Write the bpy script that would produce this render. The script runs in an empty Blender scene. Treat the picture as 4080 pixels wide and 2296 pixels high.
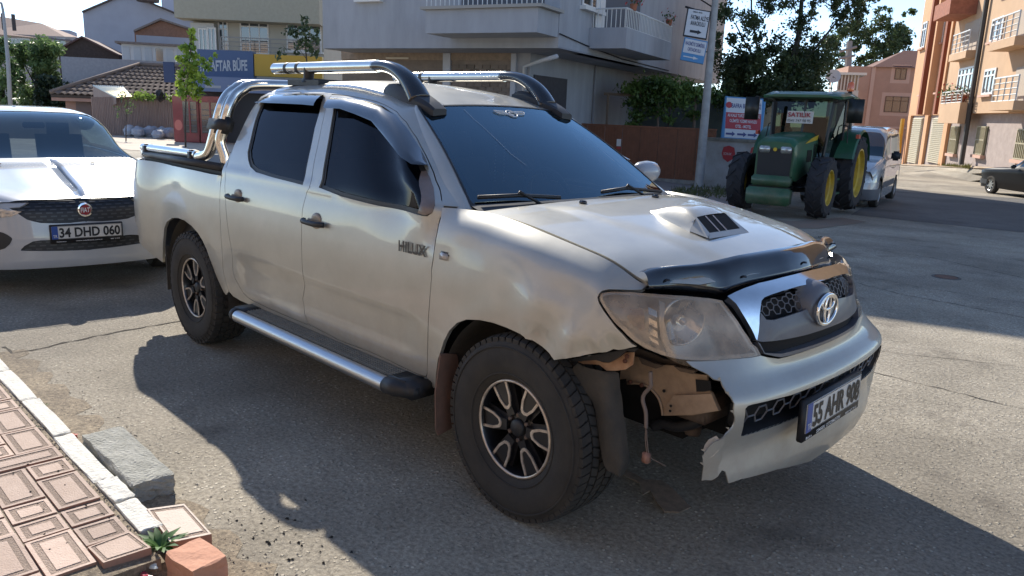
import bpy, bmesh, math, random
import numpy as np
from math import radians, sin, cos, pi, tan, atan2, sqrt
from mathutils import Vector, Matrix, geometry
random.seed(7); RNG = np.random.default_rng(7)
scn = bpy.context.scene
COL = scn.collection
# ---------------------------------------------------------------- camera
CAM = np.array([2.06565417, -2.96097679, 1.6302625])
FPX = 3097.1            # focal length in photograph pixels (4080 wide)
yaw, pit, rol = radians(135.25806), radians(12.783983), radians(2.179069)
_f = np.array([cos(yaw)*cos(pit), sin(yaw)*cos(pit), -sin(pit)])
_r = np.array([sin(yaw), -cos(yaw), 0.]); _u = np.cross(_r, _f)
CR = _r*cos(rol)+_u*sin(rol); CU = -_r*sin(rol)+_u*cos(rol); CF = _f
cam = bpy.data.cameras.new('camera'); camo = bpy.data.objects.new('camera', cam); COL.objects.link(camo)
cam.sensor_width = 36; cam.lens = FPX/4080*36; cam.clip_start = .05; cam.clip_end = 4000
M = Matrix.Identity(4)
for i in range(3): M[i][0] = CR[i]; M[i][1] = CU[i]; M[i][2] = -CF[i]; M[i][3] = CAM[i]
camo.matrix_world = M; scn.camera = camo
# ---------------------------------------------------------------- sky, sun, exposure
SUNV = Vector((-1.34, .53, 1.0))            # towards the sun
w = bpy.data.worlds.new('World'); scn.world = w; w.use_nodes = True
nt = w.node_tree; nt.nodes.clear()
sky = nt.nodes.new('ShaderNodeTexSky'); sky.sky_type = 'NISHITA'; sky.sun_disc = False
elev = math.atan2(SUNV.z, math.hypot(SUNV.x, SUNV.y)); az = math.atan2(SUNV.x, SUNV.y)
sky.sun_elevation = elev; sky.sun_rotation = az
sky.air_density = .85; sky.dust_density = .0; sky.ozone_density = .5; sky.altitude = 2500
bg = nt.nodes.new('ShaderNodeBackground'); bg.inputs[1].default_value = .142
out = nt.nodes.new('ShaderNodeOutputWorld')
nt.links.new(sky.outputs[0], bg.inputs[0]); nt.links.new(bg.outputs[0], out.inputs[0])
sl = bpy.data.lights.new('sun', 'SUN'); so = bpy.data.objects.new('sun', sl); COL.objects.link(so)
sl.energy = 4.2; sl.angle = radians(.53); sl.color = (1.0, .93, .82)
so.rotation_euler = (-SUNV).to_track_quat('-Z', 'Y').to_euler(); so.location = (-20, 10, 30)
scn.view_settings.view_transform = 'Standard'; scn.view_settings.look = 'None'
scn.view_settings.gamma = 1; scn.view_settings.use_curve_mapping = False
scn.view_settings.exposure = .88
# ---------------------------------------------------------------- survey helpers (where in the place a point of the photograph lies)
SLOPE = .016
def gz(x, y): return -SLOPE*max(0., y-1.2) if y < 60 else -SLOPE*58.8
def ray(px): return CF + CR*(px[0]-2040)/FPX - CU*(px[1]-1148)/FPX
def G(px, z=0.):                    # on the ground
    d = ray(px); p = CAM + d*((z-CAM[2])/d[2])
    for _ in range(12): p = CAM + d*((z+gz(p[0], p[1])-CAM[2])/d[2])
    return p
def PL(px, n, k):
    d = ray(px); n = np.array(n, float); return CAM + d*(k-n@CAM)/(n@d)
def AT(px, dep): return CAM + ray(px)*dep      # at a depth along the view axis
def proj(X):
    d = np.asarray(X, float)-CAM; s = d@CF
    return np.stack([2040+FPX*(d@CR)/s, 1148-FPX*(d@CU)/s], -1)
def depth(p): return float((np.asarray(p)-CAM)@CF)
def Z(x0, y0, w, pts): return [(x0+p[0]*w/2576, y0+p[1]*w/2576) for p in pts]
def D(*pts): return [(p[0]*1.5839, p[1]*1.5839) for p in pts]
def d1(u, v): return (u*1.5839, v*1.5839)
# ---------------------------------------------------------------- materials
MATS = {}
def mat(name, col, rough=.7, metal=0., spec=.5, coat=0., coatr=.05, noise=0., nscale=8., bump=0., bscale=40., col2=None, emit=None, trans=None, stretch=None, alpha=None, dirt=0., flake=0.):
    if name in MATS: return MATS[name]
    m = bpy.data.materials.new(name); m.use_nodes = True; MATS[name] = m
    n = m.node_tree; b = n.nodes['Principled BSDF']; L = n.links.new
    b.inputs['Base Color'].default_value = (*col, 1); b.inputs['Roughness'].default_value = rough
    b.inputs['Metallic'].default_value = metal; b.inputs['Specular IOR Level'].default_value = spec
    b.inputs['Coat Weight'].default_value = coat; b.inputs['Coat Roughness'].default_value = coatr
    if emit: b.inputs['Emission Color'].default_value = (*emit[0], 1); b.inputs['Emission Strength'].default_value = emit[1]
    tc = n.nodes.new('ShaderNodeTexCoord'); src = tc.outputs['Object']
    if stretch:
        mp = n.nodes.new('ShaderNodeMapping'); mp.inputs['Scale'].default_value = stretch; L(src, mp.inputs[0]); src = mp.outputs[0]
    if noise or col2:
        nz = n.nodes.new('ShaderNodeTexNoise'); nz.inputs['Scale'].default_value = nscale; nz.inputs['Detail'].default_value = 8; nz.inputs['Roughness'].default_value = .65
        L(src, nz.inputs['Vector'])
        rp = n.nodes.new('ShaderNodeValToRGB'); L(nz.outputs[0], rp.inputs[0])
        c2 = col2 if col2 else tuple(c*(1-noise) for c in col)
        c1 = tuple(min(1, c*(1+noise*.5)) for c in col) if not col2 else col
        rp.color_ramp.elements[0].position = .3; rp.color_ramp.elements[1].position = .7
        rp.color_ramp.elements[0].color = (*c2, 1); rp.color_ramp.elements[1].color = (*c1, 1)
        L(rp.outputs[0], b.inputs['Base Color'])
        if dirt:
            mr = n.nodes.new('ShaderNodeMapRange'); mr.inputs[3].default_value = rough; mr.inputs[4].default_value = rough+dirt
            L(nz.outputs[0], mr.inputs[0]); L(mr.outputs[0], b.inputs['Roughness'])
    if bump:
        nb = n.nodes.new('ShaderNodeTexNoise'); nb.inputs['Scale'].default_value = bscale; nb.inputs['Detail'].default_value = 6
        L(src, nb.inputs['Vector']); bp = n.nodes.new('ShaderNodeBump'); bp.inputs['Strength'].default_value = bump; bp.inputs['Distance'].default_value = .02
        L(nb.outputs[0], bp.inputs['Height']); L(bp.outputs[0], b.inputs['Normal'])
    return m
def vary(m, amt=.25):
    n = m.node_tree; L = n.links.new; b = n.nodes['Principled BSDF']; oi = n.nodes.new('ShaderNodeObjectInfo'); mr = n.nodes.new('ShaderNodeMapRange'); mr.inputs[3].default_value = 1-amt; mr.inputs[4].default_value = 1+amt*.6; L(oi.outputs['Random'], mr.inputs[0])
    mx = n.nodes.new('ShaderNodeVectorMath'); mx.operation = 'SCALE'; old = b.inputs['Base Color'].links[0].from_socket; L(old, mx.inputs[0]); L(mr.outputs[0], mx.inputs['Scale']); L(mx.outputs[0], b.inputs['Base Color'])
def glass(name, tint=(.5, .5, .5), ior=1.5, rough=.0, refl=(1, 1, 1), haze=0., hazecol=(.5, .45, .35)):
    if name in MATS: return MATS[name]
    m = bpy.data.materials.new(name); m.use_nodes = True; MATS[name] = m
    n = m.node_tree; n.nodes.clear(); L = n.links.new
    o = n.nodes.new('ShaderNodeOutputMaterial'); t = n.nodes.new('ShaderNodeBsdfTransparent'); t.inputs[0].default_value = (*tint, 1)
    g = n.nodes.new('ShaderNodeBsdfGlossy'); g.inputs[0].default_value = (*refl, 1); g.inputs[1].default_value = rough
    f = n.nodes.new('ShaderNodeFresnel'); f.inputs[0].default_value = ior
    mx = n.nodes.new('ShaderNodeMixShader'); L(f.outputs[0], mx.inputs[0])
    src = t.outputs[0]
    if haze:
        d = n.nodes.new('ShaderNodeBsdfDiffuse'); d.inputs[0].default_value = (*hazecol, 1)
        m2 = n.nodes.new('ShaderNodeMixShader'); m2.inputs[0].default_value = haze
        nz = n.nodes.new('ShaderNodeTexNoise'); nz.inputs['Scale'].default_value = 9; nz.inputs['Detail'].default_value = 5
        tc = n.nodes.new('ShaderNodeTexCoord'); L(tc.outputs['Object'], nz.inputs['Vector'])
        mr = n.nodes.new('ShaderNodeMapRange'); mr.inputs[1].default_value = .3; mr.inputs[2].default_value = .7; mr.inputs[3].default_value = haze*.4; mr.inputs[4].default_value = haze*1.5
        L(nz.outputs[0], mr.inputs[0]); L(mr.outputs[0], m2.inputs[0])
        L(t.outputs[0], m2.inputs[1]); L(d.outputs[0], m2.inputs[2]); src = m2.outputs[0]
    L(src, mx.inputs[1]); L(g.outputs[0], mx.inputs[2]); L(mx.outputs[0], o.inputs[0])
    return m
# ---------------------------------------------------------------- objects
def mesh_obj(name, verts, faces, material=None, parent=None, smooth=False, normals=None, matidx=None, loc=None):
    me = bpy.data.meshes.new(name); me.from_pydata([tuple(map(float, v)) for v in verts], [], [tuple(map(int, f)) for f in faces])
    if material is not None:
        for mm in (material if isinstance(material, (list, tuple)) else [material]): me.materials.append(mm)
    if matidx is not None: me.polygons.foreach_set('material_index', list(matidx))
    if smooth: me.polygons.foreach_set('use_smooth', [True]*len(me.polygons))
    me.update()
    if normals is not None: me.normals_split_custom_set_from_vertices([tuple(map(float, v)) for v in normals])
    o = bpy.data.objects.new(name, me); COL.objects.link(o)
    if parent is not None:
        o.parent = parent
        if parent.get('_w') is not None: o.location = -Vector(parent.get('_w'))
    return o
def thing(name, label, cat, loc=(0, 0, 0), rot=0, group=None, world=False):
    o = bpy.data.objects.new(name, None); COL.objects.link(o); o.location = loc; o.rotation_euler = (0, 0, rot)
    o.empty_display_size = .1
    o['label'] = label; o['category'] = cat
    if group: o['group'] = group
    if world: o['_w'] = [float(a) for a in loc]      # children are modelled in world coordinates
    return o
def tag(o, label=None, cat=None, group=None, kind=None):
    if label: o['label'] = label
    if cat: o['category'] = cat
    if group: o['group'] = group
    if kind: o['kind'] = kind
    return o
def dup(root, loc=None, rot=None, label=None, group=None):
    r = root.copy(); COL.objects.link(r)
    if loc is not None: r.location = loc
    if rot is not None: r.rotation_euler = (0, 0, rot)
    if label: r['label'] = label
    if group: r['group'] = group
    for ch in list(root.children):
        c = ch.copy(); COL.objects.link(c); c.parent = r
        for g in ch.children:
            e = g.copy(); COL.objects.link(e); e.parent = c
    return r
class MB:                                   # collects simple solids into one mesh
    def __init__(s): s.v = []; s.f = []; s.mi = []
    def add(s, v, f, mi=0):
        o = len(s.v); s.v += [tuple(a) for a in v]; s.f += [tuple(i+o for i in q) for q in f]; s.mi += [mi]*len(f); return s
    def box(s, lo, hi, mi=0):
        x0, y0, z0 = lo; x1, y1, z1 = hi
        return s.add([(x0,y0,z0),(x1,y0,z0),(x1,y1,z0),(x0,y1,z0),(x0,y0,z1),(x1,y0,z1),(x1,y1,z1),(x0,y1,z1)],
            [(0,3,2,1),(4,5,6,7),(0,1,5,4),(1,2,6,5),(2,3,7,6),(3,0,4,7)], mi)
    def obox(s, c, ax, ay, az, mi=0):       # oriented box: centre and half-axes
        c, ax, ay, az = map(np.array, (c, ax, ay, az)); v = []
        for k in (-1, 1):
            for i, j in ((-1,-1),(1,-1),(1,1),(-1,1)): v.append(c+ax*i+ay*j+az*k)
        return s.add(v, [(0,3,2,1),(4,5,6,7),(0,1,5,4),(1,2,6,5),(2,3,7,6),(3,0,4,7)], mi)
    def tube(s, pts, r, n=10, caps=True, mi=0, flat=1.):
        pts = [Vector(p) for p in pts]; rr = r if isinstance(r, (list, tuple)) else [r]*len(pts)
        up = None; o = len(s.v); 
        for i, p in enumerate(pts):
            t = (pts[min(i+1, len(pts)-1)]-pts[max(i-1, 0)]).normalized()
            if up is None: up = t.orthogonal().normalized() if abs(t.z) > .9 else (Vector((0,0,1))-t*t.z).normalized()
            up = (up - t*up.dot(t)).normalized(); sd = t.cross(up)
            for k in range(n):
                a = 2*pi*k/n; s.v.append(tuple(p+(sd*cos(a)+up*sin(a)*flat)*rr[i]))
        for i in range(len(pts)-1):
            for k in range(n):
                a = o+i*n+k; b = o+i*n+(k+1) % n; s.f.append((a, b, b+n, a+n)); s.mi.append(mi)
        if caps:
            s.f.append(tuple(o+k for k in range(n))[::-1]); s.mi.append(mi)
            e = o+(len(pts)-1)*n; s.f.append(tuple(e+k for k in range(n))); s.mi.append(mi)
        return s
    def lathe(s, prof, n=32, axis='y', c=(0, 0, 0), mi=0):   # prof: (radius, axial)
        o = len(s.v); m = len(prof)
        for k in range(n):
            a = 2*pi*k/n
            for r, h in prof:
                if axis == 'y': q = (c[0]+r*cos(a), c[1]+h, c[2]+r*sin(a))
                elif axis == 'x': q = (c[0]+h, c[1]+r*cos(a), c[2]+r*sin(a))
                else: q = (c[0]+r*cos(a), c[1]+r*sin(a), c[2]+h)
                s.v.append(q)
        for k in range(n):
            for i in range(m-1):
                a = o+k*m+i; b = o+((k+1) % n)*m+i; s.f.append((a, a+1, b+1, b)); s.mi.append(mi)
        return s
    def prism(s, poly, ax, ay, org, dv, mi=0):     # 2-D polygon swept along dv
        org, ax, ay, dv = map(np.array, (org, ax, ay, dv)); n = len(poly); o = len(s.v)
        a = [org+ax*p[0]+ay*p[1] for p in poly]
        s.v += [tuple(q) for q in a]+[tuple(q+dv) for q in a]
        tris = geometry.tessellate_polygon([[Vector((p[0], p[1], 0)) for p in poly]])
        for t in tris: s.f.append(tuple(o+i for i in t)); s.f.append(tuple(o+n+i for i in t[::-1])); s.mi += [mi, mi]
        for i in range(n): j = (i+1) % n; s.f.append((o+i, o+j, o+n+j, o+n+i)); s.mi.append(mi)
        return s
    def build(s, name, material=None, parent=None, smooth=False, fix=True, bevel=0, loc=None, auto=None):
        o = mesh_obj(name, s.v, s.f, material, parent, smooth, matidx=s.mi)
        if fix or bevel:
            bm = bmesh.new(); bm.from_mesh(o.data)
            if fix: bmesh.ops.recalc_face_normals(bm, faces=bm.faces)
            if bevel:
                bmesh.ops.remove_doubles(bm, verts=bm.verts, dist=1e-6)
                eds = [e for e in bm.edges if len(e.link_faces) == 2 and e.calc_face_angle(0) > .5]
                bmesh.ops.bevel(bm, geom=eds, offset=bevel, segments=2, affect='EDGES', clamp_overlap=True)
            bm.to_mesh(o.data); bm.free()
            if smooth: o.data.polygons.foreach_set('use_smooth', [True]*len(o.data.polygons))
        if auto: o.data.set_sharp_from_angle(angle=auto)
        if loc is not None: o.location = loc
        return o
def smooth_curve(pts, n=6, closed=False):
    P = [np.array(p, float) for p in pts]; m = len(P); R = []
    rng = range(m) if closed else range(m-1)
    for i in rng:
        if closed: a, b, c, d = P[(i-1) % m], P[i], P[(i+1) % m], P[(i+2) % m]
        else: a, b, c, d = P[max(i-1, 0)], P[i], P[i+1], P[min(i+2, m-1)]
        for k in range(n):
            t = k/n; R.append(.5*((2*b)+(-a+c)*t+(2*a-5*b+4*c-d)*t*t+(-a+3*b-3*c+d)*t**3))
    if not closed: R.append(P[-1])
    return R
def inpoly(P, poly):
    P = np.asarray(P); q = np.asarray(poly); x, y = P[:, 0], P[:, 1]; c = np.zeros(len(P), bool); n = len(q)
    j = n-1
    for i in range(n):
        xi, yi = q[i]; xj, yj = q[j]
        with np.errstate(divide='ignore', invalid='ignore'):
            c ^= ((yi > y) != (yj > y)) & (x < (xj-xi)*(y-yi)/((yj-yi) if yj != yi else 1e-12)+xi)
        j = i
    return c
def densify(poly, d, closed=True):
    R = []; n = len(poly)
    for i in range(n if closed else n-1):
        a, b = np.array(poly[i], float), np.array(poly[(i+1) % n], float); k = max(1, int(np.ceil(np.linalg.norm(b-a)/d)))
        for t in range(k): R.append(a+(b-a)*t/k)
    if not closed: R.append(np.array(poly[-1], float))
    return R
def shrink(poly, d):
    q = np.array(poly, float); n = len(q); A = .5*np.sum(q[:, 0]*np.roll(q[:, 1], -1)-np.roll(q[:, 0], -1)*q[:, 1]); s = 1 if A > 0 else -1
    R = []
    for i in range(n):
        a = q[i]-q[i-1]; b = q[(i+1) % n]-q[i]
        a = a/(np.linalg.norm(a)+1e-9); b = b/(np.linalg.norm(b)+1e-9)
        na = np.array([-a[1], a[0]])*s; nb = np.array([-b[1], b[0]])*s; m = na+nb; l = np.linalg.norm(m)
        m = m/l if l > .3 else na
        R.append(q[i]+m*d/max(.5, abs(m@na)))
    return R
def fill2d(outline, holes=(), step=.04):
    rings = [densify(outline, step)]+[densify(h, step) for h in holes]
    V = []; E = []; rid = []
    for r in rings:
        o = len(V); V += list(r); E += [(o+i, o+(i+1) % len(r)) for i in range(len(r))]; rid.append((o, len(r)))
    bp = np.array(V); lo = bp.min(0); hi = bp.max(0)
    gx, gy = np.meshgrid(np.arange(lo[0]+step/2, hi[0], step), np.arange(lo[1]+step/2, hi[1], step))
    gx[1::2] += step/2; gp = np.stack([gx.ravel(), gy.ravel()], -1)
    if len(gp):
        k = inpoly(gp, rings[0])
        for h in rings[1:]: k &= ~inpoly(gp, h)
        gp = gp[k]
        if len(gp):
            dm = np.full(len(gp), 9.)
            for b in bp: dm = np.minimum(dm, np.hypot(*(gp-b).T))
            gp = gp[dm > step*.6]
    allv = [Vector(v) for v in V]+[Vector(g) for g in gp]
    res = geometry.delaunay_2d_cdt(allv, E, [], 0, 1e-7)
    rv = np.array([tuple(v) for v in res[0]]); tr = [f for f in res[2]]
    cen = np.array([rv[list(f)].mean(0) for f in tr]); k = inpoly(cen, rings[0])
    for h in rings[1:]: k &= ~inpoly(cen, h)
    tr = [tr[i] for i in range(len(tr)) if k[i]]
    # ordered border edges from the triangles
    cnt = {}
    for f in tr:
        for i in range(len(f)):
            a, b = f[i], f[(i+1) % len(f)]; cnt.setdefault((min(a, b), max(a, b)), []).append((a, b))
    be = [v[0] for v in cnt.values() if len(v) == 1]
    return rv, tr, be
class Net:
    """tensor-product natural cubic spline surface with knots in metres"""
    def __init__(s, P, U, V, disp=None):
        s.P = np.array(P, float); s.U = np.array(U, float); s.V = np.array(V, float); s.disp = disp
        s.Mu = s._m(s.U); s.Mv = s._m(s.V); s.grid = None
    def _m(s, t):
        n = len(t); A = np.zeros((n, n)); B = np.zeros((n, n)); A[0, 0] = A[-1, -1] = 1; h = np.diff(t)
        for i in range(1, n-1):
            A[i, i-1] = h[i-1]; A[i, i] = 2*(h[i-1]+h[i]); A[i, i+1] = h[i]
            B[i, i-1] = 6/h[i-1]; B[i, i] = -6/h[i-1]-6/h[i]; B[i, i+1] = 6/h[i]
        return np.linalg.solve(A, B)
    def _b(s, t, M, x):
        x = np.clip(x, t[0], t[-1]); i = np.clip(np.searchsorted(t, x)-1, 0, len(t)-2); h = t[i+1]-t[i]
        a = (t[i+1]-x)/h; b = (x-t[i])/h; W = np.zeros((len(x), len(t))); r = np.arange(len(x))
        W[r, i] += a; W[r, i+1] += b
        return W + ((a**3-a)*h*h/6)[:, None]*M[i] + ((b**3-b)*h*h/6)[:, None]*M[i+1]
    def raw(s, uv):
        uv = np.atleast_2d(uv); bu = s._b(s.U, s.Mu, uv[:, 0]); bv = s._b(s.V, s.Mv, uv[:, 1])
        return np.einsum('ki,kj,ijc->kc', bu, bv, s.P)
    def nrm(s, uv, f=None):
        f = f or s.raw; uv = np.atleast_2d(uv); e = 2e-3
        a = f(uv+[e, 0])-f(uv-[e, 0]); b = f(uv+[0, e])-f(uv-[0, e]); n = np.cross(a, b)
        return n/(np.linalg.norm(n, axis=1, keepdims=True)+1e-12)
    def ev(s, uv):
        uv = np.atleast_2d(uv); p = s.raw(uv)
        if s.disp is not None: p = p+s.nrm(uv)*s.sgn*np.atleast_1d(s.disp(uv, p))[:, None]
        return p
    sgn = 1
    def n(s, uv): return s.nrm(uv, s.ev)*s.sgn
    def solve(s, px, near=None):
        if s.grid is None:
            u = np.linspace(s.U[0], s.U[-1], 90); v = np.linspace(s.V[0], s.V[-1], 70)
            g = np.stack(np.meshgrid(u, v, indexing='ij'), -1).reshape(-1, 2); X = s.raw(g); N = s.nrm(g)*s.sgn
            vis = np.einsum('ij,ij->i', N, CAM-X) > 0; g = g[vis]; X = X[vis]; s.grid = (g, proj(X))
        g, pp = s.grid; px = np.array(px, float)
        q = g[np.argmin(((pp-px)**2).sum(1))].copy()
        for _ in range(25):
            e = 1e-4; f0 = proj(s.raw([q])[0])-px
            J = np.stack([(proj(s.raw([q+[e, 0]])[0])-px-f0)/e, (proj(s.raw([q+[0, e]])[0])-px-f0)/e], -1)
            try: st = np.linalg.solve(J.T@J+1e-3*np.eye(2)*np.trace(J.T@J)*.001, -J.T@f0)
            except Exception: break
            L = np.linalg.norm(st)
            if L > .1: st *= .1/L
            q = q+st; q[0] = np.clip(q[0], s.U[0], s.U[-1]); q[1] = np.clip(q[1], s.V[0], s.V[-1])
            if L < 1e-6: break
        return q
    def S(s, pts): return [s.solve(p) for p in pts]
def mirror_pts(X): X = np.array(X, float); X[:, 1] *= -1; return X
def panel(net, outline, name, material, parent, holes=(), gap=.002, th=.018, step=.035, off=0., far=False, inward=True):
    """a pressed sheet on a surface: outline in surface metres, folded edge"""
    o2 = shrink(outline, gap) if gap else outline
    rv, tr, be = fill2d(o2, holes, step)
    X = net.ev(rv); N = net.n(rv); X = X+N*off
    nv = len(rv); F = []
    # orient
    for f in tr:
        a, b, c = X[f[0]], X[f[1]], X[f[2]]
        F.append(tuple(f) if np.dot(np.cross(b-a, c-a), N[f[0]]) > 0 else tuple(f[::-1]))
    VV = list(X); NN = list(N)
    if th:
        idx = {}
        def side(i):
            if i not in idx:
                idx[i] = len(VV); VV.append(X[i]); VV.append(X[i]-N[i]*th); NN.append(None); NN.append(None)
            return idx[i]
        acc = {}
        for a, b in be:
            ia, ib = side(a), side(b); e = X[b]-X[a]; sn = np.cross(e, N[a]); L = np.linalg.norm(sn)
            if L < 1e-12: continue
            sn /= L
            for q in (ia, ia+1, ib, ib+1): acc[q] = acc.get(q, np.zeros(3))+sn
            F.append((ia, ib, ib+1, ia+1))
        for q, v in acc.items(): NN[q] = v/(np.linalg.norm(v)+1e-9)
        NN = [np.array([0, 0, 1.]) if x is None else x for x in NN]
    VV = np.array(VV); NN = np.array(NN)
    if far: VV = mirror_pts(VV); NN = mirror_pts(NN); F = [f[::-1] for f in F]
    # keep the fold faces turned outwards
    G_ = []
    for k, f in enumerate(F):
        if k >= len(tr):
            a, b, c = VV[f[0]], VV[f[1]], VV[f[2]]
            if np.dot(np.cross(b-a, c-a), NN[f[0]]) < 0: f = f[::-1]
        G_.append(f)
    return mesh_obj(name, VV, G_, material, parent, True, NN)
def plate(pts3, name, material, parent, th=.004, smooth=False):
    """flat sheet through 3-D outline points lying near one plane"""
    P = np.array(pts3, float); c = P.mean(0); u_, s_, vt = np.linalg.svd(P-c); ax, ay, n = vt
    poly = [((p-c)@ax, (p-c)@ay) for p in P]
    if n@(CAM-c) < 0: n = -n
    return MB().prism(poly, ax, ay, c, -n*th).build(name, material, parent)
def text_obj(name, body, material, parent, org, xd, yd, size, extrude=.001, align='LEFT', width=None, bold=0., shear=0.):
    """flat lettering: org = baseline start, xd/yd = directions"""
    cu = bpy.data.curves.new(name, 'FONT'); cu.body = body; cu.size = 1; cu.extrude = 0; cu.align_x = align; cu.offset = bold; cu.shear = shear; cu.resolution_u = 3
    t = bpy.data.objects.new(name+'_c', cu); COL.objects.link(t)
    dg = bpy.context.evaluated_depsgraph_get(); me = bpy.data.meshes.new_from_object(t.evaluated_get(dg)); bpy.data.objects.remove(t)
    V = np.array([v.co[:] for v in me.vertices]); F = [tuple(p.vertices) for p in me.polygons]
    if not len(V): return None
    xd = np.array(xd, float); xd /= np.linalg.norm(xd); yd = np.array(yd, float); yd /= np.linalg.norm(yd); n = np.cross(xd, yd)
    # fit: cap height -> size, optional full width
    sy = size/.70; x0, x1 = V[:, 0].min(), V[:, 0].max(); sx = sy if width is None else width/(x1-x0)
    xs = (V[:, 0]-(x0 if align == 'LEFT' else 0))*sx
    top = [np.array(org)+xd*a+yd*b*sy+n*extrude for a, b in zip(xs, V[:, 1])]
    return mesh_obj(name, top, F, material, parent)
# ================================================================ PICKUP TRUCK
M_paint = mat('silver_beige_paint', (.455, .445, .40), rough=.36, metal=.60, coat=.9, coatr=.06, noise=.14, nscale=3.0, dirt=.14)
def add_dust(m, dust=(.30,.245,.18), z0=.80, z1=.30, amt=.75, rough=.8):
    n = m.node_tree; L = n.links.new; b = n.nodes['Principled BSDF']; N = n.nodes.new
    tc = N('ShaderNodeTexCoord'); sp = N('ShaderNodeSeparateXYZ'); L(tc.outputs['Object'], sp.inputs[0])
    mr = N('ShaderNodeMapRange'); mr.inputs[1].default_value = z0; mr.inputs[2].default_value = z1; mr.inputs[3].default_value = .06; mr.inputs[4].default_value = 1; L(sp.outputs[2], mr.inputs[0])
    nz = N('ShaderNodeTexNoise'); nz.inputs['Scale'].default_value = 5; nz.inputs['Detail'].default_value = 10; nz.inputs['Roughness'].default_value = .7; L(tc.outputs['Object'], nz.inputs['Vector'])
    r2 = N('ShaderNodeMapRange'); r2.inputs[1].default_value = .38; r2.inputs[2].default_value = .68; r2.inputs[3].default_value = .15; r2.inputs[4].default_value = 1.; L(nz.outputs[0], r2.inputs[0])
    mu = N('ShaderNodeMath'); mu.operation = 'MULTIPLY'; L(mr.outputs[0], mu.inputs[0]); L(r2.outputs[0], mu.inputs[1]); m2 = N('ShaderNodeMath'); m2.operation = 'MULTIPLY'; L(mu.outputs[0], m2.inputs[0]); m2.inputs[1].default_value = amt
    mx = N('ShaderNodeMix'); mx.data_type = 'RGBA'; old = b.inputs['Base Color'].links[0].from_socket if b.inputs['Base Color'].links else None
    L(m2.outputs[0], mx.inputs[0]); 
    if old: L(old, mx.inputs[6])
    else: mx.inputs[6].default_value = b.inputs['Base Color'].default_value
    mx.inputs[7].default_value = (*dust, 1); L(mx.outputs[2], b.inputs['Base Color'])
    for nm, v1 in (('Metallic', 0.), ('Coat Weight', 0.), ('Roughness', rough)):
        q = N('ShaderNodeMix'); q.data_type = 'FLOAT'; L(m2.outputs[0], q.inputs[0]); s_ = b.inputs[nm]
        if s_.links: L(s_.links[0].from_socket, q.inputs[2])
        else: q.inputs[2].default_value = s_.default_value
        q.inputs[3].default_value = v1; L(q.outputs[0], s_)
add_dust(M_paint)
M_chrome = mat('chrome', (.82, .82, .82), rough=.05, metal=1., noise=.1, nscale=14, dirt=.06)
M_rail = mat('dulled_chrome_tube', (.70, .67, .62), rough=.13, metal=1., noise=.12, nscale=9, dirt=.08)
M_black = mat('black_gloss_plastic', (.012, .013, .016), rough=.12, spec=.6, coat=.6)
M_bplast = mat('black_trim_plastic', (.02, .021, .024), rough=.42, noise=.3, nscale=20, dirt=.2)
M_dark = mat('dark_cavity', (.008, .008, .009), rough=.9)
M_rub = mat('dusty_tyre_rubber', (.022, .021, .020), rough=.85, col2=(.045, .040, .034), nscale=7, bump=.1, bscale=60)
M_liner = mat('dirty_wheel_liner', (.030, .031, .030), rough=.85, col2=(.075, .062, .048), nscale=6, bump=.2, bscale=30)
M_rim = mat('black_alloy', (.010, .010, .012), rough=.35, coat=.3)
M_mach = mat('scratched_machined_alloy', (.78, .70, .60), rough=.30, metal=.6, col2=(.42, .34, .28), nscale=26)
M_wglass = glass('windscreen_glass', (.62, .70, .74), 2.3, 0, (.62, .86, 1))
M_tint = glass('tinted_glass', (.30, .29, .29), 1.42, 0, (.50,.50,.54))
M_visor = mat('smoked_visor', (.012, .014, .018), rough=.10, spec=.9, coat=1)
M_seat = mat('seat_cloth', (.20, .19, .18), rough=.95, bump=.1)
M_steel = mat('brushed_step_aluminium', (.52, .52, .53), rough=.28, metal=1., noise=.2, nscale=12, stretch=(1, 30, 30), dirt=.15)
M_tread = mat('dusty_step_pad', (.20, .185, .15), rough=.7, noise=.3, nscale=25)
M_primer = mat('bare_inner_panel', (.40, .29, .20), rough=.55, col2=(.22, .15, .10), nscale=9, bump=.1)
M_gray = mat('grille_grey', (.11, .118, .14), rough=.42, coat=.15, noise=.2)
T0 = (-1.6, 0, 0)
truck = thing('pickup_truck', 'silver beige double cab pickup with torn front bumper corner, chrome roof rails and bonnet scoop', 'pickup truck', T0, world=True)

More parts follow.
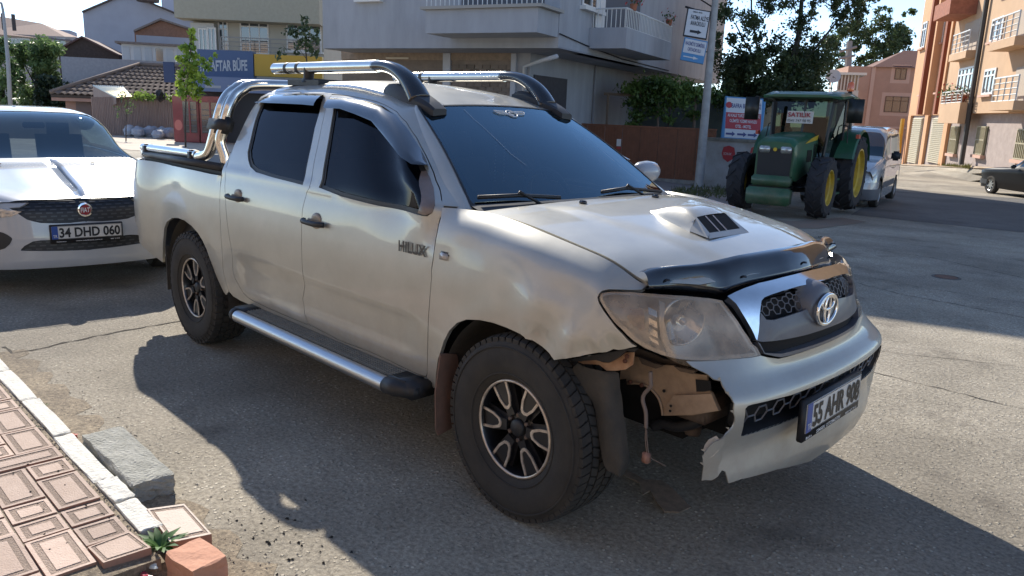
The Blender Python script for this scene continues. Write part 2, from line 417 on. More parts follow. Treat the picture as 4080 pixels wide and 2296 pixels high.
# ---- side surface: lower body, cab side and roof, columns run forward, rows upward
Rb = [(.28,.84),(.42,.868),(.56,.886),(.70,.894),(.82,.896),(.93,.893),(1.03,.883),(1.13,.866),(1.215,.842)]
Rc = [(1.30,.808),(1.42,.748),(1.53,.692),(1.61,.647),(1.665,.605),(1.705,.555),(1.735,.48),(1.755,.36),(1.767,.18),(1.772,0.)]
XB = [-4.17,-4.10,-3.7,-3.2,-2.66,-2.50,-2.15,-1.75,-1.35,-1.0,-.74,-.58,-.46]
XR = [-4.17,-4.10,-3.7,-3.2,-2.52,-2.40,-2.15,-1.90,-1.68,-1.49,-1.34,-1.22,-1.10]
ZR = [1.765]*5+[1.775,1.783,1.785,1.772,1.75,1.725,1.695,1.66]
PA = []
for i, (xb, xr, zr) in enumerate(zip(XB, XR, ZR)):
    c = []
    for z, y in Rb:
        yy = y-(.05 if i == 0 else .004 if i == 1 else 0)
        if i == 0: pass
        c.append((xb, -yy, z))
    for z, y in Rc:
        f = (z-1.215)/.557; x = xb+(xr-xb)*f**(.85 if i > 8 else 1); zz = 1.215+(zr-1.215)*f
        yy = y
        if i == 12:
            if y > .5: t = (z-1.215)/(1.705-1.215); x = -.46-.64*t; yy = .725-.188*t; zz = 1.212+.428*t-.01*math.sin(pi*t)
            else: t = 1-y/.55; x = -1.10+.03*t; zz = 1.640+.022*t
        c.append((x, -yy, zz))
    if i == 12: c[8] = (-.46, -.725, 1.212); c[7] = (-.47, -.80, 1.17)
    PA.append(c)
Vk = [0.]
for a, b in zip((Rb+Rc)[:-1], (Rb+Rc)[1:]): Vk.append(Vk[-1]+math.hypot(a[0]-b[0], a[1]-b[1]))
def sstep(a, b, x): t = np.clip((x-a)/(b-a), 0, 1); return t*t*(3-2*t)
def dispA(uv, p):
    x, z = p[:, 0], p[:, 2]
    # pressed line low on the doors
    d = -.010*sstep(-2.45, -2.3, x)*(1-sstep(-.75, -.56, x))*(sstep(.50, .56, z)*(1-sstep(.66, .74, z)))
    r = np.hypot(x+3.085, z-.385)
    d = d+.003*np.exp(-((r-.49)/.06)**2)*(x > -4.0)*(z > .3)*(z < 1.1)
    d = d+.006*sstep(1.16, 1.2, z)*(1-sstep(1.215, 1.25, z))*(x > -2.7)      # swage under the glass
    return d
NA = Net(PA, XB, Vk, dispA)
# ---- front surface: wing, corner, nose
RB = [(.28,.84),(.42,.868),(.56,.886),(.70,.894),(.82,.896),(.93,.893)]
PB = []
def colB(x, r6, r7, r8): PB.append([(x, -y, z) for z, y in RB]+[(x, -r6[0], r6[1]), (x, -r7[0], r7[1]), (x, -r8[0], r8[1])])
colB(-.74, (.883,1.03), (.866,1.13), (.842,1.215))
colB(-.58, (.883,1.03), (.866,1.13), (.840,1.216))
colB(-.46, (.880,1.04), (.858,1.145), (.80,1.219))
colB(-.25, (.876,1.05), (.838,1.152), (.764,1.214))
colB(0., (.874,1.03), (.832,1.122), (.757,1.178))
colB(.20, (.866,.99), (.825,1.075), (.750,1.142))
PB.append([(.35,-.835,.28),(.355,-.862,.42),(.36,-.88,.56),(.36,-.888,.70),(.36,-.888,.80),(.355,-.876,.90),(.36,-.85,.975),(.36,-.81,1.045),(.36,-.745,1.105)])
LW = [(.50,.875),(.62,.84),(.72,.785),(.80,.70),(.845,.58),(.87,.40),(.885,.20),(.89,0)]
HI = [(.45,.85),(.55,.80),(.64,.72),(.70,.62),(.75,.50),(.80,.36),(.835,.18),(.845,0)]
nl = len(LW)
for k in range(nl):
    l = np.array(LW[k]); h = np.array(HI[k]); a = LW[max(k-1, 0)]; b = LW[min(k+1, nl-1)]
    t = np.array(b)-np.array(a); nn = np.array([-t[1], t[0]]) if k < nl-1 else np.array([1., 0]); nn = nn/np.linalg.norm(nn)
    if nn[0] < 0 and k: nn = -nn
    if k == 0: nn = np.array([.35, .93])
    def q(p, ins, z): v = p-nn*ins; return (v[0], -max(0, v[1]) if k < nl-1 else 0., z)
    top = [(.46,.73,1.057),(.50,.70,1.052),(.555,.64,1.05),(.60,.56,1.05),(.635,.47,1.052),(.675,.34,1.055),(.70,.17,1.058),(.71,0,1.06)][k]
    PB.append([q(l,.045,.28), q(l,.014,.42), q(l,0,.56), q(l,-.004,.685), q(l,.052,.75), q(h,0,.86), q(h,.03,.96), q(h,.07,1.02), (top[0], -top[1], top[2])])
UB = [-.74,-.58,-.46,-.25,0,.20,.36]
for k in range(nl):
    a, b = np.array(PB[len(UB)-1][2]), np.array(PB[len(UB)][2]); UB.append(UB[-1]+float(np.linalg.norm((b-a)[:2])))
UC = UB[-1]                                   # centre line of the nose
PBf = [list(c) for c in PB]+[[(x, -y, z) for x, y, z in c] for c in PB[-2::-1]]
UBf = UB+[2*UC-u for u in UB[-2::-1]]
VB = Vk[:6]+[Vk[6], Vk[7], Vk[8]]
def dispB(uv, p):
    x, y, z = p[:, 0], p[:, 1], p[:, 2]; r = np.hypot(x, z-.385)
    d = .006*np.exp(-((r-.47)/.06)**2)*(np.abs(y) > .7)*(z > .3)
    near = y < -.5
    for cx, cz, s, a in [(.16,.80,.06,-.014),(.30,.84,.05,.010),(.36,.80,.035,-.012),(.40,.84,.03,.010),(.27,.93,.12,-.012),(.10,.93,.10,.008),(-.02,.86,.08,-.006),(.45,.84,.03,-.01)]:
        d = d+near*a*np.exp(-((x-cx)**2+(z-cz)**2)/s**2)
    # lower air opening lip and bumper chin
    d = d+(x > .6)*(-.022*np.exp(-((z-.49)/.075)**2)*(np.abs(y) < .66)+.008*np.exp(-((z-.36)/.05)**2))
    return d
NB = Net(PBf, UBf, VB, dispB)
# ---- bonnet
HE = [(-.37,.755,1.213),(-.2,.752,1.205),(0,.75,1.180),(.2,.744,1.144),(.36,.738,1.107),(.46,.73,1.066),(.50,.725,1.045),(.515,.72,1.02)]
HC = [(-.27,1.243),(-.12,1.236),(.08,1.214),(.28,1.184),(.46,1.15),(.59,1.117),(.655,1.09),(.685,1.06)]
GG = [-1,-.88,-.7,-.5,-.25,0,.25,.5,.7,.88,1]
PH = [[(c[0]+(e[0]-c[0])*g*g, g*e[1], c[1]+(e[2]-c[1])*abs(g)**2.4) for g in GG] for e, c in zip(HE, HC)]
def dispH(uv, p):
    x, y = p[:, 0], np.abs(p[:, 1]); yc = .46-.12*sstep(-.3, .7, x)
    return .010*(1-sstep(yc-.02, yc+.06, y))*sstep(-.35, -.1, x)
NH = Net(PH, [c[0] for c in HC], [g*.745 for g in GG], dispH)
# ---- windscreen
PW = []
for t in (0, .25, .5, .75, 1):
    r = []
    for g in (-1, -.7, -.35, 0, .35, .7, 1):
        e = np.array((-.455-.645*t, .728-.19*t, 1.212+.428*t)); c = np.array((-.345-.72*t, 0, 1.222+.440*t))
        p = c+(e-c)*np.array([g*g, 0, abs(g)**2]); p[1] = g*e[1]; p[0] += .012*sin(pi*t); p[2] += .016*sin(pi*t); r.append(p)
    PW.append(r)
NW = Net(PW, [0, .19, .38, .58, .77], [-.63,-.44,-.22,0,.22,.44,.63]); NW.sgn = 1
# sanity of orientation
for _n, _uv, _d in ((NH, [.2, 0], (0, 0, 1)), (NW, [.4, 0], (1, 0, 1)), (NB, [UC, .5], (1, 0, 0)), (NA, [-2, .5], (0, -1, 0))):
    if np.dot(_n.n([_uv])[0], _d) < 0: _n.sgn = -1

A5 = (1360, 765, 1360); zA = (500, 600, 800); zB = (600, 1000, 800); zC = (1200, 300, 800); zD = (1200, 1100, 800)
zE = (2200, 1100, 800); zF = (2200, 1500, 800); zG = (2800, 950, 800); zH = (2800, 1350, 800); zI = (1750, 1450, 800); zT = (500, 200, 800); zK = (2400, 700, 800); zJ = (1600, 350, 800)
def both(net, outl, name, m, **k):
    a = panel(net, outl, name, m, truck, **k); panel(net, outl, name, m, truck, far=True, **k); return a
# seams, solved onto the surfaces
s_bedcab = Z(*zA, [(1238,330),(1215,480),(1210,700),(1215,900),(1225,1100),(1240,1300),(1250,1440)])+Z(*zB, [(935,250),(960,350),(985,450),(1010,520)])
s_reardoor = Z(*zA, [(1285,1050-330),(1280,600),(1275,450),(1290,300),(1330,100),(1370,0)])
s_rd_low = Z(*zB, [(1040,0),(1052,100),(1048,200),(1060,280),(1090,370),(1140,460),(1190,540),(1250,600)])
s_sill_r = Z(*zB, [(1330,650),(1500,730),(1800,860),(2010,945)])
s_sill_f = Z(*zD, [(75,605),(500,830),(900,980),(1200,1120),(1450,1240),(1560,1282)])
s_bpil = Z(*zC, [(390,250),(300,490),(205,940),(120,1430)])+Z(*zA, [(2380,470),(2330,540),(2300,640),(2270,760),(2262,900),(2262,1280)])+Z(*zB, [(1942,100),(1945,200),(1958,350),(1960,450),(1945,540),(1930,620),(1945,700),(1970,800),(2010,900)])
s_front = Z(*zD, [(1600,1290),(1617,1255),(1618,1100),(1625,900),(1630,600),(1650,300),(1675,0)])+Z(*A5, [(680,600),(700,450),(725,300),(748,200),(758,60),(750,0)])
s_apil = Z(*zC, [(1775,1449),(1700,1250),(1600,1030),(1480,800),(1350,600),(1230,470),(1080,385),(900,320),(650,272),(400,245)])
s_rtop = Z(*zC, [(400,245),(0,238)])+Z(*zT, [(2250,560-20),(1950,530),(1840,548),(1740,600),(1680,680)])
s_cpil = Z(*zT, [(1600,800),(1520,960),(1440,1130)])+Z(*zA, [(1345,60),(1290,300),(1275,450),(1280,600),(1288,720)])
# bed side
bed = Z(*zA, [(108,92),(300,128),(600,192),(900,255),(1100,300),(1236,322)])+s_bedcab[1:]
arch = Z(*zA, [(480,1440),(483,1200),(500,1000),(530,920),(600,870),(680,868),(760,900),(850,970),(930,1060),(990,1160),(1040,1270)])+Z(*zB, [(790,190),(850,340),(900,450),(940,530),(975,570)])
rearedge = Z(*zA, [(330,1330),(240,1250),(180,1180),(130,1000),(110,850),(78,560),(80,300),(90,150)])
bed_o = NA.S(bed)+NA.S(arch[::-1])+NA.S(rearedge)
both(NA, bed_o, 'bed_side', M_paint, step=.045)
# cab sill strip between bed and rear door, rocker
strip = NA.S(s_bedcab)+NA.S(Z(*zB, [(1060,585),(1150,640),(1330,720),(1700,880),(2300,1150)]))+NA.S(Z(*zD, [(500,880),(900,1065),(1200,1185),(1450,1285),(1640,1395),(1700,1440)]))+NA.S(Z(*zD, [(1600,1300),(1560,1300)]))+NA.S(s_sill_f[::-1][1:])+NA.S(s_sill_r[::-1])+NA.S(s_rd_low[::-1])+NA.S(s_reardoor[:3])
top_c = NA.S(s_cpil[::-1])[2:]
uv_rear = [(-2.645, v) for v in (1.32, 1.2, 1.05, .97)]
strip2 = strip[:-3]+NA.S(s_cpil[::-1]) # continues up the rear pillar
strip2 += NA.S(s_rtop[::-1])[:]
roof_v = NA.V[-1]
def roofedge(u): return (u, NA.V[14]+.01)
strip2 = [tuple(q) for q in strip2]
strip2 += [tuple(q) for q in NA.S(s_apil[::-1])[1:]]+[tuple(q) for q in NA.S(Z(*A5, [(751,20),(756,60),(757,112)]))]
pA = NA.S(s_apil[::-1])[-1]
strip2 += [(-.47, NA.V[8]+.0)]
strip2 += [(-.462, NA.V[j]) for j in range(9, 15)]
strip2 += [(-.462, NA.V[16])]
roof_o = [(-.462, NA.V[16]), (-.462, roof_v), (-2.655, roof_v)]
strip2 += [(-2.655, NA.V[16])]+[(-2.655, v) for v in np.linspace(NA.V[14], NA.V[8]+.02, 8)]
both(NA, strip2, 'cab_shell', M_paint, step=.045, gap=.002)
# roof skin
ro = [(-.462, NA.V[16]+.001), (-.462, roof_v), (-2.655, roof_v), (-2.655, NA.V[16]+.001)]
both(NA, ro, 'roof_panel', M_paint, step=.06, gap=0, th=0)
# windows
w_rear = Z(*zA, [(1565,20),(1572,120),(1600,210),(1680,280),(1900,350),(2100,400),(2285,448),(2312,300),(2350,100)])+Z(*zT, [(2380,1250),(2430,1000),(2490,800),(2545,600),(2540,575),(2200,562),(1900,572),(1800,612),(1735,715),(1662,900),(1602,1150),(1572,1280)])
w_front = Z(*zC, [(440,300),(800,335),(1050,425),(1200,545),(1350,722),(1450,900),(1560,1110),(1640,1290)])+Z(*A5, [(700,10),(706,80),(690,160),(650,185),(580,175),(300,110),(0,35)])+Z(*zA, [(2490,478)])+Z(*zC, [(255,1400),(300,1100),(405,500)])
W_r, W_f = NA.S(w_rear), NA.S(w_front)
rd = NA.S(s_rtop)+NA.S(s_cpil)+NA.S(s_rd_low)+NA.S(s_sill_r)+NA.S(s_bpil[::-1])
fd = NA.S(s_bpil)+NA.S(s_sill_f)+NA.S(s_front)+NA.S(s_apil)[:-1]
d1_, d2_ = [], []
for fr in (False, True):
    dr = panel(NA, rd, 'rear_door', M_paint, truck, holes=[W_r], far=fr, step=.04)
    df = panel(NA, fd, 'front_door', M_paint, truck, holes=[W_f], far=fr, step=.04)
    for dd, W in ((dr, W_r), (df, W_f)):
        def pan(*a, **k):
            o = panel(*a, **k); o.parent = dd; o.location = (0, 0, 0); return o
        pan(NA, W, 'window', M_tint, dd, gap=.0, th=0, off=-.012, far=fr, step=.06)
        ring = shrink(W, .022)
        pan(NA, W, 'window_seal', M_bplast, dd, holes=[ring], gap=.0, th=.0, off=-.008, far=fr, step=.03)
# door handles
def handle(c0, door_y, fr, par):
    sg = 1 if fr else -1; x, y, z = c0; y = y if not fr else -y
    m = MB(); pts = [(x-.10, y+sg*.012, z+.0), (x-.07, y+sg*.034, z), (x, y+sg*.040, z-.002), (x+.07, y+sg*.034, z-.002), (x+.10, y+sg*.012, z-.002)]
    m.tube(smooth_curve(pts, 4), .0145, 8); o = m.build('door_handle', M_bplast, par, True)
    m = MB(); m.lathe([(0.0, sg*.004), (.03, sg*.0045), (.047, sg*.003), (.05, -sg*.004)], 20, 'y', (x+.005, y, z)); o2 = m.build('handle_recess', mat('handle_cup', (.30,.25,.20), rough=.45, metal=.4), par, True)
    o2.scale = (1, 1, 1)
    return o
doors = [o for o in truck.children if o.name.split('.')[0] in ('rear_door', 'front_door')]
for dd in doors:
    fr = dd.data.vertices[0].co.y > 0; pxh = Z(*zA, [(1435,600)])[0] if dd.name.startswith('rear') else Z(*zA, [(2440,900+20)])[0]
    c = NA.ev([NA.solve(pxh)])[0]; handle(c, 0, fr, dd)
    for ch in dd.children: ch.location = (0, 0, 0)
# wing
tip = Z(*A5, [(900,128)])
uTip = NB.solve(Z(*zE, [(1195,165)])[0])[0]; topE = [(u, VB[-1]-.0) for u in np.linspace(-.50, uTip, 14)]
f_hl = Z(*zE, [(1150,176),(900,176),(720,172),(640,188),(598,225),(578,270),(596,340),(650,430),(760,572),(900,735),(1020,862),(1098,908)])
f_low = Z(*zE, [(1000,930),(850,965),(780,955),(700,985),(600,990),(500,1010),(350,1040),(200,1060),(25,1085)])
f_arch = Z(*A5, [(1560,1220),(1500,1170),(1440,1125),(1390,1112),(1380,1098),(1350,1075),(1250,1030),(1150,990),(1050,968),(950,965),(880,990),(820,1050),(780,1130),(750,1230)])+Z(*zD, [(1770,1060),(1745,1250),(1732,1440),(1700,1440),(1640,1335),(1605,1295)])
wing_o = NB.S(Z(*A5, [(758,118)]))+topE+NB.S(f_hl)+NB.S(f_low)+NB.S(f_arch)+NB.S(s_front)[1:-2]
panel(NB, wing_o, 'front_wing', M_paint, truck, step=.03)
# undamaged far wing: same shape but its arch edge carried on to the bumper
fw = NB.S(Z(*A5, [(758,118)]))+topE+NB.S(f_hl)+[NB.solve(Z(*zE, [(1098,908)])[0])]
fl = [(.60, .60), (.52, .56), (.42, .52)]+[(.47*cos(a), .385+.47*sin(a)-.28) for a in np.radians([35, 50, 70, 90, 110, 130, 150, 170, 184])]
panel(NB, [tuple(q) for q in fw]+fl+[(-.5, .10)]+[tuple(q) for q in NB.S(s_front)[1:-2]], 'front_wing', M_paint, truck, step=.05, far=True)
# small pieces of the wing
c = NB.ev([NB.solve(Z(*A5, [(776,490)])[0])])[0]
MB().box((c[0]-.032, c[1]-.008, c[2]-.022), (c[0]+.032, c[1]+.01, c[2]+.022)).build('side_indicator', mat('indicator_lens', (.42,.38,.34), rough=.2, coat=1), truck, True, bevel=.009)
q0 = NA.solve(Z(*A5, [(440,420)])[0]); q1 = NA.solve(Z(*A5, [(648,468)])[0]); p0, p1 = NA.ev([q0])[0], NA.ev([q1])[0]
text_obj('model_badge', 'HILUX', mat('badge_chrome', (.07,.07,.07), rough=.4, metal=.3), truck, p0+np.array([0,-.0035,-.012]), p1-p0, (0,0,1), .046, width=float(np.linalg.norm(p1-p0)), extrude=.003, bold=.035)
# bonnet
hb = NH.S(Z(*A5, [(1080,132),(1170,200),(1240,240),(1500,350),(1800,490),(2000,590),(2150,650),(2230,690)]))
hb = [tuple(q) for q in hb]
hs = [(NH.U[0]+.002, NH.V[0]), (NH.U[0]+.002, 0), (NH.U[0]+.002, NH.V[-1]), (.645, NH.V[-1]), (NH.U[-1], NH.V[-1]*.75), (NH.U[-1], NH.V[0]*.75), (.645, NH.V[0])]
bon = panel(NH, hs, 'bonnet', M_paint, truck, gap=.004, step=.04, th=.012)
def onH(px, h=0.): q = NH.solve(px); return NH.ev([q])[0]+NH.n([q])[0]*h
# scoop
def sub(o, par): o.parent = par; o.location = (0, 0, 0); return o
base = [onH(p) for p in Z(*zK, [(405,540),(1190,790),(1300,825),(1500,815),(1800,745),(1700,690),(1500,560),(900,450)])]
cx = np.mean([b for b in base], 0)
S0 = onH(Z(*zK, [(415,540)])[0])
yL, yR = onH(Z(*zK, [(1290,822)])[0])[1], onH(Z(*zK, [(1815,740)])[0])[1]
xF = onH(Z(*zK, [(1550,785)])[0])[0]; xR = S0[0]-.02; ym = .5*(yL+yR); hw = abs(yR-yL)/2
SC = []
for i, t in enumerate(np.linspace(0, 1, 9)):
    row = []
    hgt = [.004, .016, .032, .046, .058, .066, .071, .070, .058][i]
    x = xR+(xF-.075-xR)*t; wd = hw*(.30+.66*t**.8)
    for g, hh in ((-1.06, -.004), (-.98, .25), (-.88, .8), (-.7, 1.), (-.35, 1.03), (0, 1.04), (.35, 1.03), (.7, 1.), (.88, .8), (.98, .25), (1.06, -.004)):
        y = ym+g*wd; zb = NH.ev([NH.solve((0, 0))])[0][2] if False else None
        row.append((x, y, hgt*hh))
    SC.append(row)
def hoodz(x, y):
    u = np.array([[x, y]])
    for _ in range(12):
        p = NH.ev(u)[0]; u = u+np.array([[x-p[0], y-p[1]]])
    return NH.ev(u)[0][2]
V = []; 
for row in SC:
    for x, y, h in row: V.append((x, y, hoodz(x, y)+h))
nr, ncn = len(SC), len(SC[0])
F = [(i*ncn+j, (i+1)*ncn+j, (i+1)*ncn+j+1, i*ncn+j+1) for i in range(nr-1) for j in range(ncn-1)]
# frame of the mouth leaning forwards
o = len(V); m_in = []
topr = [V[(nr-1)*ncn+j] for j in range(ncn)]
fr_ = []
for (x, y, z) in topr: fr_.append((x+.012+.0*z, y, z))
sc = mesh_obj('bonnet_scoop', V, F, M_paint, bon, True); sc.location = (0, 0, 0)
xm = xF-.075; zf = hoodz(xm+.06, ym)
sill = []
m = MB()
gw = hw*.74
for sy in (-1, 1):
    m.add([(xm-.002, ym+sy*gw*1.0, topr[5][2]-.004), (xm-.002, ym+sy*hw*1.02, hoodz(xm, ym)+.0), (xm+.090, ym+sy*hw*1.05, hoodz(xm+.090, ym)+.002), (xm+.070, ym+sy*gw*1.06, hoodz(xm+.07, ym)+.013)], [(0, 1, 2, 3)])
m.add([(xm+.070, ym-gw*1.06, zf+.011), (xm+.070, ym+gw*1.06, zf+.011), (xm+.094, ym+hw*1.05, zf-.006), (xm+.094, ym-hw*1.05, zf-.006)], [(0, 1, 2, 3)])
sub(m.build('scoop_lip', M_paint, bon, fix=False), bon)
m = MB(); m.add([(xm, ym-gw, topr[5][2]-.005), (xm, ym+gw, topr[5][2]-.005), (xm+.070, ym+gw*1.05, zf+.010), (xm+.070, ym-gw*1.05, zf+.010)], [(0, 1, 2, 3)])
sub(m.build('scoop_mouth', M_dark, bon, fix=False), bon)
for k in (-.45, .05):
    a = (xm+.001, ym+gw*k-.0, topr[5][2]-.005); b = (xm+.071, ym+gw*(k+.05), zf+.011)
    sub(MB().tube([a, b], .003, 6).build('scoop_bar', M_steel, bon), bon)
for pz in ([(685,305)],):
    p = onH(Z(*zK, pz)[0], .006); sub(MB().box(p-np.array([.02,.012,.01]), p+np.array([.012,.012,.008])).build('washer_nozzle', M_black, bon, True, bevel=.004), bon)
p = onH(Z(*A5, [(1828,102)])[0], .006); sub(MB().box(p-np.array([.02,.012,.01]), p+np.array([.012,.012,.008])).build('washer_nozzle', M_black, bon, True, bevel=.004), bon)
# bonnet guard: smoked strip standing proud over the front edge
gd_top = [NH.solve(p) for p in Z(*zK, [(445,1300),(470,1270),(600,1238),(850,1215),(1150,1200),(1300,1180),(1700,1110),(2200,1020),(2560,950)])]
gd_top = [tuple(q) for q in gd_top]
gc = [(g[0], g[1]) for g in gd_top if g[1] < 0]
ucx = gc[-1][0]
gT = [NH.ev([g])[0]+NH.n([g])[0]*.020 for g in gc]
gB0 = [PL(p, (0, 0, 1), zz) for p, zz in zip(Z(*zE, [(1245,152),(1600,165),(2000,195),(2200,222)])+Z(*zG, [(300,690),(620,592),(870,530),(1130,465),(1400,400)]), (1.05,1.03,1.015,1.01,1.015,1.03,1.04,1.05,1.05))]
gB0 = [p for p in gB0 if p[1] < -.01]
print('gB', np.round(gB0, 2), 'gT', np.round(gT, 2))
def resamp(P, n, y0=None):
    P = [np.array(p) for p in P]; L = np.cumsum([0]+[np.linalg.norm(P[i+1]-P[i]) for i in range(len(P)-1)]); t = np.linspace(0, L[-1], n)
    return [np.array([np.interp(a, L, [p[k] for p in P]) for k in range(3)]) for a in t]
gT.append(np.array([gT[-1][0]+.003, 0, gT[-1][2]])); gB0.append(np.array([gB0[-1][0]+.004, 0, gB0[-1][2]]))
gT, gB = resamp(gT, 26), resamp(gB0, 26); gT += [p*[1,-1,1] for p in gT[::-1][1:]]; gB += [p*[1,-1,1] for p in gB[::-1][1:]]
V = []; n_ = len(gT)
for t_ in np.linspace(0, 1, 8):
    for a, b in zip(gT, gB): V.append(a+(b-a)*t_+np.array([.6, 0, 1])*(.012*sin(pi*min(1, t_*1.05))+.012*min(1, t_*4)*(1-t_)))
for a, b in zip(gT, gB): V.append(b+np.array([-.03, 0, -.012]))
mesh_obj('bonnet_guard', V, [(k*n_+i, k*n_+i+1, (k+1)*n_+i+1, (k+1)*n_+i) for k in range(8) for i in range(n_-1)], M_black, truck, True)
for p in Z(*zK, [(845,1340),(1830,1285)])+Z(*zG, [(1300,302),(1758,190),(1675,80)]):
    c = min((a+(b-a)*t_+np.array([.6, 0, 1])*(.012*sin(pi*min(1, t_*1.05))+.008) for a, b in zip(gT, gB) for t_ in (.2,.35,.5,.65,.8)), key=lambda q: np.hypot(*(proj(q)-p)))
    MB().lathe([(0, .007), (.007, .006), (.010, 0)], 12, 'z', c).build('guard_screw', M_bplast, truck, True)
# ---- bumper with torn corner
bt = Z(*zE, [(1720,1095),(2000,1092),(2300,1070),(2560,1047)])+Z(*zH, [(745,218),(850,243),(980,258),(1100,228),(1350,148),(1550,78),(1740,5)])
bto = [tuple(q) for q in NB.S(bt)]; bto = [q for q in bto if q[0] < UC-.02]; vtop = bto[-1][1]
rag = Z(*zF, [(2040,10),(2070,35),(2165,55),(2180,92),(2195,130),(2212,150),(2230,190),(2275,240),(2300,270),(2325,320),(2341,350),(2332,420),(2335,480),(2350,530),(2349,570),(2345,600),(2325,660),(2290,710),(2250,755),(2200,790),(2160,815),(2130,828),(2095,838),(2060,860),(2025,895),(2000,930),(1990,950),(1960,975),(1955,1000),(1925,1030),(1935,1060),(1935,1090),(1945,1150),(1930,1240),(1915,1330),(1960,1322),(2040,1325),(2080,1305),(2120,1280),(2160,1262),(2200,1225),(2240,1235),(2248,1290),(2250,1362)])
rag0 = Z(*zE, [(1760,1130),(1800,1165),(1830,1180),(1900,1215),(1950,1235),(2000,1262)])
rg = [tuple(q) for q in NB.S(rag0+rag)]
bl = [tuple(q) for q in NB.S(Z(2720, 1531, 1360, [(430,712),(520,690),(700,636)]))]
vb = .02
bb = rg[::-1]
low = [(q[0], max(q[1], 0.004)) for q in bl]
Mr = lambda L: [(2*UC-u, v) for u, v in L]
full = bto+[(UC, vtop)]+Mr(bto[::-1][:-1])+Mr([(bto[0][0], bto[0][1])])+[(2*UC-.62, .50), (2*UC-.50, .50), (2*UC-.44, .30), (2*UC-.40, .02)]+[(2*UC-.7, .006), (UC, .004)]+low[::-1]+rg[::-1]
op_n = [tuple(q) for q in NB.S(Z(*zH, [(1300,662),(1140,722),(900,782),(640,842),(580,862),(548,900),(533,1060),(522,1270),(560,1272),(800,1200),(1050,1115)]))]
vt_, vb_ = .5*(op_n[0][1]+op_n[1][1]), op_n[-1][1]
opn = op_n+[(UC, vb_)]+Mr(op_n[::-1])+[(UC, op_n[0][1])]
bmp = panel(NB, full, 'front_bumper', M_paint, truck, holes=[opn], gap=0, th=.006, step=.03)
# honeycomb in the opening and behind the grille
def honey(net, region, off, name, cell, rad, m, par, holes=()):
    R = np.array(region); lo, hi = R.min(0), R.max(0); mb = MB(); seen = set()
    h = cell*.5; w_ = cell*math.sqrt(3)/2
    r0 = int((hi[1]-lo[1])/w_)+2; c0 = int((hi[0]-lo[0])/(1.5*h))+2
    for i in range(c0):
        for j in range(r0):
            cx_, cy_ = lo[0]+i*1.5*h, lo[1]+j*w_+(w_/2 if i % 2 else 0)
            ps = [(cx_+h*cos(k*pi/3), cy_+h*sin(k*pi/3)) for k in range(6)]
            for k in range(6):
                a, b = ps[k], ps[(k+1) % 6]; key = (round((a[0]+b[0])*500), round((a[1]+b[1])*500))
                if key in seen: continue
                seen.add(key)
                if inpoly([a, b], region).all() and not any(inpoly([a], hh).any() for hh in holes):
                    A_, B_ = net.ev([a])[0], net.ev([b])[0]; n_ = net.n([a])[0]
                    mb.tube([A_+n_*off, B_+n_*off], rad, 4, caps=False)
    return mb.build(name, m, par, fix=False)
o = panel(NB, opn, 'opening_backing', M_dark, truck, gap=-.01, th=0, off=-.07, step=.08); sub(o, bmp)
def ringwall(net, loop, off0, off1, name, m, par):
    L = densify(loop, .03); U_ = np.array(L); X = net.ev(U_); N = net.n(U_); V = np.concatenate([X+N*off0, X+N*off1]); n = len(L)
    return mesh_obj(name, V, [(i, (i+1) % n, n+(i+1) % n, n+i) for i in range(n)], m, par, True)
sub(ringwall(NB, opn, -.001, -.07, 'opening_wall', M_bplast, truck), bmp)
o = honey(NB, shrink(opn, .008), -.022, 'honeycomb_mesh', .075, .0034, mat('mesh_grey', (.12,.12,.13), rough=.4), truck); tag(o, kind='stuff'); sub(o, bmp)
# ---- grille
g_out = [tuple(q) for q in NB.S(Z(*zG, [(290,762),(400,710),(520,662),(700,602),(1000,530),(1250,465),(1500,400)]))]
g_out = [q for q in g_out if q[0] < UC-.01]; go_v = g_out[-1][1]
g_in = [tuple(q) for q in NB.S(Z(*zG, [(1500,545),(1200,640),(1000,695),(850,742),(765,775),(728,815),(718,870),(702,1000),(672,1312)]))]
g_in = [q for q in g_in if q[0] < UC-.01]
g_left = [tuple(q) for q in NB.S(Z(*zG, [(655,1300),(600,1170),(560,1100),(480,970),(400,850),(320,785)]))]
chrome = g_out+[(UC, go_v)]+Mr(g_out[::-1])+Mr(g_left[::-1])+Mr(g_in[::-1])+[(UC, g_in[0][1])]+g_in+g_left
panel(NB, chrome, 'grille_surround', M_chrome, truck, gap=.001, th=.03, off=.012, step=.03)
# grille insert : wide grey bar with a domed centre
b_top = [tuple(q) for q in NB.S(Z(*zG, [(735,955),(808,1045),(900,1050),(1060,1005),(1240,945)]))]
b_bot = [tuple(q) for q in NB.S(Z(*zG, [(672,1312),(760,1328),(940,1312),(1300,1240),(1590,1145)]))]
b_bot = [q for q in b_bot if q[0] < UC]
inner = [q for q in g_in]
whole = [(UC, g_in[0][1])]+inner+b_bot[1:]+[(UC, b_bot[-1][1])]+Mr(b_bot[::-1][:-1])+Mr(inner[::-1])
gb = panel(NB, whole, 'grille_backing', M_dark, truck, gap=0, th=0, off=-.035, step=.08)
hr = b_top+[(UC-.12, b_top[-1][1]+.02)]
bar = b_top+[(UC-.115, b_top[-1][1]+.01), (UC, b_top[-1][1]+.02), (UC+.115, b_top[-1][1]+.01)]+Mr(b_top[::-1])+Mr(inner[-1:])+Mr(b_bot[1:])+[(UC, b_bot[-1][1])]+b_bot[::-1][:-1]+inner[-1:]
gbar = panel(NB, bar, 'grille_bar', M_gray, truck, gap=0, th=.02, off=.004, step=.03)
reg = [(UC, g_in[0][1]-.004)]+[(a+.004, b-.004) for a, b in inner[:-1]]+b_top+[(UC, b_top[-1][1])]
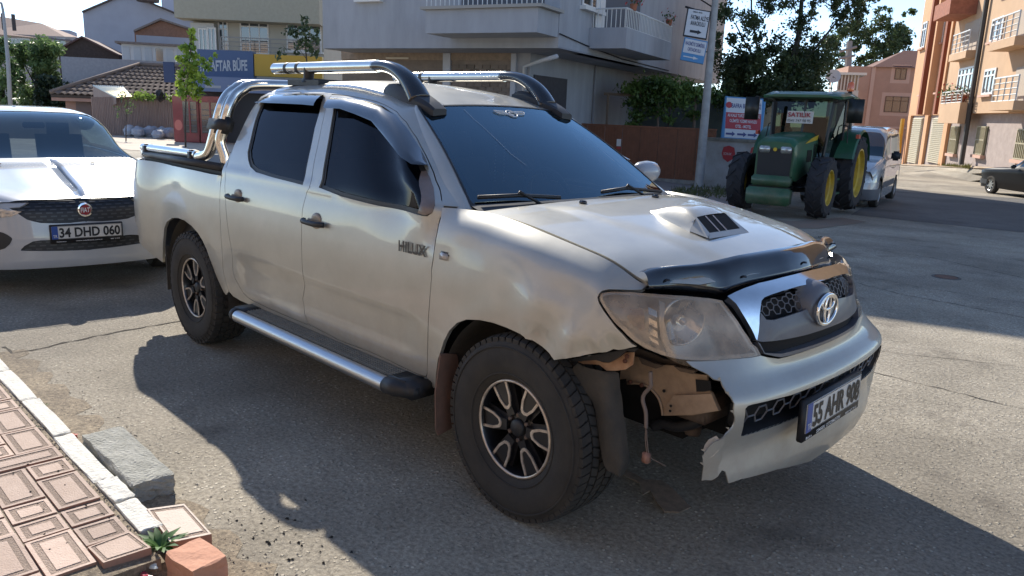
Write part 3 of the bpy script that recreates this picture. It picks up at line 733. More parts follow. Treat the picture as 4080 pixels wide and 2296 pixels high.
o = honey(NB, reg+Mr(reg[::-1]), -.012, 'honeycomb_mesh', .046, .0022, mat('mesh_grey', (.12,.12,.13), rough=.4), truck); tag(o, kind='stuff'); sub(o, gb)
# lower slot trim
sl_o = [tuple(q) for q in NB.S(Z(*zG, [(690,1330),(760,1449)]))]+[tuple(q) for q in NB.S(Z(*zH, [(770,190),(980,235),(1100,210),(1500,75),(1700,5)]))]
sl_i = [tuple(q) for q in NB.S(Z(*zG, [(722,1352),(780,1470)]))]+[tuple(q) for q in NB.S(Z(*zH, [(1000,188),(1400,75),(1620,0)]))]
sl_t = [tuple(q) for q in NB.S(Z(*zG, [(940,1340),(1300,1270),(1580,1170)]))]
cl = lambda L: [q for q in L if q[0] < UC-.005]
sl_o, sl_i, sl_t = cl(sl_o), cl(sl_i), cl(sl_t)
slot = sl_o+[(UC, sl_o[-1][1])]+Mr(sl_o[::-1])+Mr(sl_i)+[(UC, sl_i[-1][1])]+sl_i[::-1]
panel(NB, slot, 'slot_trim', M_gray, truck, gap=0, th=.03, off=.006, step=.03)
slot_h = sl_i+[(UC, sl_i[-1][1])]+Mr(sl_i[::-1])+Mr(sl_t)+[(UC, sl_t[-1][1])]+sl_t[::-1]
panel(NB, slot_h, 'slot_backing', M_dark, truck, gap=-.01, th=0, off=-.02, step=.06)
# domed boss + emblem (ellipses)
ec = PL(Z(*zG, [(1575,905)])[0], (0, 1, 0), 0); fx = float(ec[0])+.0
ec = PL(Z(*zG, [(1575,905)])[0], (1, 0, 0), fx+.022); fx = float(ec[0])
pr = [(0, .0), (.055, -.001), (.078, -.006), (.093, -.020), (.102, -.045), (.106, -.08)]
dm = MB().lathe([(r, h) for r, h in pr], 40, 'x', tuple(ec+np.array([-.004, 0, 0]))).build('emblem_boss', M_gray, truck, True)
em = thing  # (emblem is a part)
def ellipse(cy, cz, a, b, r, n=36, tilt=0): return [(0, cy+a*cos(t), cz+b*sin(t)) for t in np.linspace(0, 2*pi, n)]
mb = MB(); xs = fx+.006
for cy_, cz_, a, b in ((0, 0, .083, .058), (0, .0, .022, .053), (0, .026, .052, .0265)):
    mb.tube([(xs, ec[1]+y, ec[2]+z) for _, y, z in ellipse(cy_, cz_, a, b, 0)], .008 if a > .08 else .0068, 8, caps=False)
mb.build('emblem', M_chrome, truck, True, fix=False)
# ---- headlamps
hl = Z(*zE, [(605,270),(625,228),(665,210),(800,200),(1000,208),(1300,235),(1700,262),(2000,290),(2175,318),(2240,400),(2300,480),(2450,700),(2560,870)])+Z(*zH, [(690,110),(738,212),(650,235),(400,262)])+Z(*zE, [(2250,1075),(2050,1088),(1850,1088),(1600,1062),(1400,1012),(1200,930),(1050,835),(900,690),(760,545),(660,400),(612,320)])
HLo = [tuple(q) for q in NB.S(hl)]
M_lens = glass('aged_headlamp_lens', (.86, .80, .72), 1.45, .03, (1, 1, 1), haze=.34, hazecol=(.66, .55, .42))
M_refl = mat('lamp_reflector', (.72, .70, .68), rough=.10, metal=1.)
M_lbod = mat('lamp_housing', (.62, .56, .49), rough=.22, metal=.55, noise=.35, nscale=10)
bowl_px = Z(*zE, [(1790,640)])[0]; turn_px = Z(*zE, [(1080,520)])[0]
for fr in (False, True):
    hl_ = panel(NB, HLo, 'headlamp', M_lens, truck, gap=.001, th=.0, off=.004, far=fr, step=.04)
    sub(panel(NB, HLo, 'lamp_housing', M_lbod, truck, gap=.0, th=0, off=-.10, far=fr, step=.05), hl_)
    o = ringwall(NB, HLo, .002, -.10, 'lamp_wall', M_lbod, truck)
    if fr:
        for v in o.data.vertices: v.co.y *= -1
    sub(o, hl_)
    ring = shrink(HLo, .013); sub(panel(NB, HLo, 'lamp_bezel', M_lbod, truck, holes=[ring], gap=0, th=0, off=-.006, far=fr, step=.03), hl_)
    q = NB.solve(bowl_px); c = NB.ev([q])[0]; n_ = NB.n([q])[0]; ax = Vector((n_[0]*.85+.15, n_[1]*.85, 0)).normalized()
    if fr: c = c*[1, -1, 1]; ax.y *= -1
    prof = [(.012, -.085), (.040, -.07), (.066, -.048), (.082, -.030), (.086, -.027), (.09, -.034)]
    ob = MB().lathe([(r, h) for r, h in prof], 36, 'x').build('lamp_bowl', M_refl, truck, True, fix=False)
    sub(ob, hl_); ob.location = Vector(c)-Vector(ax)*.026; ob.rotation_euler = (0, 0, atan2(ax.y, ax.x))
    ob = MB().lathe([(0, .012), (.014, .008), (.020, -.02)], 16, 'x').build('bulb_cap', M_refl, truck, True, fix=False); sub(ob, hl_); ob.location = Vector(c)-Vector(ax)*.055; ob.rotation_euler = (0, 0, atan2(ax.y, ax.x))
    # divider with ribbed lens blocks
    dv = Z(*zE, [(1370,290),(1450,330),(1440,560),(1500,800),(1590,1030),(1500,1030),(1420,850),(1375,560)])
    sub(panel(NB, [tuple(x) for x in NB.S(dv)], 'lamp_divider', M_lbod, truck, gap=0, th=.03, off=-.012, far=fr, step=.03), hl_)
    for (y0_, y1_) in ((380, 480), (540, 630), (670, 760), (800, 850)):
        dx = (y0_-380)*.06
        bk = Z(*zE, [(1225+dx, y0_-20), (1345+dx, y0_+45), (1350+dx+8, y1_+45), (1235+dx, y1_-15)])
        sub(panel(NB, [tuple(x) for x in NB.S(bk)], 'reflector_block', M_refl, truck, gap=0, th=.012, off=-.03, far=fr, step=.03), hl_)
    tq = Z(*zE, [(830,340),(1100,330),(1160,420),(1200,760),(1140,770),(960,560)])
    sub(panel(NB, [tuple(x) for x in NB.S(tq)], 'indicator_bulb', mat('amber_lens', (.38,.22,.13), rough=.25, coat=.6, noise=.4, nscale=60), truck, gap=0, th=.01, off=-.05, far=fr, step=.03), hl_)
# ---- glass and cabin
Mws = [(0.012, NW.V[0]+.012), (.012, NW.V[-1]-.012), (.758, NW.V[-1]-.012), (.758, NW.V[0]+.012)]
def rr(lo, hi, r, n=5):
    R = []
    for cx_, cy_, a0 in ((hi[0]-r, hi[1]-r, 0), (lo[0]+r, hi[1]-r, 90), (lo[0]+r, lo[1]+r, 180), (hi[0]-r, lo[1]+r, 270)):
        R += [(cx_+r*cos(radians(a0+t)), cy_+r*sin(radians(a0+t))) for t in np.linspace(0, 90, n)]
    return R
wo = rr((.004, NW.V[0]+.006), (.762, NW.V[-1]-.006), .05)
ws = panel(NW, wo, 'windscreen', M_wglass, truck, gap=0, th=0, off=-.002, step=.06)
wi = rr((.06, NW.V[0]+.035), (.735, NW.V[-1]-.035), .09)
sub(panel(NW, wo, 'windscreen_frit', mat('frit_black', (.01,.012,.018), rough=.25, coat=.5), truck, holes=[wi], gap=0, th=0, off=-.006, step=.05), ws)
we = rr((-.012, NW.V[0]-.006), (.775, NW.V[-1]+.006), .05)
sub(panel(NW, we, 'windscreen_seal', M_bplast, truck, holes=[shrink(wo, .004)], gap=0, th=.01, off=.001, step=.05), ws)
cowl = MB(); 
cw = [NW.ev([(.03, v)])[0]+np.array([.0, 0, -.004]) for v in np.linspace(NW.V[0], NW.V[-1], 13)]
cv = [np.array([c[0]+.13, c[1]*1.02, c[2]-.03]) for c in cw]
mesh_obj('cowl', np.concatenate([cw, cv]), [(i, i+1, 13+i+1, 13+i) for i in range(12)], M_bplast, truck, True)
# winged sticker, beads, crack lines
st = [NW.ev([NW.solve(p)])[0]+np.array([.004,0,.004]) for p in Z(*zJ, [(1270,310),(1515,330),(1510,370),(1470,392),(1420,380),(1340,365)])]
q = NW.solve(Z(*zJ, [(1410,338)])[0]); cc = NW.ev([q])[0]; nn_ = NW.n([q])[0]; e2 = np.array([0,1.,0]); e1 = np.cross(e2, nn_); e1 = e1/np.linalg.norm(e1)*(1 if np.cross(e2, nn_)[2] > 0 else -1)
mb = MB()
def W2(a, b): return cc+nn_*.003+e2*a+e1*b
def strip_(pts, r): mb.tube([W2(*p) for p in pts], r, 4)
strip_([(.033*cos(t), .033*sin(t)) for t in np.linspace(0, 2*pi, 20)], .003); strip_([(.015*cos(t), .015*sin(t)) for t in np.linspace(.5, 5, 12)], .003)
for s_ in (-1, 1):
    strip_([(s_*.035, .022), (s_*.11, .028), (s_*.105, .012)], .0025); strip_([(s_*.036, .008), (s_*.10, .010)], .0025); strip_([(s_*.035, -.008), (s_*.09, -.006), (s_*.105, .012)], .0025)
sub(mb.build('winged_sticker', mat('sticker_white', (.65,.65,.65), rough=.6), ws, fix=False), ws)
mb = MB(); mb.tube([NW.ev([NW.solve(p)])[0]+nn_*.0015 for p in Z(*zJ, [(800,280),(920,400),(1040,500),(1280,730),(1400,850),(1600,1000)])], .0007, 3)
sub(mb.build('glass_crack', mat('crack_white', (.45,.5,.55), rough=.3), ws, fix=False), ws)
cab = MB(); cab.box((-2.6, -.76, .40), (-.5, .76, .46)); cab.box((-2.64, -.76, .42), (-2.60, .76, 1.25)); cab.box((-.62, -.78, .45), (-.48, .78, 1.02))
cab.box((-.95, -.74, .92), (-.50, .74, 1.10))
cab.build('cabin_interior', mat('cabin_dark', (.02,.022,.025), rough=.8), truck)
cab = MB().add([(-.52,-.70,1.16),(-.52,.70,1.16),(-.85,.70,1.13),(-.85,-.70,1.13),(-.9,-.7,1.0),(-.9,.7,1.0)], [(0,1,2,3),(3,2,5,4)]).build('dashboard', mat('dash_grey', (.035,.038,.042), rough=.7), truck, fix=False)
for sy in (-.38, .38):
    s_ = MB(); s_.box((-1.75, sy-.25, .62), (-1.2, sy+.25, .82)); s_.obox((-1.78, sy, 1.02), (.06,0,.02), (0,.24,0), (-.08,0,.30)); s_.obox((-1.88, sy, 1.41), (.045,0,.0), (0,.13,0), (-.02,0,.08))
    s_.build('front_seat', M_seat, truck, True, bevel=.03)
s_ = MB(); s_.box((-2.45, -.62, .62), (-2.0, .62, .8)); s_.obox((-2.5, 0, 1.0), (.05,0,.01), (0,.6,0), (-.05,0,.25)); s_.build('rear_seat', M_seat, truck, True, bevel=.03)
sw = MB(); sc_ = Vector((-1.02, .37, 1.13)); ax1 = Vector((0,1,0)); ax2 = Vector((-.35,0,.94)).normalized()
sw.tube([tuple(sc_+(ax1*cos(t)+ax2*sin(t))*.19) for t in np.linspace(0, 2*pi, 30)], .016, 8, caps=False); sw.tube([tuple(sc_-ax1*.18), tuple(sc_+ax1*.18)], .02, 6); sw.tube([tuple(sc_), tuple(sc_+Vector((.25,0,-.1)))], .03, 6)
sw.build('steering_wheel', mat('wheel_black', (.015,.015,.017), rough=.5), truck, True, fix=False)
q = NW.solve(Z(*zJ, [(1540,545)])[0]); rc = NW.ev([q])[0]+np.array([-.10, .0, -.03])
MB().box(rc-np.array([.02,.12,.035]), rc+np.array([.02,.12,.035])).build('rear_view_mirror', M_bplast, truck, True, bevel=.012)
mb = MB()
for s_ in (-.035, .03):
    for k in range(13): mb.lathe([(0, -.006), (.006, 0), (0, .006)], 6, 'z', (rc[0]+.02, rc[1]-.07+s_, rc[2]-.02-k*.018))
mb.build('bead_string', mat('beads', (.5,.5,.48), rough=.4), truck, True)['kind'] = 'stuff'
# wipers
for p in (Z(*A5, [(1020,70),(1320,55),(1640,70)]), D((1510,492),(1570,482),(1660,492))):
    P3 = [NW.ev([NW.solve(a)])[0]+nn_*.02 for a in p]; mb = MB(); mb.tube(P3, .010, 6)
    mid = P3[1]; mb.tube([mid, mid+nn_*.02, np.array([mid[0]+.06, mid[1]+.12, mid[2]-.05])], .007, 6); mb.build('wiper', M_bplast, truck, True, fix=False)
# ---- visors above the side glass
def visor(pxs_top, pxs_low, fr):
    a = NA.S(pxs_top); b = NA.S(pxs_low); V = []; n = len(a)
    T = np.array(a); B = np.array(b); 
    for t, h in ((0, .004), (.25, .020), (.6, .034), (.9, .040), (1., .038)):
        uv = T+(B-T)*t; V.append(NA.ev(uv)+NA.n(uv)*h)
    V = np.concatenate(V); F = [(k*n+i, k*n+i+1, (k+1)*n+i+1, (k+1)*n+i) for k in range(4) for i in range(n-1)]
    if fr: V = mirror_pts(V)
    return mesh_obj('window_visor', V, F, M_visor, truck, True)
for fr in (False, True):
    visor(Z(*zC, [(395,290),(560,300),(800,325),(1050,405),(1220,520),(1370,700),(1500,900),(1600,1080),(1640,1190)]),
          Z(*zC, [(355,470),(560,480),(760,555),(960,640),(1130,810),(1240,950),(1320,1100),(1440,1215),(1600,1235)]), fr)
    visor(Z(*zT, [(1700,700),(1760,620),(1850,580),(2050,565),(2300,560),(2560,575)]), Z(*zT, [(1725,716),(1850,722),(2000,728),(2150,735),(2330,745),(2480,760)]), fr)
# mirror stub on the near door, whole mirror on the far one
mq = [tuple(q) for q in NA.S(Z(*zC, [(1545,1240),(1610,1235),(1660,1330),(1700,1449)])+Z(*A5, [(706,60),(690,160),(640,178),(585,160),(600,0)]))]
panel(NA, mq, 'mirror_stub', mat('mirror_stub_plastic', (.16,.12,.10), rough=.4, coat=.5, noise=.3), truck, gap=0, th=.02, off=.004)
p = PL(d1(1625, 432), (0, 1, 0), .96)
mb = MB(); mb.lathe([(0, -.10), (.04, -.095), (.060, -.06), (.066, 0), (.060, .06), (.04, .095), (0, .10)], 20, 'y', (p[0], .96, p[2])); mb.build('door_mirror', mat('mirror_shell', (.34,.37,.42), rough=.25, coat=.5), truck, True)
# ---- roof rails
def rail(yy, pts_bar, fr, rear_x, front_x, zb):
    s = -1 if not fr else 1
    mb = MB(); mb.tube([(rear_x, s*yy, zb), (front_x, s*yy, zb-.0)], .033, 20); o = mb.build('roof_rail', M_chrome, truck, True, fix=False, auto=.6)
    for bx in (rear_x+.12, rear_x+.22): sub(MB().tube([(bx, s*yy, zb), (bx+.035, s*yy, zb)], .035, 20).build('rail_band', M_black, truck), o)
    return o
# foot profile taken from the photograph on the plane of the rail
RY = .47
ft = PL(Z(*zC, [(1160,190)])[0], (0, 1, 0), -RY)
bar_r = PL(d1(692, 172), (0, 1, 0), -RY); bar_f = PL(d1(945, 168), (0, 1, 0), -RY)
zb = float(bar_r[2]+bar_f[2])/2
print('rail', bar_r, bar_f, zb)
T2 = (1360, 0, 1360)
for fr in (False, True):
    s = 1 if fr else -1
    rx, fx_ = float(bar_r[0]), float(bar_f[0])
    mb = MB(); mb.tube([(rx, s*RY, zb), (fx_+.02, s*RY, zb)], .033, 24); rl = mb.build('roof_rail', M_rail, truck, True, fix=False, auto=.6)
    for bx in (rx+.16, rx+.30): sub(MB().tube([(bx, s*RY, zb), (bx+.03, s*RY, zb)], .035, 20).build('rail_band', M_bplast, truck, auto=.6), rl)
    # front foot : swept black horn running down to a flared base
    zr_ = 1.70
    path = [(fx_-.005, zb, .036), (fx_+.07, zb, .037), (fx_+.145, zb-.010, .040), (fx_+.22, zb-.034, .046), (fx_+.295, zb-.075, .053), (fx_+.35, zb-.125, .060), (fx_+.39, zb-.175, .066)]
    mb = MB(); P3 = [(x, s*RY, z) for x, z, r in path]; mb.tube(smooth_curve(P3, 4), list(np.interp(np.linspace(0, 6, 25), range(7), [r for *_, r in path])), 16, flat=.8)
    mb.build('rail_foot', M_black, truck, True, fix=False)
    def rz(x, y):
        u = np.array([[-1.6, NA.V[16]]])
        for _ in range(14):
            p = NA.raw(u)[0]; e = np.array([x-p[0], -abs(y)-p[1]]); u = u+np.array([[e[0]*.9, e[1]*.9]]); u[0, 0] = np.clip(u[0, 0], -2.65, -.47); u[0, 1] = np.clip(u[0, 1], NA.V[13], NA.V[-1])
        return float(NA.raw(u)[0][2])
    mb = MB(); v = []; nseg = 10
    for i in range(nseg+1):
        x = fx_+.13+.42*i/nseg; hw_ = .060+.03*sin(pi*i/nseg); hh = [.02,.045,.055,.055,.052,.05,.046,.042,.036,.028,.012][i]
        hw_ *= .72; xq = min(x, -1.14); dz_ = -.25*max(0, x+1.14); z0 = rz(xq, RY)+dz_; zi, zo = rz(xq, RY-hw_)+dz_, rz(xq, RY+hw_)+dz_; so = s
        v += [(x, s*(RY-hw_), zi-.02), (x, s*(RY-hw_*.96), zi+hh*.6), (x, s*(RY-hw_*.7), z0+hh), (x, s*(RY+hw_*.7), z0+hh*.9), (x, s*(RY+hw_*.96), zo+hh*.6), (x, s*(RY+hw_), zo-.02)]
    f = [(i*6+j, i*6+j+1, (i+1)*6+j+1, (i+1)*6+j) for i in range(nseg) for j in range(5)]+[(0,1,2,3,4,5), tuple(nseg*6+k for k in range(6))[::-1]]
    mb.add(v, f); mb.build('foot_base', M_bplast, truck, True, auto=.5)
    # rear post
    px_ = rx+.42
    mb = MB(); mb.tube([(px_, s*RY, zb), (px_-.01, s*RY, zb-.06), (px_-.01, s*RY, rz(px_, RY)+.01)], [.034, .030, .045], 14); mb.box((px_-.20, s*RY-.035, rz(px_, RY)-.01), (px_+.16, s*RY+.035, rz(px_, RY)+.022)); mb.build('rail_post', M_bplast, truck, True, auto=.6)
# ---- sports bar of twin tubes behind the cab and rails on the bed
def at_y(px, y): return PL(px, (0, 1, 0), y)
SB = Z(*zT, [(930,1375),(1060,1330),(1120,1160),(1170,960),(1230,740),(1300,600),(1400,510),(1560,450)])
for fr in (False, True):
    s = 1 if fr else -1
    hoop = []
    for i, p in enumerate(SB):
        yv = -(.80 - [0,.0,.01,.03,.06,.10,.15,.24][i]); q = at_y(p, yv); hoop.append((q[0]+.0, s*abs(q[1]), q[2]))
    hoop = [(h[0], h[1], h[2]) for h in hoop]
    xm_ = hoop[-1][0]; zt = hoop[-1][2]
    if not fr: print('hoop', np.round(hoop, 2))
    P = hoop+[(xm_-.0, s*.2, zt+.012), (xm_, 0, zt+.016)]
    MB().tube(smooth_curve(P, 6), .034, 16).build('sports_bar_tube', M_rail, truck, True, fix=False)
    P2 = [(hoop[2][0]+.135, s*.77, 1.19), (hoop[2][0]+.125, s*.77, 1.28)]+[(h[0]+.10, h[1]-s*.005, h[2]+.0) for h in hoop[2:]]+[(xm_+.10, s*.2, zt+.012), (xm_+.10, 0, zt+.016)]
    MB().tube(smooth_curve(P2, 6), .034, 16).build('sports_bar_tube', M_rail, truck, True, fix=False)
    c1 = Vector(hoop[3]); c2 = Vector(P2[3]); md = (c1+c2)/2; dr = (Vector(hoop[4])-Vector(hoop[2])).normalized(); wd = (c2-c1).normalized(); nn2 = dr.cross(wd)
    MB().obox(md, wd*.11, dr*.055, nn2*.042).build('bar_clamp', M_bplast, truck, True, bevel=.02)
    r0_ = at_y(d1(362, 371), -.80); r1_ = at_y(Z(*zT, [(900,1340)])[0], -.80)
    mb = MB(); mb.tube([(r0_[0], s*.80, r0_[2]), (r1_[0]+.03, s*.80, r1_[2])], .030, 16); br = mb.build('bed_rail', M_rail, truck, True, fix=False, auto=.6)
    for t in (.10, .97):
        x = r0_[0]+(r1_[0]-r0_[0])*t; z = r0_[2]+(r1_[2]-r0_[2])*t
        sub(MB().box((x-.04, s*.80-.034, 1.2), (x+.035, s*.80+.034, z+.03)).build('rail_bracket', M_bplast, truck, True, bevel=.012), br)
    # black cap on the bed wall
    mb = MB(); mb.tube([(-4.02, s*.822, 1.222), (-3.4, s*.826, 1.222), (-2.70, s*.826, 1.222)], [.022, .026, .026], 10); mb.build('bed_cap', M_bplast, truck, True, fix=False)
MB().box((-1.0+hoop[-1][0]+1.0-.02, -.14, zt+.0), (hoop[-1][0]+.13, .14, zt+.062)).build('bar_lamp', M_bplast, truck, True, bevel=.01)
# bed floor, tailgate, cab back
mb = MB(); mb.box((-4.08, -.76, .78), (-2.70, .76, .82)); mb.box((-4.08, -.80, .5), (-2.70, -.74, 1.20)); mb.box((-4.08, .74, .5), (-2.70, .80, 1.20)); mb.build('bed_tub', M_bplast, truck)
mb = MB(); mb.box((-4.19, -.80, .62), (-4.13, .80, 1.205)); mb.build('tailgate', M_paint, truck, True, bevel=.02)
for s in (-1, 1): MB().box((-4.185, min(s*.80,s*.845), .72), (-4.10, max(s*.80,s*.845), 1.02)).build('tail_lamp', mat('tail_red', (.25,.01,.01), rough=.15, coat=1), truck, True, bevel=.01)
colr = [NA.ev([(-2.655, v)])[0]+np.array([.01,0,0]) for v in np.linspace(Vk[4], Vk[-1], 22)]
ring_ = colr+[np.array([c[0], -c[1], c[2]]) for c in colr[::-1][1:]]
mesh_obj('cab_back', ring_, [tuple(range(len(ring_)))], M_paint, truck, False)
mb = MB(); mb.box((-2.69, -.55, 1.30), (-2.65, .55, 1.62)); mb.build('rear_window', M_black, truck)
# chassis, engine bay and wheel arches
mb = MB(); mb.box((-4.05, -.50, .42), (.55, .50, .60)); mb.box((-.45, -.56, .55), (.50, .56, .98)); mb.box((-2.6, -.80, .36), (-.55, .80, .46)); mb.box((-.05,-.75,.33),(.05,.75,.42)); mb.box((-3.13,-.75,.30),(-3.03,.75,.45))
mb.box((.45, -.40, .45), (.70, .40, .95)); mb.build('chassis', M_dark, truck)
def archliner(cx_, s, r=.475, a0=-8, a1=188, y0=.87, y1=.52):
    V = []; F = []; A_ = np.radians(np.linspace(a0, a1, 25)); n = len(A_)
    for yv in (y0, y1): V += [(cx_+r*cos(a), s*yv, .385+r*sin(a)) for a in A_]
    F = [(i, i+1, n+i+1, n+i) for i in range(n-1)]
    V += [(cx_, s*y1, .385)]; F += [(n+i, n+i+1, 2*n) for i in range(n-1)]
    mesh_obj('wheel_liner', V, F, M_liner, truck, True)
archliner(-3.085, -1, .485); archliner(-3.085, 1, .485); archliner(0, 1, .47); archliner(-.0, -1, .47, 60, 188)
# ---- steps
P_a = PL(Z(*zB, [(1120,830)])[0], (0, 1, 0), -1.0); P_b = PL(Z(*zD, [(1090,1400)])[0], (0, 1, 0), -1.0)
print('step', P_a, P_b)
zs = float(P_a[2]+P_b[2])/2; xa, xb_ = float(P_a[0]), float(P_b[0])
for s in (-1, 1):
    stp = MB().tube([(xa, s*1.0, zs), (xb_, s*1.0, zs)], .036, 18).build('side_step', M_steel, truck, True, fix=False, auto=.6)
    mb = MB(); mb.box((xa+.02, s*.965 if s > 0 else -.965, zs+.012), (xb_+.06, s*.86 if s > 0 else -.86, zs+.03)) if False else mb.box((xa+.02, min(s*.965, s*.85), zs+.012), (xb_+.06, max(s*.965, s*.85), zs+.03))
    for k in range(6): yv = s*(.868+.017*k); mb.box((xa+.03, yv-.004, zs+.03), (xb_+.05, yv+.004, zs+.034))
    sub(mb.build('step_pad', M_tread, truck), stp)
    mb = MB(); mb.tube([(xa+.005, s*1.0, zs), (xa-.05, s*.99, zs), (xa-.10, s*.96, zs)], [.040, .040, .030], 14); mb.box((xa-.10, min(s*.98, s*.86), zs-.02), (xa+.04, max(s*.98, s*.86), zs+.036)); sub(mb.build('step_end_cap', M_bplast, truck, True, bevel=.006), stp)
    mb = MB(); mb.tube([(xb_-.005, s*1.0, zs), (xb_+.06, s*.99, zs), (xb_+.17, s*.94, zs-.005)], [.040, .042, .030], 14); mb.box((xb_-.02, min(s*.985, s*.85), zs-.035), (xb_+.17, max(s*.985, s*.85), zs+.034)); sub(mb.build('step_end_cap', M_bplast, truck, True, bevel=.006), stp)
    for x in (xa+.25, (xa+xb_)/2, xb_-.3): sub(MB().box((x-.02, min(s*.97, s*.6), zs-.02), (x+.02, max(s*.97, s*.6), zs+.0)).build('step_bracket', M_dark, truck), stp)
# ---- mud flaps
fp = [PL(p, (1, 0, 0), -.42) for p in Z(*zD, [(1790,1010),(1850,998),(1990,1000),(2010,1040),(2030,1250)])+Z(1360, 1531, 1360, [(870,100),(850,325),(735,388),(715,350),(712,60)])]
plate(fp, 'mud_flap', mat('rusty_mud_flap', (.10,.065,.05), rough=.8, col2=(.19,.10,.07), nscale=14), truck, .008)
MB().box((-.43, .62, .22), (-.42, .88, .62)).build('mud_flap', M_liner, truck); MB().box((-3.58, -.88, .28), (-3.57, -.64, .60)).build('mud_flap', M_liner, truck); MB().box((-3.58, .64, .28), (-3.57, .88, .60)).build('mud_flap', M_liner, truck)
# ---- number plate
pc = [PL(p, (1, 0, 0), .935) for p in Z(*zH, [(1345,830),(2038,440),(1995,800),(1310,1165)])]
fc = [PL(p, (1, 0, 0), .925) for p in Z(*zH, [(1255,850),(2055,425),(2025,820),(1300,1272)])]
print('plate', np.round(pc, 3), np.round(fc, 3))

# pillar strips closing the cab shell against the windscreen
for fr in (False, True):
    A_ = [NA.ev([(-.50, v)])[0] for v in np.linspace(Vk[8]-.02, Vk[14]+.02, 16)]; B_ = [NW.ev([(u, NW.V[0]+.004)])[0] for u in np.linspace(.0, .77, 16)]
    V = []
    for a, b in zip(A_, B_):
        n_ = np.array([.35, -.75, .45])
        for t in (0, .33, .66, 1): p = a+(b-a)*t; V.append(p+n_*(.012*sin(pi*t))-np.array([0,-.004,0.002]))
    if fr: V = mirror_pts(V)
    mesh_obj('windscreen_pillar', V, [(4*i+j, 4*i+j+1, 4*i+j+5, 4*i+j+4) for i in range(15) for j in range(3)], M_paint, truck, True)
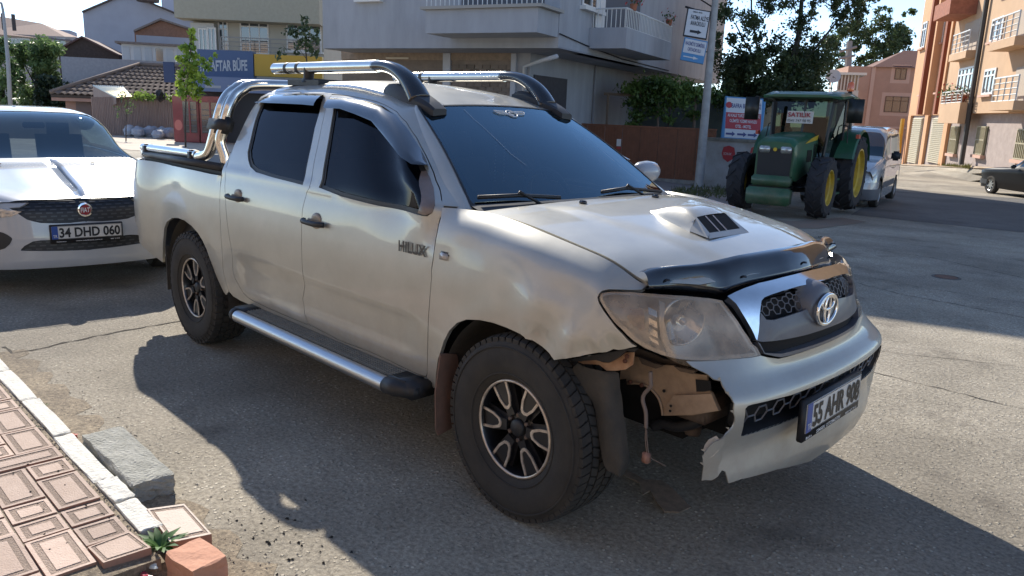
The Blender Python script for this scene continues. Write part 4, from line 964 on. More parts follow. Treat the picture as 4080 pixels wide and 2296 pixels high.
# ---- wheels
def make_wheel(lug, seed):
    """wheel centred on its hub, outer face towards -y"""
    rnd = random.Random(seed)
    rim = MB()
    rim.lathe([(.203,-.105),(.199,-.098),(.192,-.080),(.185,.0),(.180,.09),(.205,.10)], 48)
    rim.lathe([(.0,-.070),(.06,-.070),(.075,-.062),(.080,-.03),(.08,.06)], 30)
    rim.lathe([(.10,.02),(.165,.02),(.165,.04),(.10,.04)], 30)
    for k in range(6):
        a = radians(2+60*k); e1 = np.array([cos(a), 0, sin(a)]); e2 = np.array([-sin(a), 0, cos(a)])
        poly = [(.055,-.022),(.088,-.020),(.13,-.034),(.197,-.041),(.197,.041),(.13,.034),(.088,.020),(.055,.022)]
        rim.prism(poly, e1, e2, (0,-.088,0), np.array([0,.022,0]))
        poly = [(.05,-.03),(.12,-.045),(.195,-.06),(.195,.06),(.12,.045),(.05,.03)]
        rim.prism(poly, e1, e2, (0,-.066,0), np.array([0,.03,0]))
    rim = rim.build('wheel', M_rim, None, True, auto=.5)
    ring = MB().lathe([(.1935,-.1005),(.1945,-.107),(.2035,-.107),(.2050,-.100)], 64).build('rim_lip', M_mach, rim, True, fix=False)
    for k in range(6):
        a = radians(2+60*k); e1 = np.array([cos(a), 0, sin(a)]); e2 = np.array([-sin(a), 0, cos(a)])
        w_ = .0075; out_ = [(.197,-.045),(.13,-.036),(.092,-.020),(.083,-.004),(.083,.008),(.092,.021),(.13,.036),(.197,.045)]
        inn = [(.197,-.034),(.135,-.026),(.102,-.013),(.096,-.002),(.096,.004),(.102,.013),(.135,.026),(.197,.034)]
        m = MB(); Y0, Y1 = -.0925, -.086; n = len(out_)
        v = [e1*p[0]+e2*p[1]+np.array([0,Y0,0]) for p in out_]+[e1*p[0]+e2*p[1]+np.array([0,Y0,0]) for p in inn]
        v += [q+np.array([0,Y1-Y0,0]) for q in v]
        f = [(i, i+1, n+i+1, n+i) for i in range(n-1)]+[(i, i+1, 2*n+i+1, 2*n+i) for i in range(n-1)]+[(n+i, n+i+1, 3*n+i+1, 3*n+i) for i in range(n-1)]
        m.add(v, f); m.build('spoke_trim', M_mach, rim, fix=True)
        a2 = a+radians(30); c = (.054*cos(a2), 0, .054*sin(a2))
        MB().lathe([(0,-.082),(.008,-.082),(.011,-.078),(.011,-.066)], 6, 'y', c).build('wheel_nut', mat('rusty_nut', (.16,.12,.10), rough=.5, metal=.6), rim)
    MB().lathe([(0,-.092),(.03,-.090),(.036,-.084),(.038,-.07)], 24).build('centre_cap', M_bplast, rim, True)
    t = MB()
    prof = [(.205,-.100),(.215,-.112),(.245,-.126),(.285,-.134),(.325,-.131),(.352,-.124),(.368,-.112),(.374,-.100),(.376,-.05),(.376,0),(.376,.05),(.374,.10),(.352,.124),(.285,.134),(.205,.10)]
    t.lathe(prof, 72)
    for r, h in ((.232,-.1235),(.340,-.1300)): t.lathe([(r-.002,h+.001),(r,h-.0022),(r+.004,h-.0022),(r+.006,h+.001)], 72)
    nb = 44 if lug > .5 else 60
    for k in range(nb):
        a0 = 2*pi*k/nb
        for j, (ya, yb) in enumerate(((-.118,-.076),(-.068,-.030),(-.020,.020),(.030,.068),(.076,.118))):
            aa = a0+(.5*2*pi/nb if j % 2 else 0); da = 2*pi/nb*(.33 if lug > .5 else .40); h0, h1 = .372, .3865
            if j in (0, 4): h0 = .362
            q = []
            for rr_ in (h0, h1):
                for s1, yy in ((-1, ya), (1, ya), (1, yb), (-1, yb)):
                    r2 = rr_-(.008 if (j == 0 and yy == ya) or (j == 4 and yy == yb) else 0); ang = aa+s1*da+(.02 if yy == ya else -.02)*(1 if j % 2 else -1)
                    q.append((r2*cos(ang), yy, r2*sin(ang)))
            t.add(q, [(4,5,6,7),(0,1,5,4),(1,2,6,5),(2,3,7,6),(3,0,4,7)])
        if lug > .5:
            q = []
            for rr_, yy in ((.335,-.126),(.366,-.113)):
                for s1 in (-1, 1):
                    ang = a0+s1*.035; q.append((rr_*cos(ang), yy-.0, rr_*sin(ang))); q.append((rr_*cos(ang), yy-.008, rr_*sin(ang)))
            t.add(q, [(1,3,7,5),(0,1,5,4),(2,3,7,6),(0,1,3,2),(4,5,7,6)])
    ty = t.build('tyre', M_rub, rim, True, auto=.7)
    return rim
wf = make_wheel(.3, 1); wr = make_wheel(.9, 2)
def put_wheel(w_, loc, rot, first):
    r = w_ if first else dup(w_); r.parent = truck; r.location = Vector(loc)-Vector(T0); r.rotation_euler = rot; return r
put_wheel(wf, (.01, -.782, .386), (0, 0, 0), True); put_wheel(wf, (0, .782, .386), (0, .3, pi), False)
put_wheel(wr, (-3.085, -.782, .386), (0, radians(-23), 0), True); put_wheel(wr, (-3.085, .782, .386), (0, 1, pi), False)
# ---- number plate on the bumper
def number_plate(par, o_, xd, zd, W, H, txt, fr_txt, m_y=.0):
    """o_: lower left corner of the white plate, seen from the front"""
    o_, xd, zd = map(np.array, (o_, xd, zd)); n = np.cross(xd, zd)
    fr = MB().obox(o_+xd*W/2+zd*(H/2-.012)-n*.014, xd*(W/2+.012), n*.013, zd*(H/2+.024)).build('plate_frame', M_bplast, par, True, bevel=.004)
    pl = MB().obox(o_+xd*W/2+zd*H/2+n*.000, xd*W/2, n*.002, zd*H/2).build('number_plate', mat('plate_white', (.62,.61,.58), rough=.35, noise=.08), par)
    q = o_+n*.0035
    bl = mesh_obj('plate_blue_band', [q, q+xd*.045, q+xd*.045+zd*H, q+zd*H], [(0,1,2,3)], mat('plate_blue', (.02,.07,.30), rough=.4), pl)
    mk = mat('plate_black', (.01,.01,.012), rough=.5)
    text_obj('plate_letters', 'TR', mat('plate_letter_white', (.7,.7,.7), rough=.5), pl, q+xd*.008+zd*.012+n*.001, xd, zd, .024, width=.03)
    text_obj('plate_number', txt, mk, pl, q+xd*.054+zd*.014, xd, zd, H-.030, width=W-.066, bold=.03)
    m = MB()
    for a, b in (((.046,.002),(W-.003,.004)),((.046,H-.004),(W-.003,H-.002)),((W-.005,.002),(W-.003,H-.002))):
        c0 = q+xd*a[0]+zd*a[1]; c1 = q+xd*b[0]+zd*b[1]; m.add([c0, c0+xd*(b[0]-a[0]), c1, c0+zd*(b[1]-a[1])], [(0,1,2,3)])
    m.build('plate_border', mk, pl, fix=False)
    for s_, x0, wd, h in fr_txt: text_obj('frame_lettering', s_, mat('plate_letter_white', (.7,.7,.7)), fr, o_+xd*x0-zd*.026+n*.001, xd, zd, h, width=wd, bold=.01)
    for c in pl.children: c.location = (0, 0, 0)
    for c in fr.children: c.location = (0, 0, 0)
    return pl
a = np.array([.936,-.300,.516]); b = np.array([.926,.200,.524]); xd = (b-a)/np.linalg.norm(b-a); zd = np.array([-.02,.0,1]); zd = zd-xd*(zd@xd); zd /= np.linalg.norm(zd)
number_plate(truck, a, xd, zd, .50, .112, '55 AHR 908', [('Bafra', .01, .05, .010), ('SIMSEK OTOMOTIV', .10, .22, .014), ('0535 427 79 51', .37, .11, .009)])
# ---- what the missing bumper corner lays bare
def py(y, x0, y0, w, pts): return [PL(p, (0, 1, 0), y) for p in Z(x0, y0, w, pts)]
plate(py(-.80, *zE, [(230,1075),(330,1050),(620,1000),(1000,935),(1095,925),(1050,975),(950,960),(870,1030),(740,1110),(640,1100),(560,1080),(330,1095),(250,1100)]), 'bumper_bracket', M_bplast, truck, .012)
rk = plate(py(-.775, *zE, [(330,1100),(560,1075),(650,1110),(740,1115),(790,1045),(940,985),(1050,980),(1030,1140),(940,1200),(830,1215),(700,1215),(600,1140),(400,1130)]), 'rusty_bracket', mat('rusty_cream', (.50,.34,.22), rough=.6, col2=(.30,.13,.06), nscale=11), truck, .006)
ap = plate(py(-.62, *zE, [(870,1320),(880,1200),(1000,1130),(1045,1035),(1120,1040),(1320,1130),(1400,1140),(1550,1150),(1720,1180),(1800,1250),(1990,1275),(1990,1449)])+py(-.62, *zF, [(2050,215),(2150,440),(1800,500),(1410,505),(1405,380),(1380,310),(1350,260),(1300,195),(1240,140),(1170,108),(1100,90),(960,95),(950,30),(870,40)]), 'inner_apron', M_primer, truck, .01)
o = plate(py(-.635, *zF, [(1560,245),(1840,235),(2040,225),(2130,440),(1800,490),(1480,495),(1465,380)]), 'apron_rib', M_primer, truck, .008); sub(o, ap)
o = plate(py(-.632, *zF, [(1840,40),(2030,60),(2040,180),(1960,195),(1850,198)]), 'apron_opening', M_dark, truck, .003); sub(o, ap)
for p, r in (((1432,188), .006), ((1520,380), .005), ((1512,445), .005)):
    c = py(-.648 if r < .006 else -.63, *zF, [p])[0]; sub(MB().lathe([(0,-.001),(r,-.001),(r,.002)], 12, 'y', c).build('bolt_hole', M_dark, truck, fix=False), ap)
# edge roll of the apron
o = MB().tube(smooth_curve(py(-.625, *zF, [(960,90),(1100,88),(1180,108),(1245,142),(1300,195),(1350,258),(1385,330),(1410,430),(1415,500)]), 3), .005, 6).build('apron_edge', M_primer, truck, True, fix=False); sub(o, ap)
plate(py(-.60, *zE, [(1045,1035),(1095,930),(1250,980),(1420,1060),(1600,1090),(1730,1095),(1730,1200),(1400,1150)]), 'lamp_support', mat('brown_dust', (.10,.075,.06), rough=.8, noise=.4), truck, .01)
# liner strip hanging down, slightly cupped
L_ = py(-.82, *zE, [(330,1120),(255,1210),(330,1330)])+py(-.82, *zF, [(380,140),(450,230),(490,310),(530,400),(560,560),(600,780),(640,960),(680,1140),(740,1220)])
R_ = py(-.76, *zE, [(760,1215),(850,1250),(860,1449)])+py(-.76, *zF, [(880,250),(905,400),(920,480),(960,620),(970,800),(985,930),(990,1000),(985,1090),(930,1225)])
L_ = densify(smooth_curve(L_, 2), 9, False); R_ = densify(smooth_curve(R_, 2), 9, False)
V = []; n = min(len(L_), len(R_)); cols = 7
for i in range(n):
    for j in range(cols): t = j/(cols-1); p = L_[i]*(1-t)+R_[i]*t; V.append(p+np.array([.03*sin(pi*t), -.025*sin(pi*t)-.006*sin(9*t+i*.4), 0]))
hl2 = mesh_obj('torn_arch_liner', V, [(i*cols+j, i*cols+j+1, (i+1)*cols+j+1, (i+1)*cols+j) for i in range(n-1) for j in range(cols-1)], M_liner, truck, True)
T5b = (1360, 1531, 1360)
rag = [G(p, .03) for p in Z(*T5b, [(2030,650),(2110,655),(2290,735),(2420,740),(2500,790),(2640,905),(2560,935),(2440,930),(2380,870),(2330,800),(2275,825),(2250,750),(2100,690)])]
rag = [np.array([r[0], r[1], .02+.05*max(0, 1-i_*.18) if i_ < 4 else .02]) for i_, r in enumerate(rag)]
plate(rag, 'torn_liner_flap', mat('torn_felt', (.26,.21,.16), rough=1, noise=.4, nscale=30), truck, .006)
wy = -.74
m = MB(); m.tube(smooth_curve(py(wy, *zF, [(1262,-60),(1265,60),(1262,130),(1180,230),(1165,320),(1200,450),(1205,560),(1205,660)]), 5), .0075, 8); m.tube(smooth_curve(py(wy, *zF, [(1205,660),(1195,780),(1205,900),(1215,990)]), 4), .0022, 5); m.tube(smooth_curve(py(wy, *zF, [(1215,690),(1215,780),(1225,880),(1235,990)]), 4), .0022, 5); m.tube(smooth_curve(py(wy, *zF, [(1200,990),(1290,1060),(1380,1110),(1460,1155)]), 4), .0018, 5)
wr_ = m.build('hanging_wire', mat('dusty_cable', (.17,.13,.11), rough=.7), truck, True, fix=False); wr_['kind'] = 'stuff'
a, b = py(wy, *zF, [(1160,1090),(1250,990)]); sub(MB().box((a[0], wy-.012, a[2]), (b[0]+.002, wy+.012, b[2])).build('wire_plug', mat('plug_clay', (.30,.16,.12), rough=.7), truck, True, bevel=.004), wr_)
# flange of the torn bumper turned inwards
fl_ = [NB.ev([NB.solve(p)])[0]-NB.n([NB.solve(p)])[0]*o_ for p, o_ in zip(Z(*zF, [(1985,1060),(2070,1030),(2130,960),(2190,850),(2165,818),(2060,862),(2000,932),(1962,980)]), (.0,.0,.0,.0,.03,.03,.03,.02))]
sub(plate(fl_, 'bumper_flange', M_paint, truck, .003), bmp)
MB().lathe([(0,-.04),(.10,-.04),(.13,0),(.13,.2),(0,.2)], 20, 'y', (.02,-.60,.39)).build('brake_hub', M_dark, truck, True)
m = MB(); m.tube([(.0,-.66,.36),(.05,-.3,.40)], .035, 8); m.tube([(.12,-.62,.38),(.2,-.25,.45)], .02, 8); m.tube([(.02,-.52,.45),(.0,-.48,.95)], .05, 10); m.build('suspension', mat('suspension_rust', (.05,.04,.035), rough=.8), truck, True, fix=False)['kind'] = 'stuff'

# further bits in the cavity: crash beam end, duct, clips and crumpled sheet
M_rb = mat('brown_grime', (.13,.095,.07), rough=.85, col2=(.07,.05,.04), nscale=12, bump=.3)
MB().obox(PL(Z(*zF, [(1900,330)])[0], (0,1,0), -.50), (.10,-.02,.01), (0,.10,0), (0,0,.045)).build('crash_beam', M_rb, truck, True, bevel=.01)
m = MB(); m.tube(smooth_curve(py(-.55, *zF, [(1300,640),(1420,600),(1560,640),(1760,620),(1900,560)]), 4), .022, 8); m.build('cooler_hose', M_bplast, truck, True, fix=False)
MB().lathe([(0,-.03),(.03,-.03),(.034,.0),(.02,.03),(0,.03)], 12, 'z', py(-.52, *zF, [(1810,640)])[0]).build('horn', M_rb, truck, True)
for k, pz in enumerate(([(1100,1035),(1300,1120),(1420,1150),(1330,1190),(1150,1130)], [(1560,1160),(1700,1190),(1840,1220),(1800,1260),(1640,1225)])):
    plate(py(-.655, *zE, pz), 'bent_bracket', M_rb, truck, .02)
for pz in ((960,1030),(935,1090),(1150,1400),(1000,1360)):
    c = py(-.79 if pz[0] < 1000 else -.64, *zE, [pz])[0]; MB().lathe([(0,-.006),(.008,-.005),(.009,.002)], 10, 'y', c).build('rusty_bolt', mat('rust_dark', (.10,.04,.025), rough=.9), truck, True)
for k in range(7):     # shreds along the torn edge
    q = NB.ev([rg[8+k*5]])[0]; q2 = NB.n([rg[8+k*5]])[0]
    MB().add([q, q+np.array([-.012,-.010,.004+.003*k % .01]), q+np.array([-.002,-.004,.014])], [(0,1,2)]).build('torn_shred', M_paint, truck, fix=False)
# ================================================================ GROUND
def ground_mat(name, c1, c2, fleck, fs=70., bump=.35, patch=1.2):
    m = bpy.data.materials.new(name); m.use_nodes = True; n = m.node_tree; b = n.nodes['Principled BSDF']; L = n.links.new; N = n.nodes.new
    tc = N('ShaderNodeTexCoord'); O = tc.outputs['Object']
    big = N('ShaderNodeTexNoise'); big.inputs['Scale'].default_value = patch; big.inputs['Detail'].default_value = 9; big.inputs['Roughness'].default_value = .68; L(O, big.inputs['Vector'])
    rp = N('ShaderNodeValToRGB'); rp.color_ramp.elements[0].position = .36; rp.color_ramp.elements[1].position = .66; rp.color_ramp.elements[0].color = (*c2, 1); rp.color_ramp.elements[1].color = (*c1, 1); L(big.outputs[0], rp.inputs[0])
    fine = N('ShaderNodeTexNoise'); fine.inputs['Scale'].default_value = 48; fine.inputs['Detail'].default_value = 8; fine.inputs['Roughness'].default_value = .75; L(O, fine.inputs['Vector'])
    mx = N('ShaderNodeMix'); mx.data_type = 'RGBA'; mx.blend_type = 'MULTIPLY'; mx.inputs[0].default_value = 1; L(rp.outputs[0], mx.inputs[6])
    r2 = N('ShaderNodeValToRGB'); r2.color_ramp.elements[0].position = .3; r2.color_ramp.elements[1].position = .7; r2.color_ramp.elements[0].color = (.38,.37,.36,1); r2.color_ramp.elements[1].color = (1.5,1.5,1.5,1); L(fine.outputs[0], r2.inputs[0]); L(r2.outputs[0], mx.inputs[7])
    vo = N('ShaderNodeTexVoronoi'); vo.inputs['Scale'].default_value = fs; vo.inputs['Randomness'].default_value = 1; L(O, vo.inputs['Vector'])
    sep = N('ShaderNodeSeparateColor'); L(vo.outputs['Color'], sep.inputs[0])
    gt = N('ShaderNodeMath'); gt.operation = 'GREATER_THAN'; gt.inputs[1].default_value = .70; L(sep.outputs[0], gt.inputs[0])
    ls = N('ShaderNodeMapRange'); ls.inputs[1].default_value = .22; ls.inputs[2].default_value = .36; ls.inputs[3].default_value = 1; ls.inputs[4].default_value = 0; L(vo.outputs['Distance'], ls.inputs[0])
    mu = N('ShaderNodeMath'); mu.operation = 'MULTIPLY'; L(gt.outputs[0], mu.inputs[0]); L(ls.outputs[0], mu.inputs[1])
    mk = N('ShaderNodeMath'); mk.operation = 'MULTIPLY'; L(mu.outputs[0], mk.inputs[0])
    r3 = N('ShaderNodeMapRange'); r3.inputs[1].default_value = .4; r3.inputs[2].default_value = .6; r3.inputs[3].default_value = .15; r3.inputs[4].default_value = .9; L(big.outputs[0], r3.inputs[0]); L(r3.outputs[0], mk.inputs[1])
    m2 = N('ShaderNodeMix'); m2.data_type = 'RGBA'; L(mk.outputs[0], m2.inputs[0]); L(mx.outputs[2], m2.inputs[6]); m2.inputs[7].default_value = (*fleck, 1)
    st = N('ShaderNodeTexNoise'); st.inputs['Scale'].default_value = .35; st.inputs['Detail'].default_value = 5; L(O, st.inputs['Vector'])
    r4 = N('ShaderNodeValToRGB'); r4.color_ramp.elements[0].position = .35; r4.color_ramp.elements[1].position = .6; r4.color_ramp.elements[0].color = (.70,.69,.68,1); r4.color_ramp.elements[1].color = (1.14,1.12,1.08,1); L(st.outputs[0], r4.inputs[0])
    m3 = N('ShaderNodeMix'); m3.data_type = 'RGBA'; m3.blend_type = 'MULTIPLY'; m3.inputs[0].default_value = 1; L(m2.outputs[2], m3.inputs[6]); L(r4.outputs[0], m3.inputs[7])
    sp = N('ShaderNodeTexNoise'); sp.inputs['Scale'].default_value = 1.7; sp.inputs['Detail'].default_value = 7; sp.inputs['Roughness'].default_value = .6; L(O, sp.inputs['Vector'])
    r5 = N('ShaderNodeValToRGB'); r5.color_ramp.elements[0].position = .58; r5.color_ramp.elements[1].position = .70; r5.color_ramp.elements[0].color = (1,1,1,1); r5.color_ramp.elements[1].color = (.66,.65,.65,1); L(sp.outputs[0], r5.inputs[0])
    m4 = N('ShaderNodeMix'); m4.data_type = 'RGBA'; m4.blend_type = 'MULTIPLY'; m4.inputs[0].default_value = 1; L(m3.outputs[2], m4.inputs[6]); L(r5.outputs[0], m4.inputs[7]); L(m4.outputs[2], b.inputs['Base Color']); b.inputs['Roughness'].default_value = .88
    ad = N('ShaderNodeMath'); ad.operation = 'ADD'; L(fine.outputs[0], ad.inputs[0]); L(mu.outputs[0], ad.inputs[1])
    bp = N('ShaderNodeBump'); bp.inputs['Strength'].default_value = bump; bp.inputs['Distance'].default_value = .02; L(ad.outputs[0], bp.inputs['Height']); L(bp.outputs[0], b.inputs['Normal'])
    return m
M_road = ground_mat('worn_asphalt', (.40,.36,.295), (.285,.255,.205), (.74,.69,.58), 42., .8)
xs = [-400,-120,-80,-60,-45,-35,-25,-15,-8,-4,0,4,8,20,60,300]; ys = [-300,-40,-10,-3,1.2,2,4,8,12,20,30,45,60,90,400]
V = [(x, y, gz(x, y)) for y in ys for x in xs]; nx = len(xs)
mesh_obj('road', V, [(j*nx+i, j*nx+i+1, (j+1)*nx+i+1, (j+1)*nx+i) for j in range(len(ys)-1) for i in range(nx-1)], M_road)['kind'] = 'structure'
# cracks: thin grooves with ragged width, one object each
M_crack = mat('crack_dirt', (.05,.043,.035), rough=1, noise=.4, nscale=30)
def crack(pxs, wd=.012, name='road_crack'):
    P = [G(p) for p in pxs]; P = densify(P, .05, False); V = []; rnd = random.Random(len(P))
    off = 0
    for i, p in enumerate(P):
        t = P[min(i+1, len(P)-1)]-P[max(i-1, 0)]; n = np.array([-t[1], t[0], 0]); n /= np.linalg.norm(n)+1e-9; off = .7*off+rnd.uniform(-.012, .012); w_ = wd*rnd.uniform(.15, 1.1)
        V += [p+n*(off-w_/2)+[0,0,.003], p+n*(off+w_/2)+[0,0,.003]]
    o = mesh_obj(name, V, [(2*i, 2*i+1, 2*i+3, 2*i+2) for i in range(len(P)-1)], M_crack); o['kind'] = 'structure'
crack(D((60,885),(180,860),(300,835),(450,808),(560,790)), .022); crack(D((60,885),(30,890),(0,875)), .03)
crack(D((2130,705),(2260,740),(2400,765),(2576,800)), .016); crack(D((2140,690),(2300,720),(2450,745),(2576,762)), .012); crack(D((2190,935),(2350,975),(2576,1030)), .014); crack(D((2180,880),(2400,905),(2576,925)), .01)
crack(D((2180,625),(2350,650),(2576,700)), .02)
# patch of darker old asphalt in the street beyond
pt = [G(p, .004) for p in D((2140,540),(2576,585),(2576,500),(2240,480))]
mesh_obj('road_patch', pt, [(0,1,2,3)], ground_mat('dark_asphalt', (.13,.125,.12), (.10,.098,.095), (.2,.2,.19), 90))['kind'] = 'structure'
g0 = G(d1(2380,698))
mc = thing('manhole_cover', 'small round rusty cover set in the road right of the bonnet', 'manhole cover', (g0[0], g0[1], g0[2]))
MB().lathe([(0,.010),(.10,.010),(.105,.008),(.12,.006),(.125,.0)], 28, 'z').build('cover_plate', mat('rust_iron', (.16,.08,.05), rough=.8, noise=.4), mc)
MB().lathe([(.13,.0),(.13,.007),(.155,.006),(.16,.0)], 28, 'z').build('cover_ring', mat('iron_grey', (.10,.09,.08), rough=.8), mc)
# ---- pavement at the left: bed, kerb stones, patterned tiles
M_dirt = ground_mat('pavement_dirt', (.34,.28,.20), (.20,.16,.115), (.45,.40,.32), 90, .6, 6)
def slab(name, x0, x1, y0, y1, z0, z1, m): 
    o = MB().box((x0, y0, z0), (x1, y1, z1)).build(name, m); o['kind'] = 'structure'; return o
pave = slab('pavement', -30, -.50, -8, -2.095, -.05, .0615, M_dirt)
slab('pavement', -.50, 12, -8, -2.45, -.05, .03, M_dirt)
M_kerb = mat('white_kerb_stone', (.66,.64,.58), rough=.9, noise=.16, nscale=22, bump=.5, bscale=60)
M_tile = mat('pink_cement_tile', (.54,.41,.335), rough=.8, col2=(.44,.32,.255), nscale=8, bump=.35, bscale=160)
M_tileb = mat('tile_border_relief', (.33,.25,.20), rough=.95, col2=(.48,.37,.30), nscale=90, bump=.9, bscale=200)
M_tiles = mat('tile_side', (.36,.20,.14), rough=.95, noise=.2)
vary(M_tile, .22); vary(M_tileb, .2)
def rough_box(lo, hi, amp, seed, name, m, parent=None, sub_=3, top=None):
    bm = bmesh.new(); bmesh.ops.create_cube(bm, size=1); bmesh.ops.bevel(bm, geom=list(bm.edges), offset=.03, segments=1, affect='EDGES')
    bmesh.ops.subdivide_edges(bm, edges=[e for e in bm.edges if e.calc_length() > .5], cuts=sub_, use_grid_fill=True)
    lo = Vector(lo); hi = Vector(hi); rnd = random.Random(seed)
    for v in bm.verts:
        v.co = Vector((lo[i]+(v.co[i]+.5)*(hi[i]-lo[i]) for i in range(3)))
        v.co += Vector((rnd.uniform(-amp, amp), rnd.uniform(-amp, amp), rnd.uniform(-amp, amp)*.5))
    me = bpy.data.meshes.new(name); bm.to_mesh(me); bm.free()
    me.materials.append(m); o = bpy.data.objects.new(name, me); COL.objects.link(o)
    if parent: o.parent = parent
    return o
kb = [-.70,-.99,-1.22,-1.82,-2.40,-2.98,-3.56,-4.14,-4.72]
for i in range(len(kb)-1):
    dz = [.0,.004,-.003,.002,0,0,0,0][i]
    o = rough_box((kb[i+1]+.006, -2.092+dz, -.03), (kb[i]-.006, -2.012+dz*.5, .072+dz), .004, i, 'kerb_stone', M_kerb)
    tag(o, ['white kerb stone broken short, nearest the green weed','short white kerb stone second from the weed end','short white kerb stone beside the end of the grey slab','long white kerb stone alongside the grey concrete slab','long white kerb stone between small tuft and slab corner','long white kerb stone at the left picture edge','kerb stone continuing left beyond the picture','farthest kerb stone continuing along the pavement'][i], 'kerb stone', 'white kerb stones edging the pavement')
def tile(x0, x1, y0, y1, z, rnd, parent=None, th=.05):
    g = .004; x0 += g; x1 -= g; y0 += g; y1 -= g; j = lambda a=.0012: rnd.uniform(-a, a)
    R = []
    for ins, dz in ((0, 0), (.014, 0), (.016, -.0025), (.034, -.0025), (.036, 0)):
        R.append([(x0+ins+j(), y0+ins+j(), z+dz), (x1-ins+j(), y0+ins+j(), z+dz), (x1-ins+j(), y1-ins+j(), z+dz), (x0+ins+j(), y1-ins+j(), z+dz)])
    tl = rnd.uniform(-.004, .004); tx = rnd.uniform(-.01, .01); ty = rnd.uniform(-.01, .01); cx_, cy_ = (x0+x1)/2, (y0+y1)/2
    V = [(x, y, zz+tl+(x-cx_)*tx+(y-cy_)*ty) for r in R for x, y, zz in r]; F = []; MI = []
    for k in range(4):
        for i in range(4): a = k*4+i; b = k*4+(i+1) % 4; F.append((a, b, b+4, a+4)); MI.append(1 if k in (1, 2, 3) and k == 2 else (1 if k == 1 or k == 3 else 0))
    F.append((16,17,18,19)); MI.append(0); o = len(V); V += [(x, y, z-th) for x, y, zz in R[0]]
    for i in range(4): F.append((i, o+i, o+(i+1) % 4, (i+1) % 4)); MI.append(2)
    return mesh_obj('paving_tile', V, F, [M_tile, M_tileb, M_tiles], parent, matidx=MI)
rnd = random.Random(11)
fixed = [(-2.00,-1.715,0,1),(-1.705,-1.565,0,2),(-1.555,-1.395,0,1),(-1.385,-1.07,0,1),(-1.055,-.905,0,1),(-.895,-.735,0,1),
         (-1.86,-1.715,1,1),(-1.555,-1.22,1,1),(-1.21,-1.06,1,1),(-1.05,-.905,1,1),(-.895,-.60,1,1)]
occ = set()
colw = .156; ytop = -2.112
def put(a, b, c, w_): tile(a, b, ytop-colw*(c+w_), ytop-colw*c, .068, rnd, pave)
for a, b, c, w_ in fixed: put(a, b, c, w_)
for c in range(0, 6):
    for (lo, hi) in ([(-3.4, -2.005)] if c == 0 else [(-3.4, -1.865), (-.595, -.56)] if c == 1 else [(-3.4, -.52)]):
        x = hi
        while x-lo > .12:
            L_ = rnd.choice([.155, .155, .31, .31]); 
            if x-L_ < lo: L_ = x-lo
            if L_ < .08: break
            put(x-L_, x, c, 1); x -= L_+.002
# loose pieces at the broken end
def loose(corners, zt, th, name, label, cat, mats, mi=None, extra=None):
    P = [np.array([*c, z]) for c, z in zip(corners, zt)]; th = th
    V = [p for p in P]+[p-[0,0,th] for p in P]; c = sum(P)/4
    rings = []
    for f in (.0, .10, .115, .24, .26): rings.append([p+(c-p)*f-[0,0,.0025 if f in (.115, .24) else 0] for p in P])
    V = [q for r in rings for q in r]; F = []; MI = []
    for k in range(4):
        for i in range(4): a = k*4+i; b = k*4+(i+1) % 4; F.append((a, b, b+4, a+4)); MI.append(1 if k >= 1 else 0)
    F.append((16,17,18,19)); MI.append(0); o = len(V); V += [p-[0,0,th] for p in P]
    for i in range(4): F.append((i, o+i, o+(i+1) % 4, (i+1) % 4)); MI.append(2)
    F.append((o+3,o+2,o+1,o)); MI.append(2)
    ob = mesh_obj(name, V, F, mats, None, matidx=MI); bm = bmesh.new(); bm.from_mesh(ob.data); bmesh.ops.recalc_face_normals(bm, faces=bm.faces); bm.to_mesh(ob.data); bm.free()
    return tag(ob, label, cat)
M_tile2 = mat('pale_tile', (.62,.52,.44), rough=.8, noise=.1, nscale=20, bump=.3, bscale=120)
loose([(-.855,-2.015),(-.57,-2.035),(-.545,-1.895),(-.82,-1.885)], [.075,.068,.06,.066], .05, 'loose_tile', 'pale patterned paving tile lying loose on the road beside the weed', 'paving tile', [M_tile2, M_tileb, M_tiles])
loose([(-.72,-2.265),(-.56,-2.262),(-.545,-2.11),(-.73,-2.12)], [.072,.085,.09,.074], .055, 'broken_tile', 'broken reddish patterned tile tilted up beside the green weed', 'paving tile', [M_tile, M_tileb, M_tiles])
o = rough_box((-.47, -2.085, .0), (-.29, -1.955, .105), .005, 5, 'brick', mat('orange_brick', (.56,.29,.19), rough=.85, col2=(.46,.22,.14), nscale=16, bump=.3), sub_=2); tag(o, 'chipped orange brick lying at the bottom edge beside the pale tile', 'brick')
o.data.transform(Matrix.Translation((-.38,-2.02,0)) @ Matrix.Rotation(.12, 4, 'Z') @ Matrix.Translation((.38,2.02,0)))
o = rough_box((-1.72, -1.995, .0), (-1.06, -1.825, .088), .006, 9, 'concrete_slab', mat('grey_concrete', (.40,.395,.36), rough=.95, col2=(.24,.24,.21), nscale=14, bump=.8, bscale=70), sub_=6); tag(o, 'rough grey concrete slab lying on the road against the kerb', 'slab')
for (x, y, s, lb) in ((-.235,-1.975,.03,'small reddish brick chip right of the orange brick'),(-.62,-2.16,.035,'jagged brick shard below the green weed')):
    tag(rough_box((x-s,y-s*.7,0),(x+s,y+s*.7,s), .008, int(x*100), 'brick_chip', MATS['orange_brick'], sub_=1), lb, 'brick')
o = loose([(-.245,-1.95),(-.13,-1.93),(-.13,-1.86),(-.20,-1.90)], [.016]*4, .012, 'tile_shard', 'thin flat tile shard lying right of the brick chip', 'paving tile', [M_tile2, M_tile2, M_tiles])
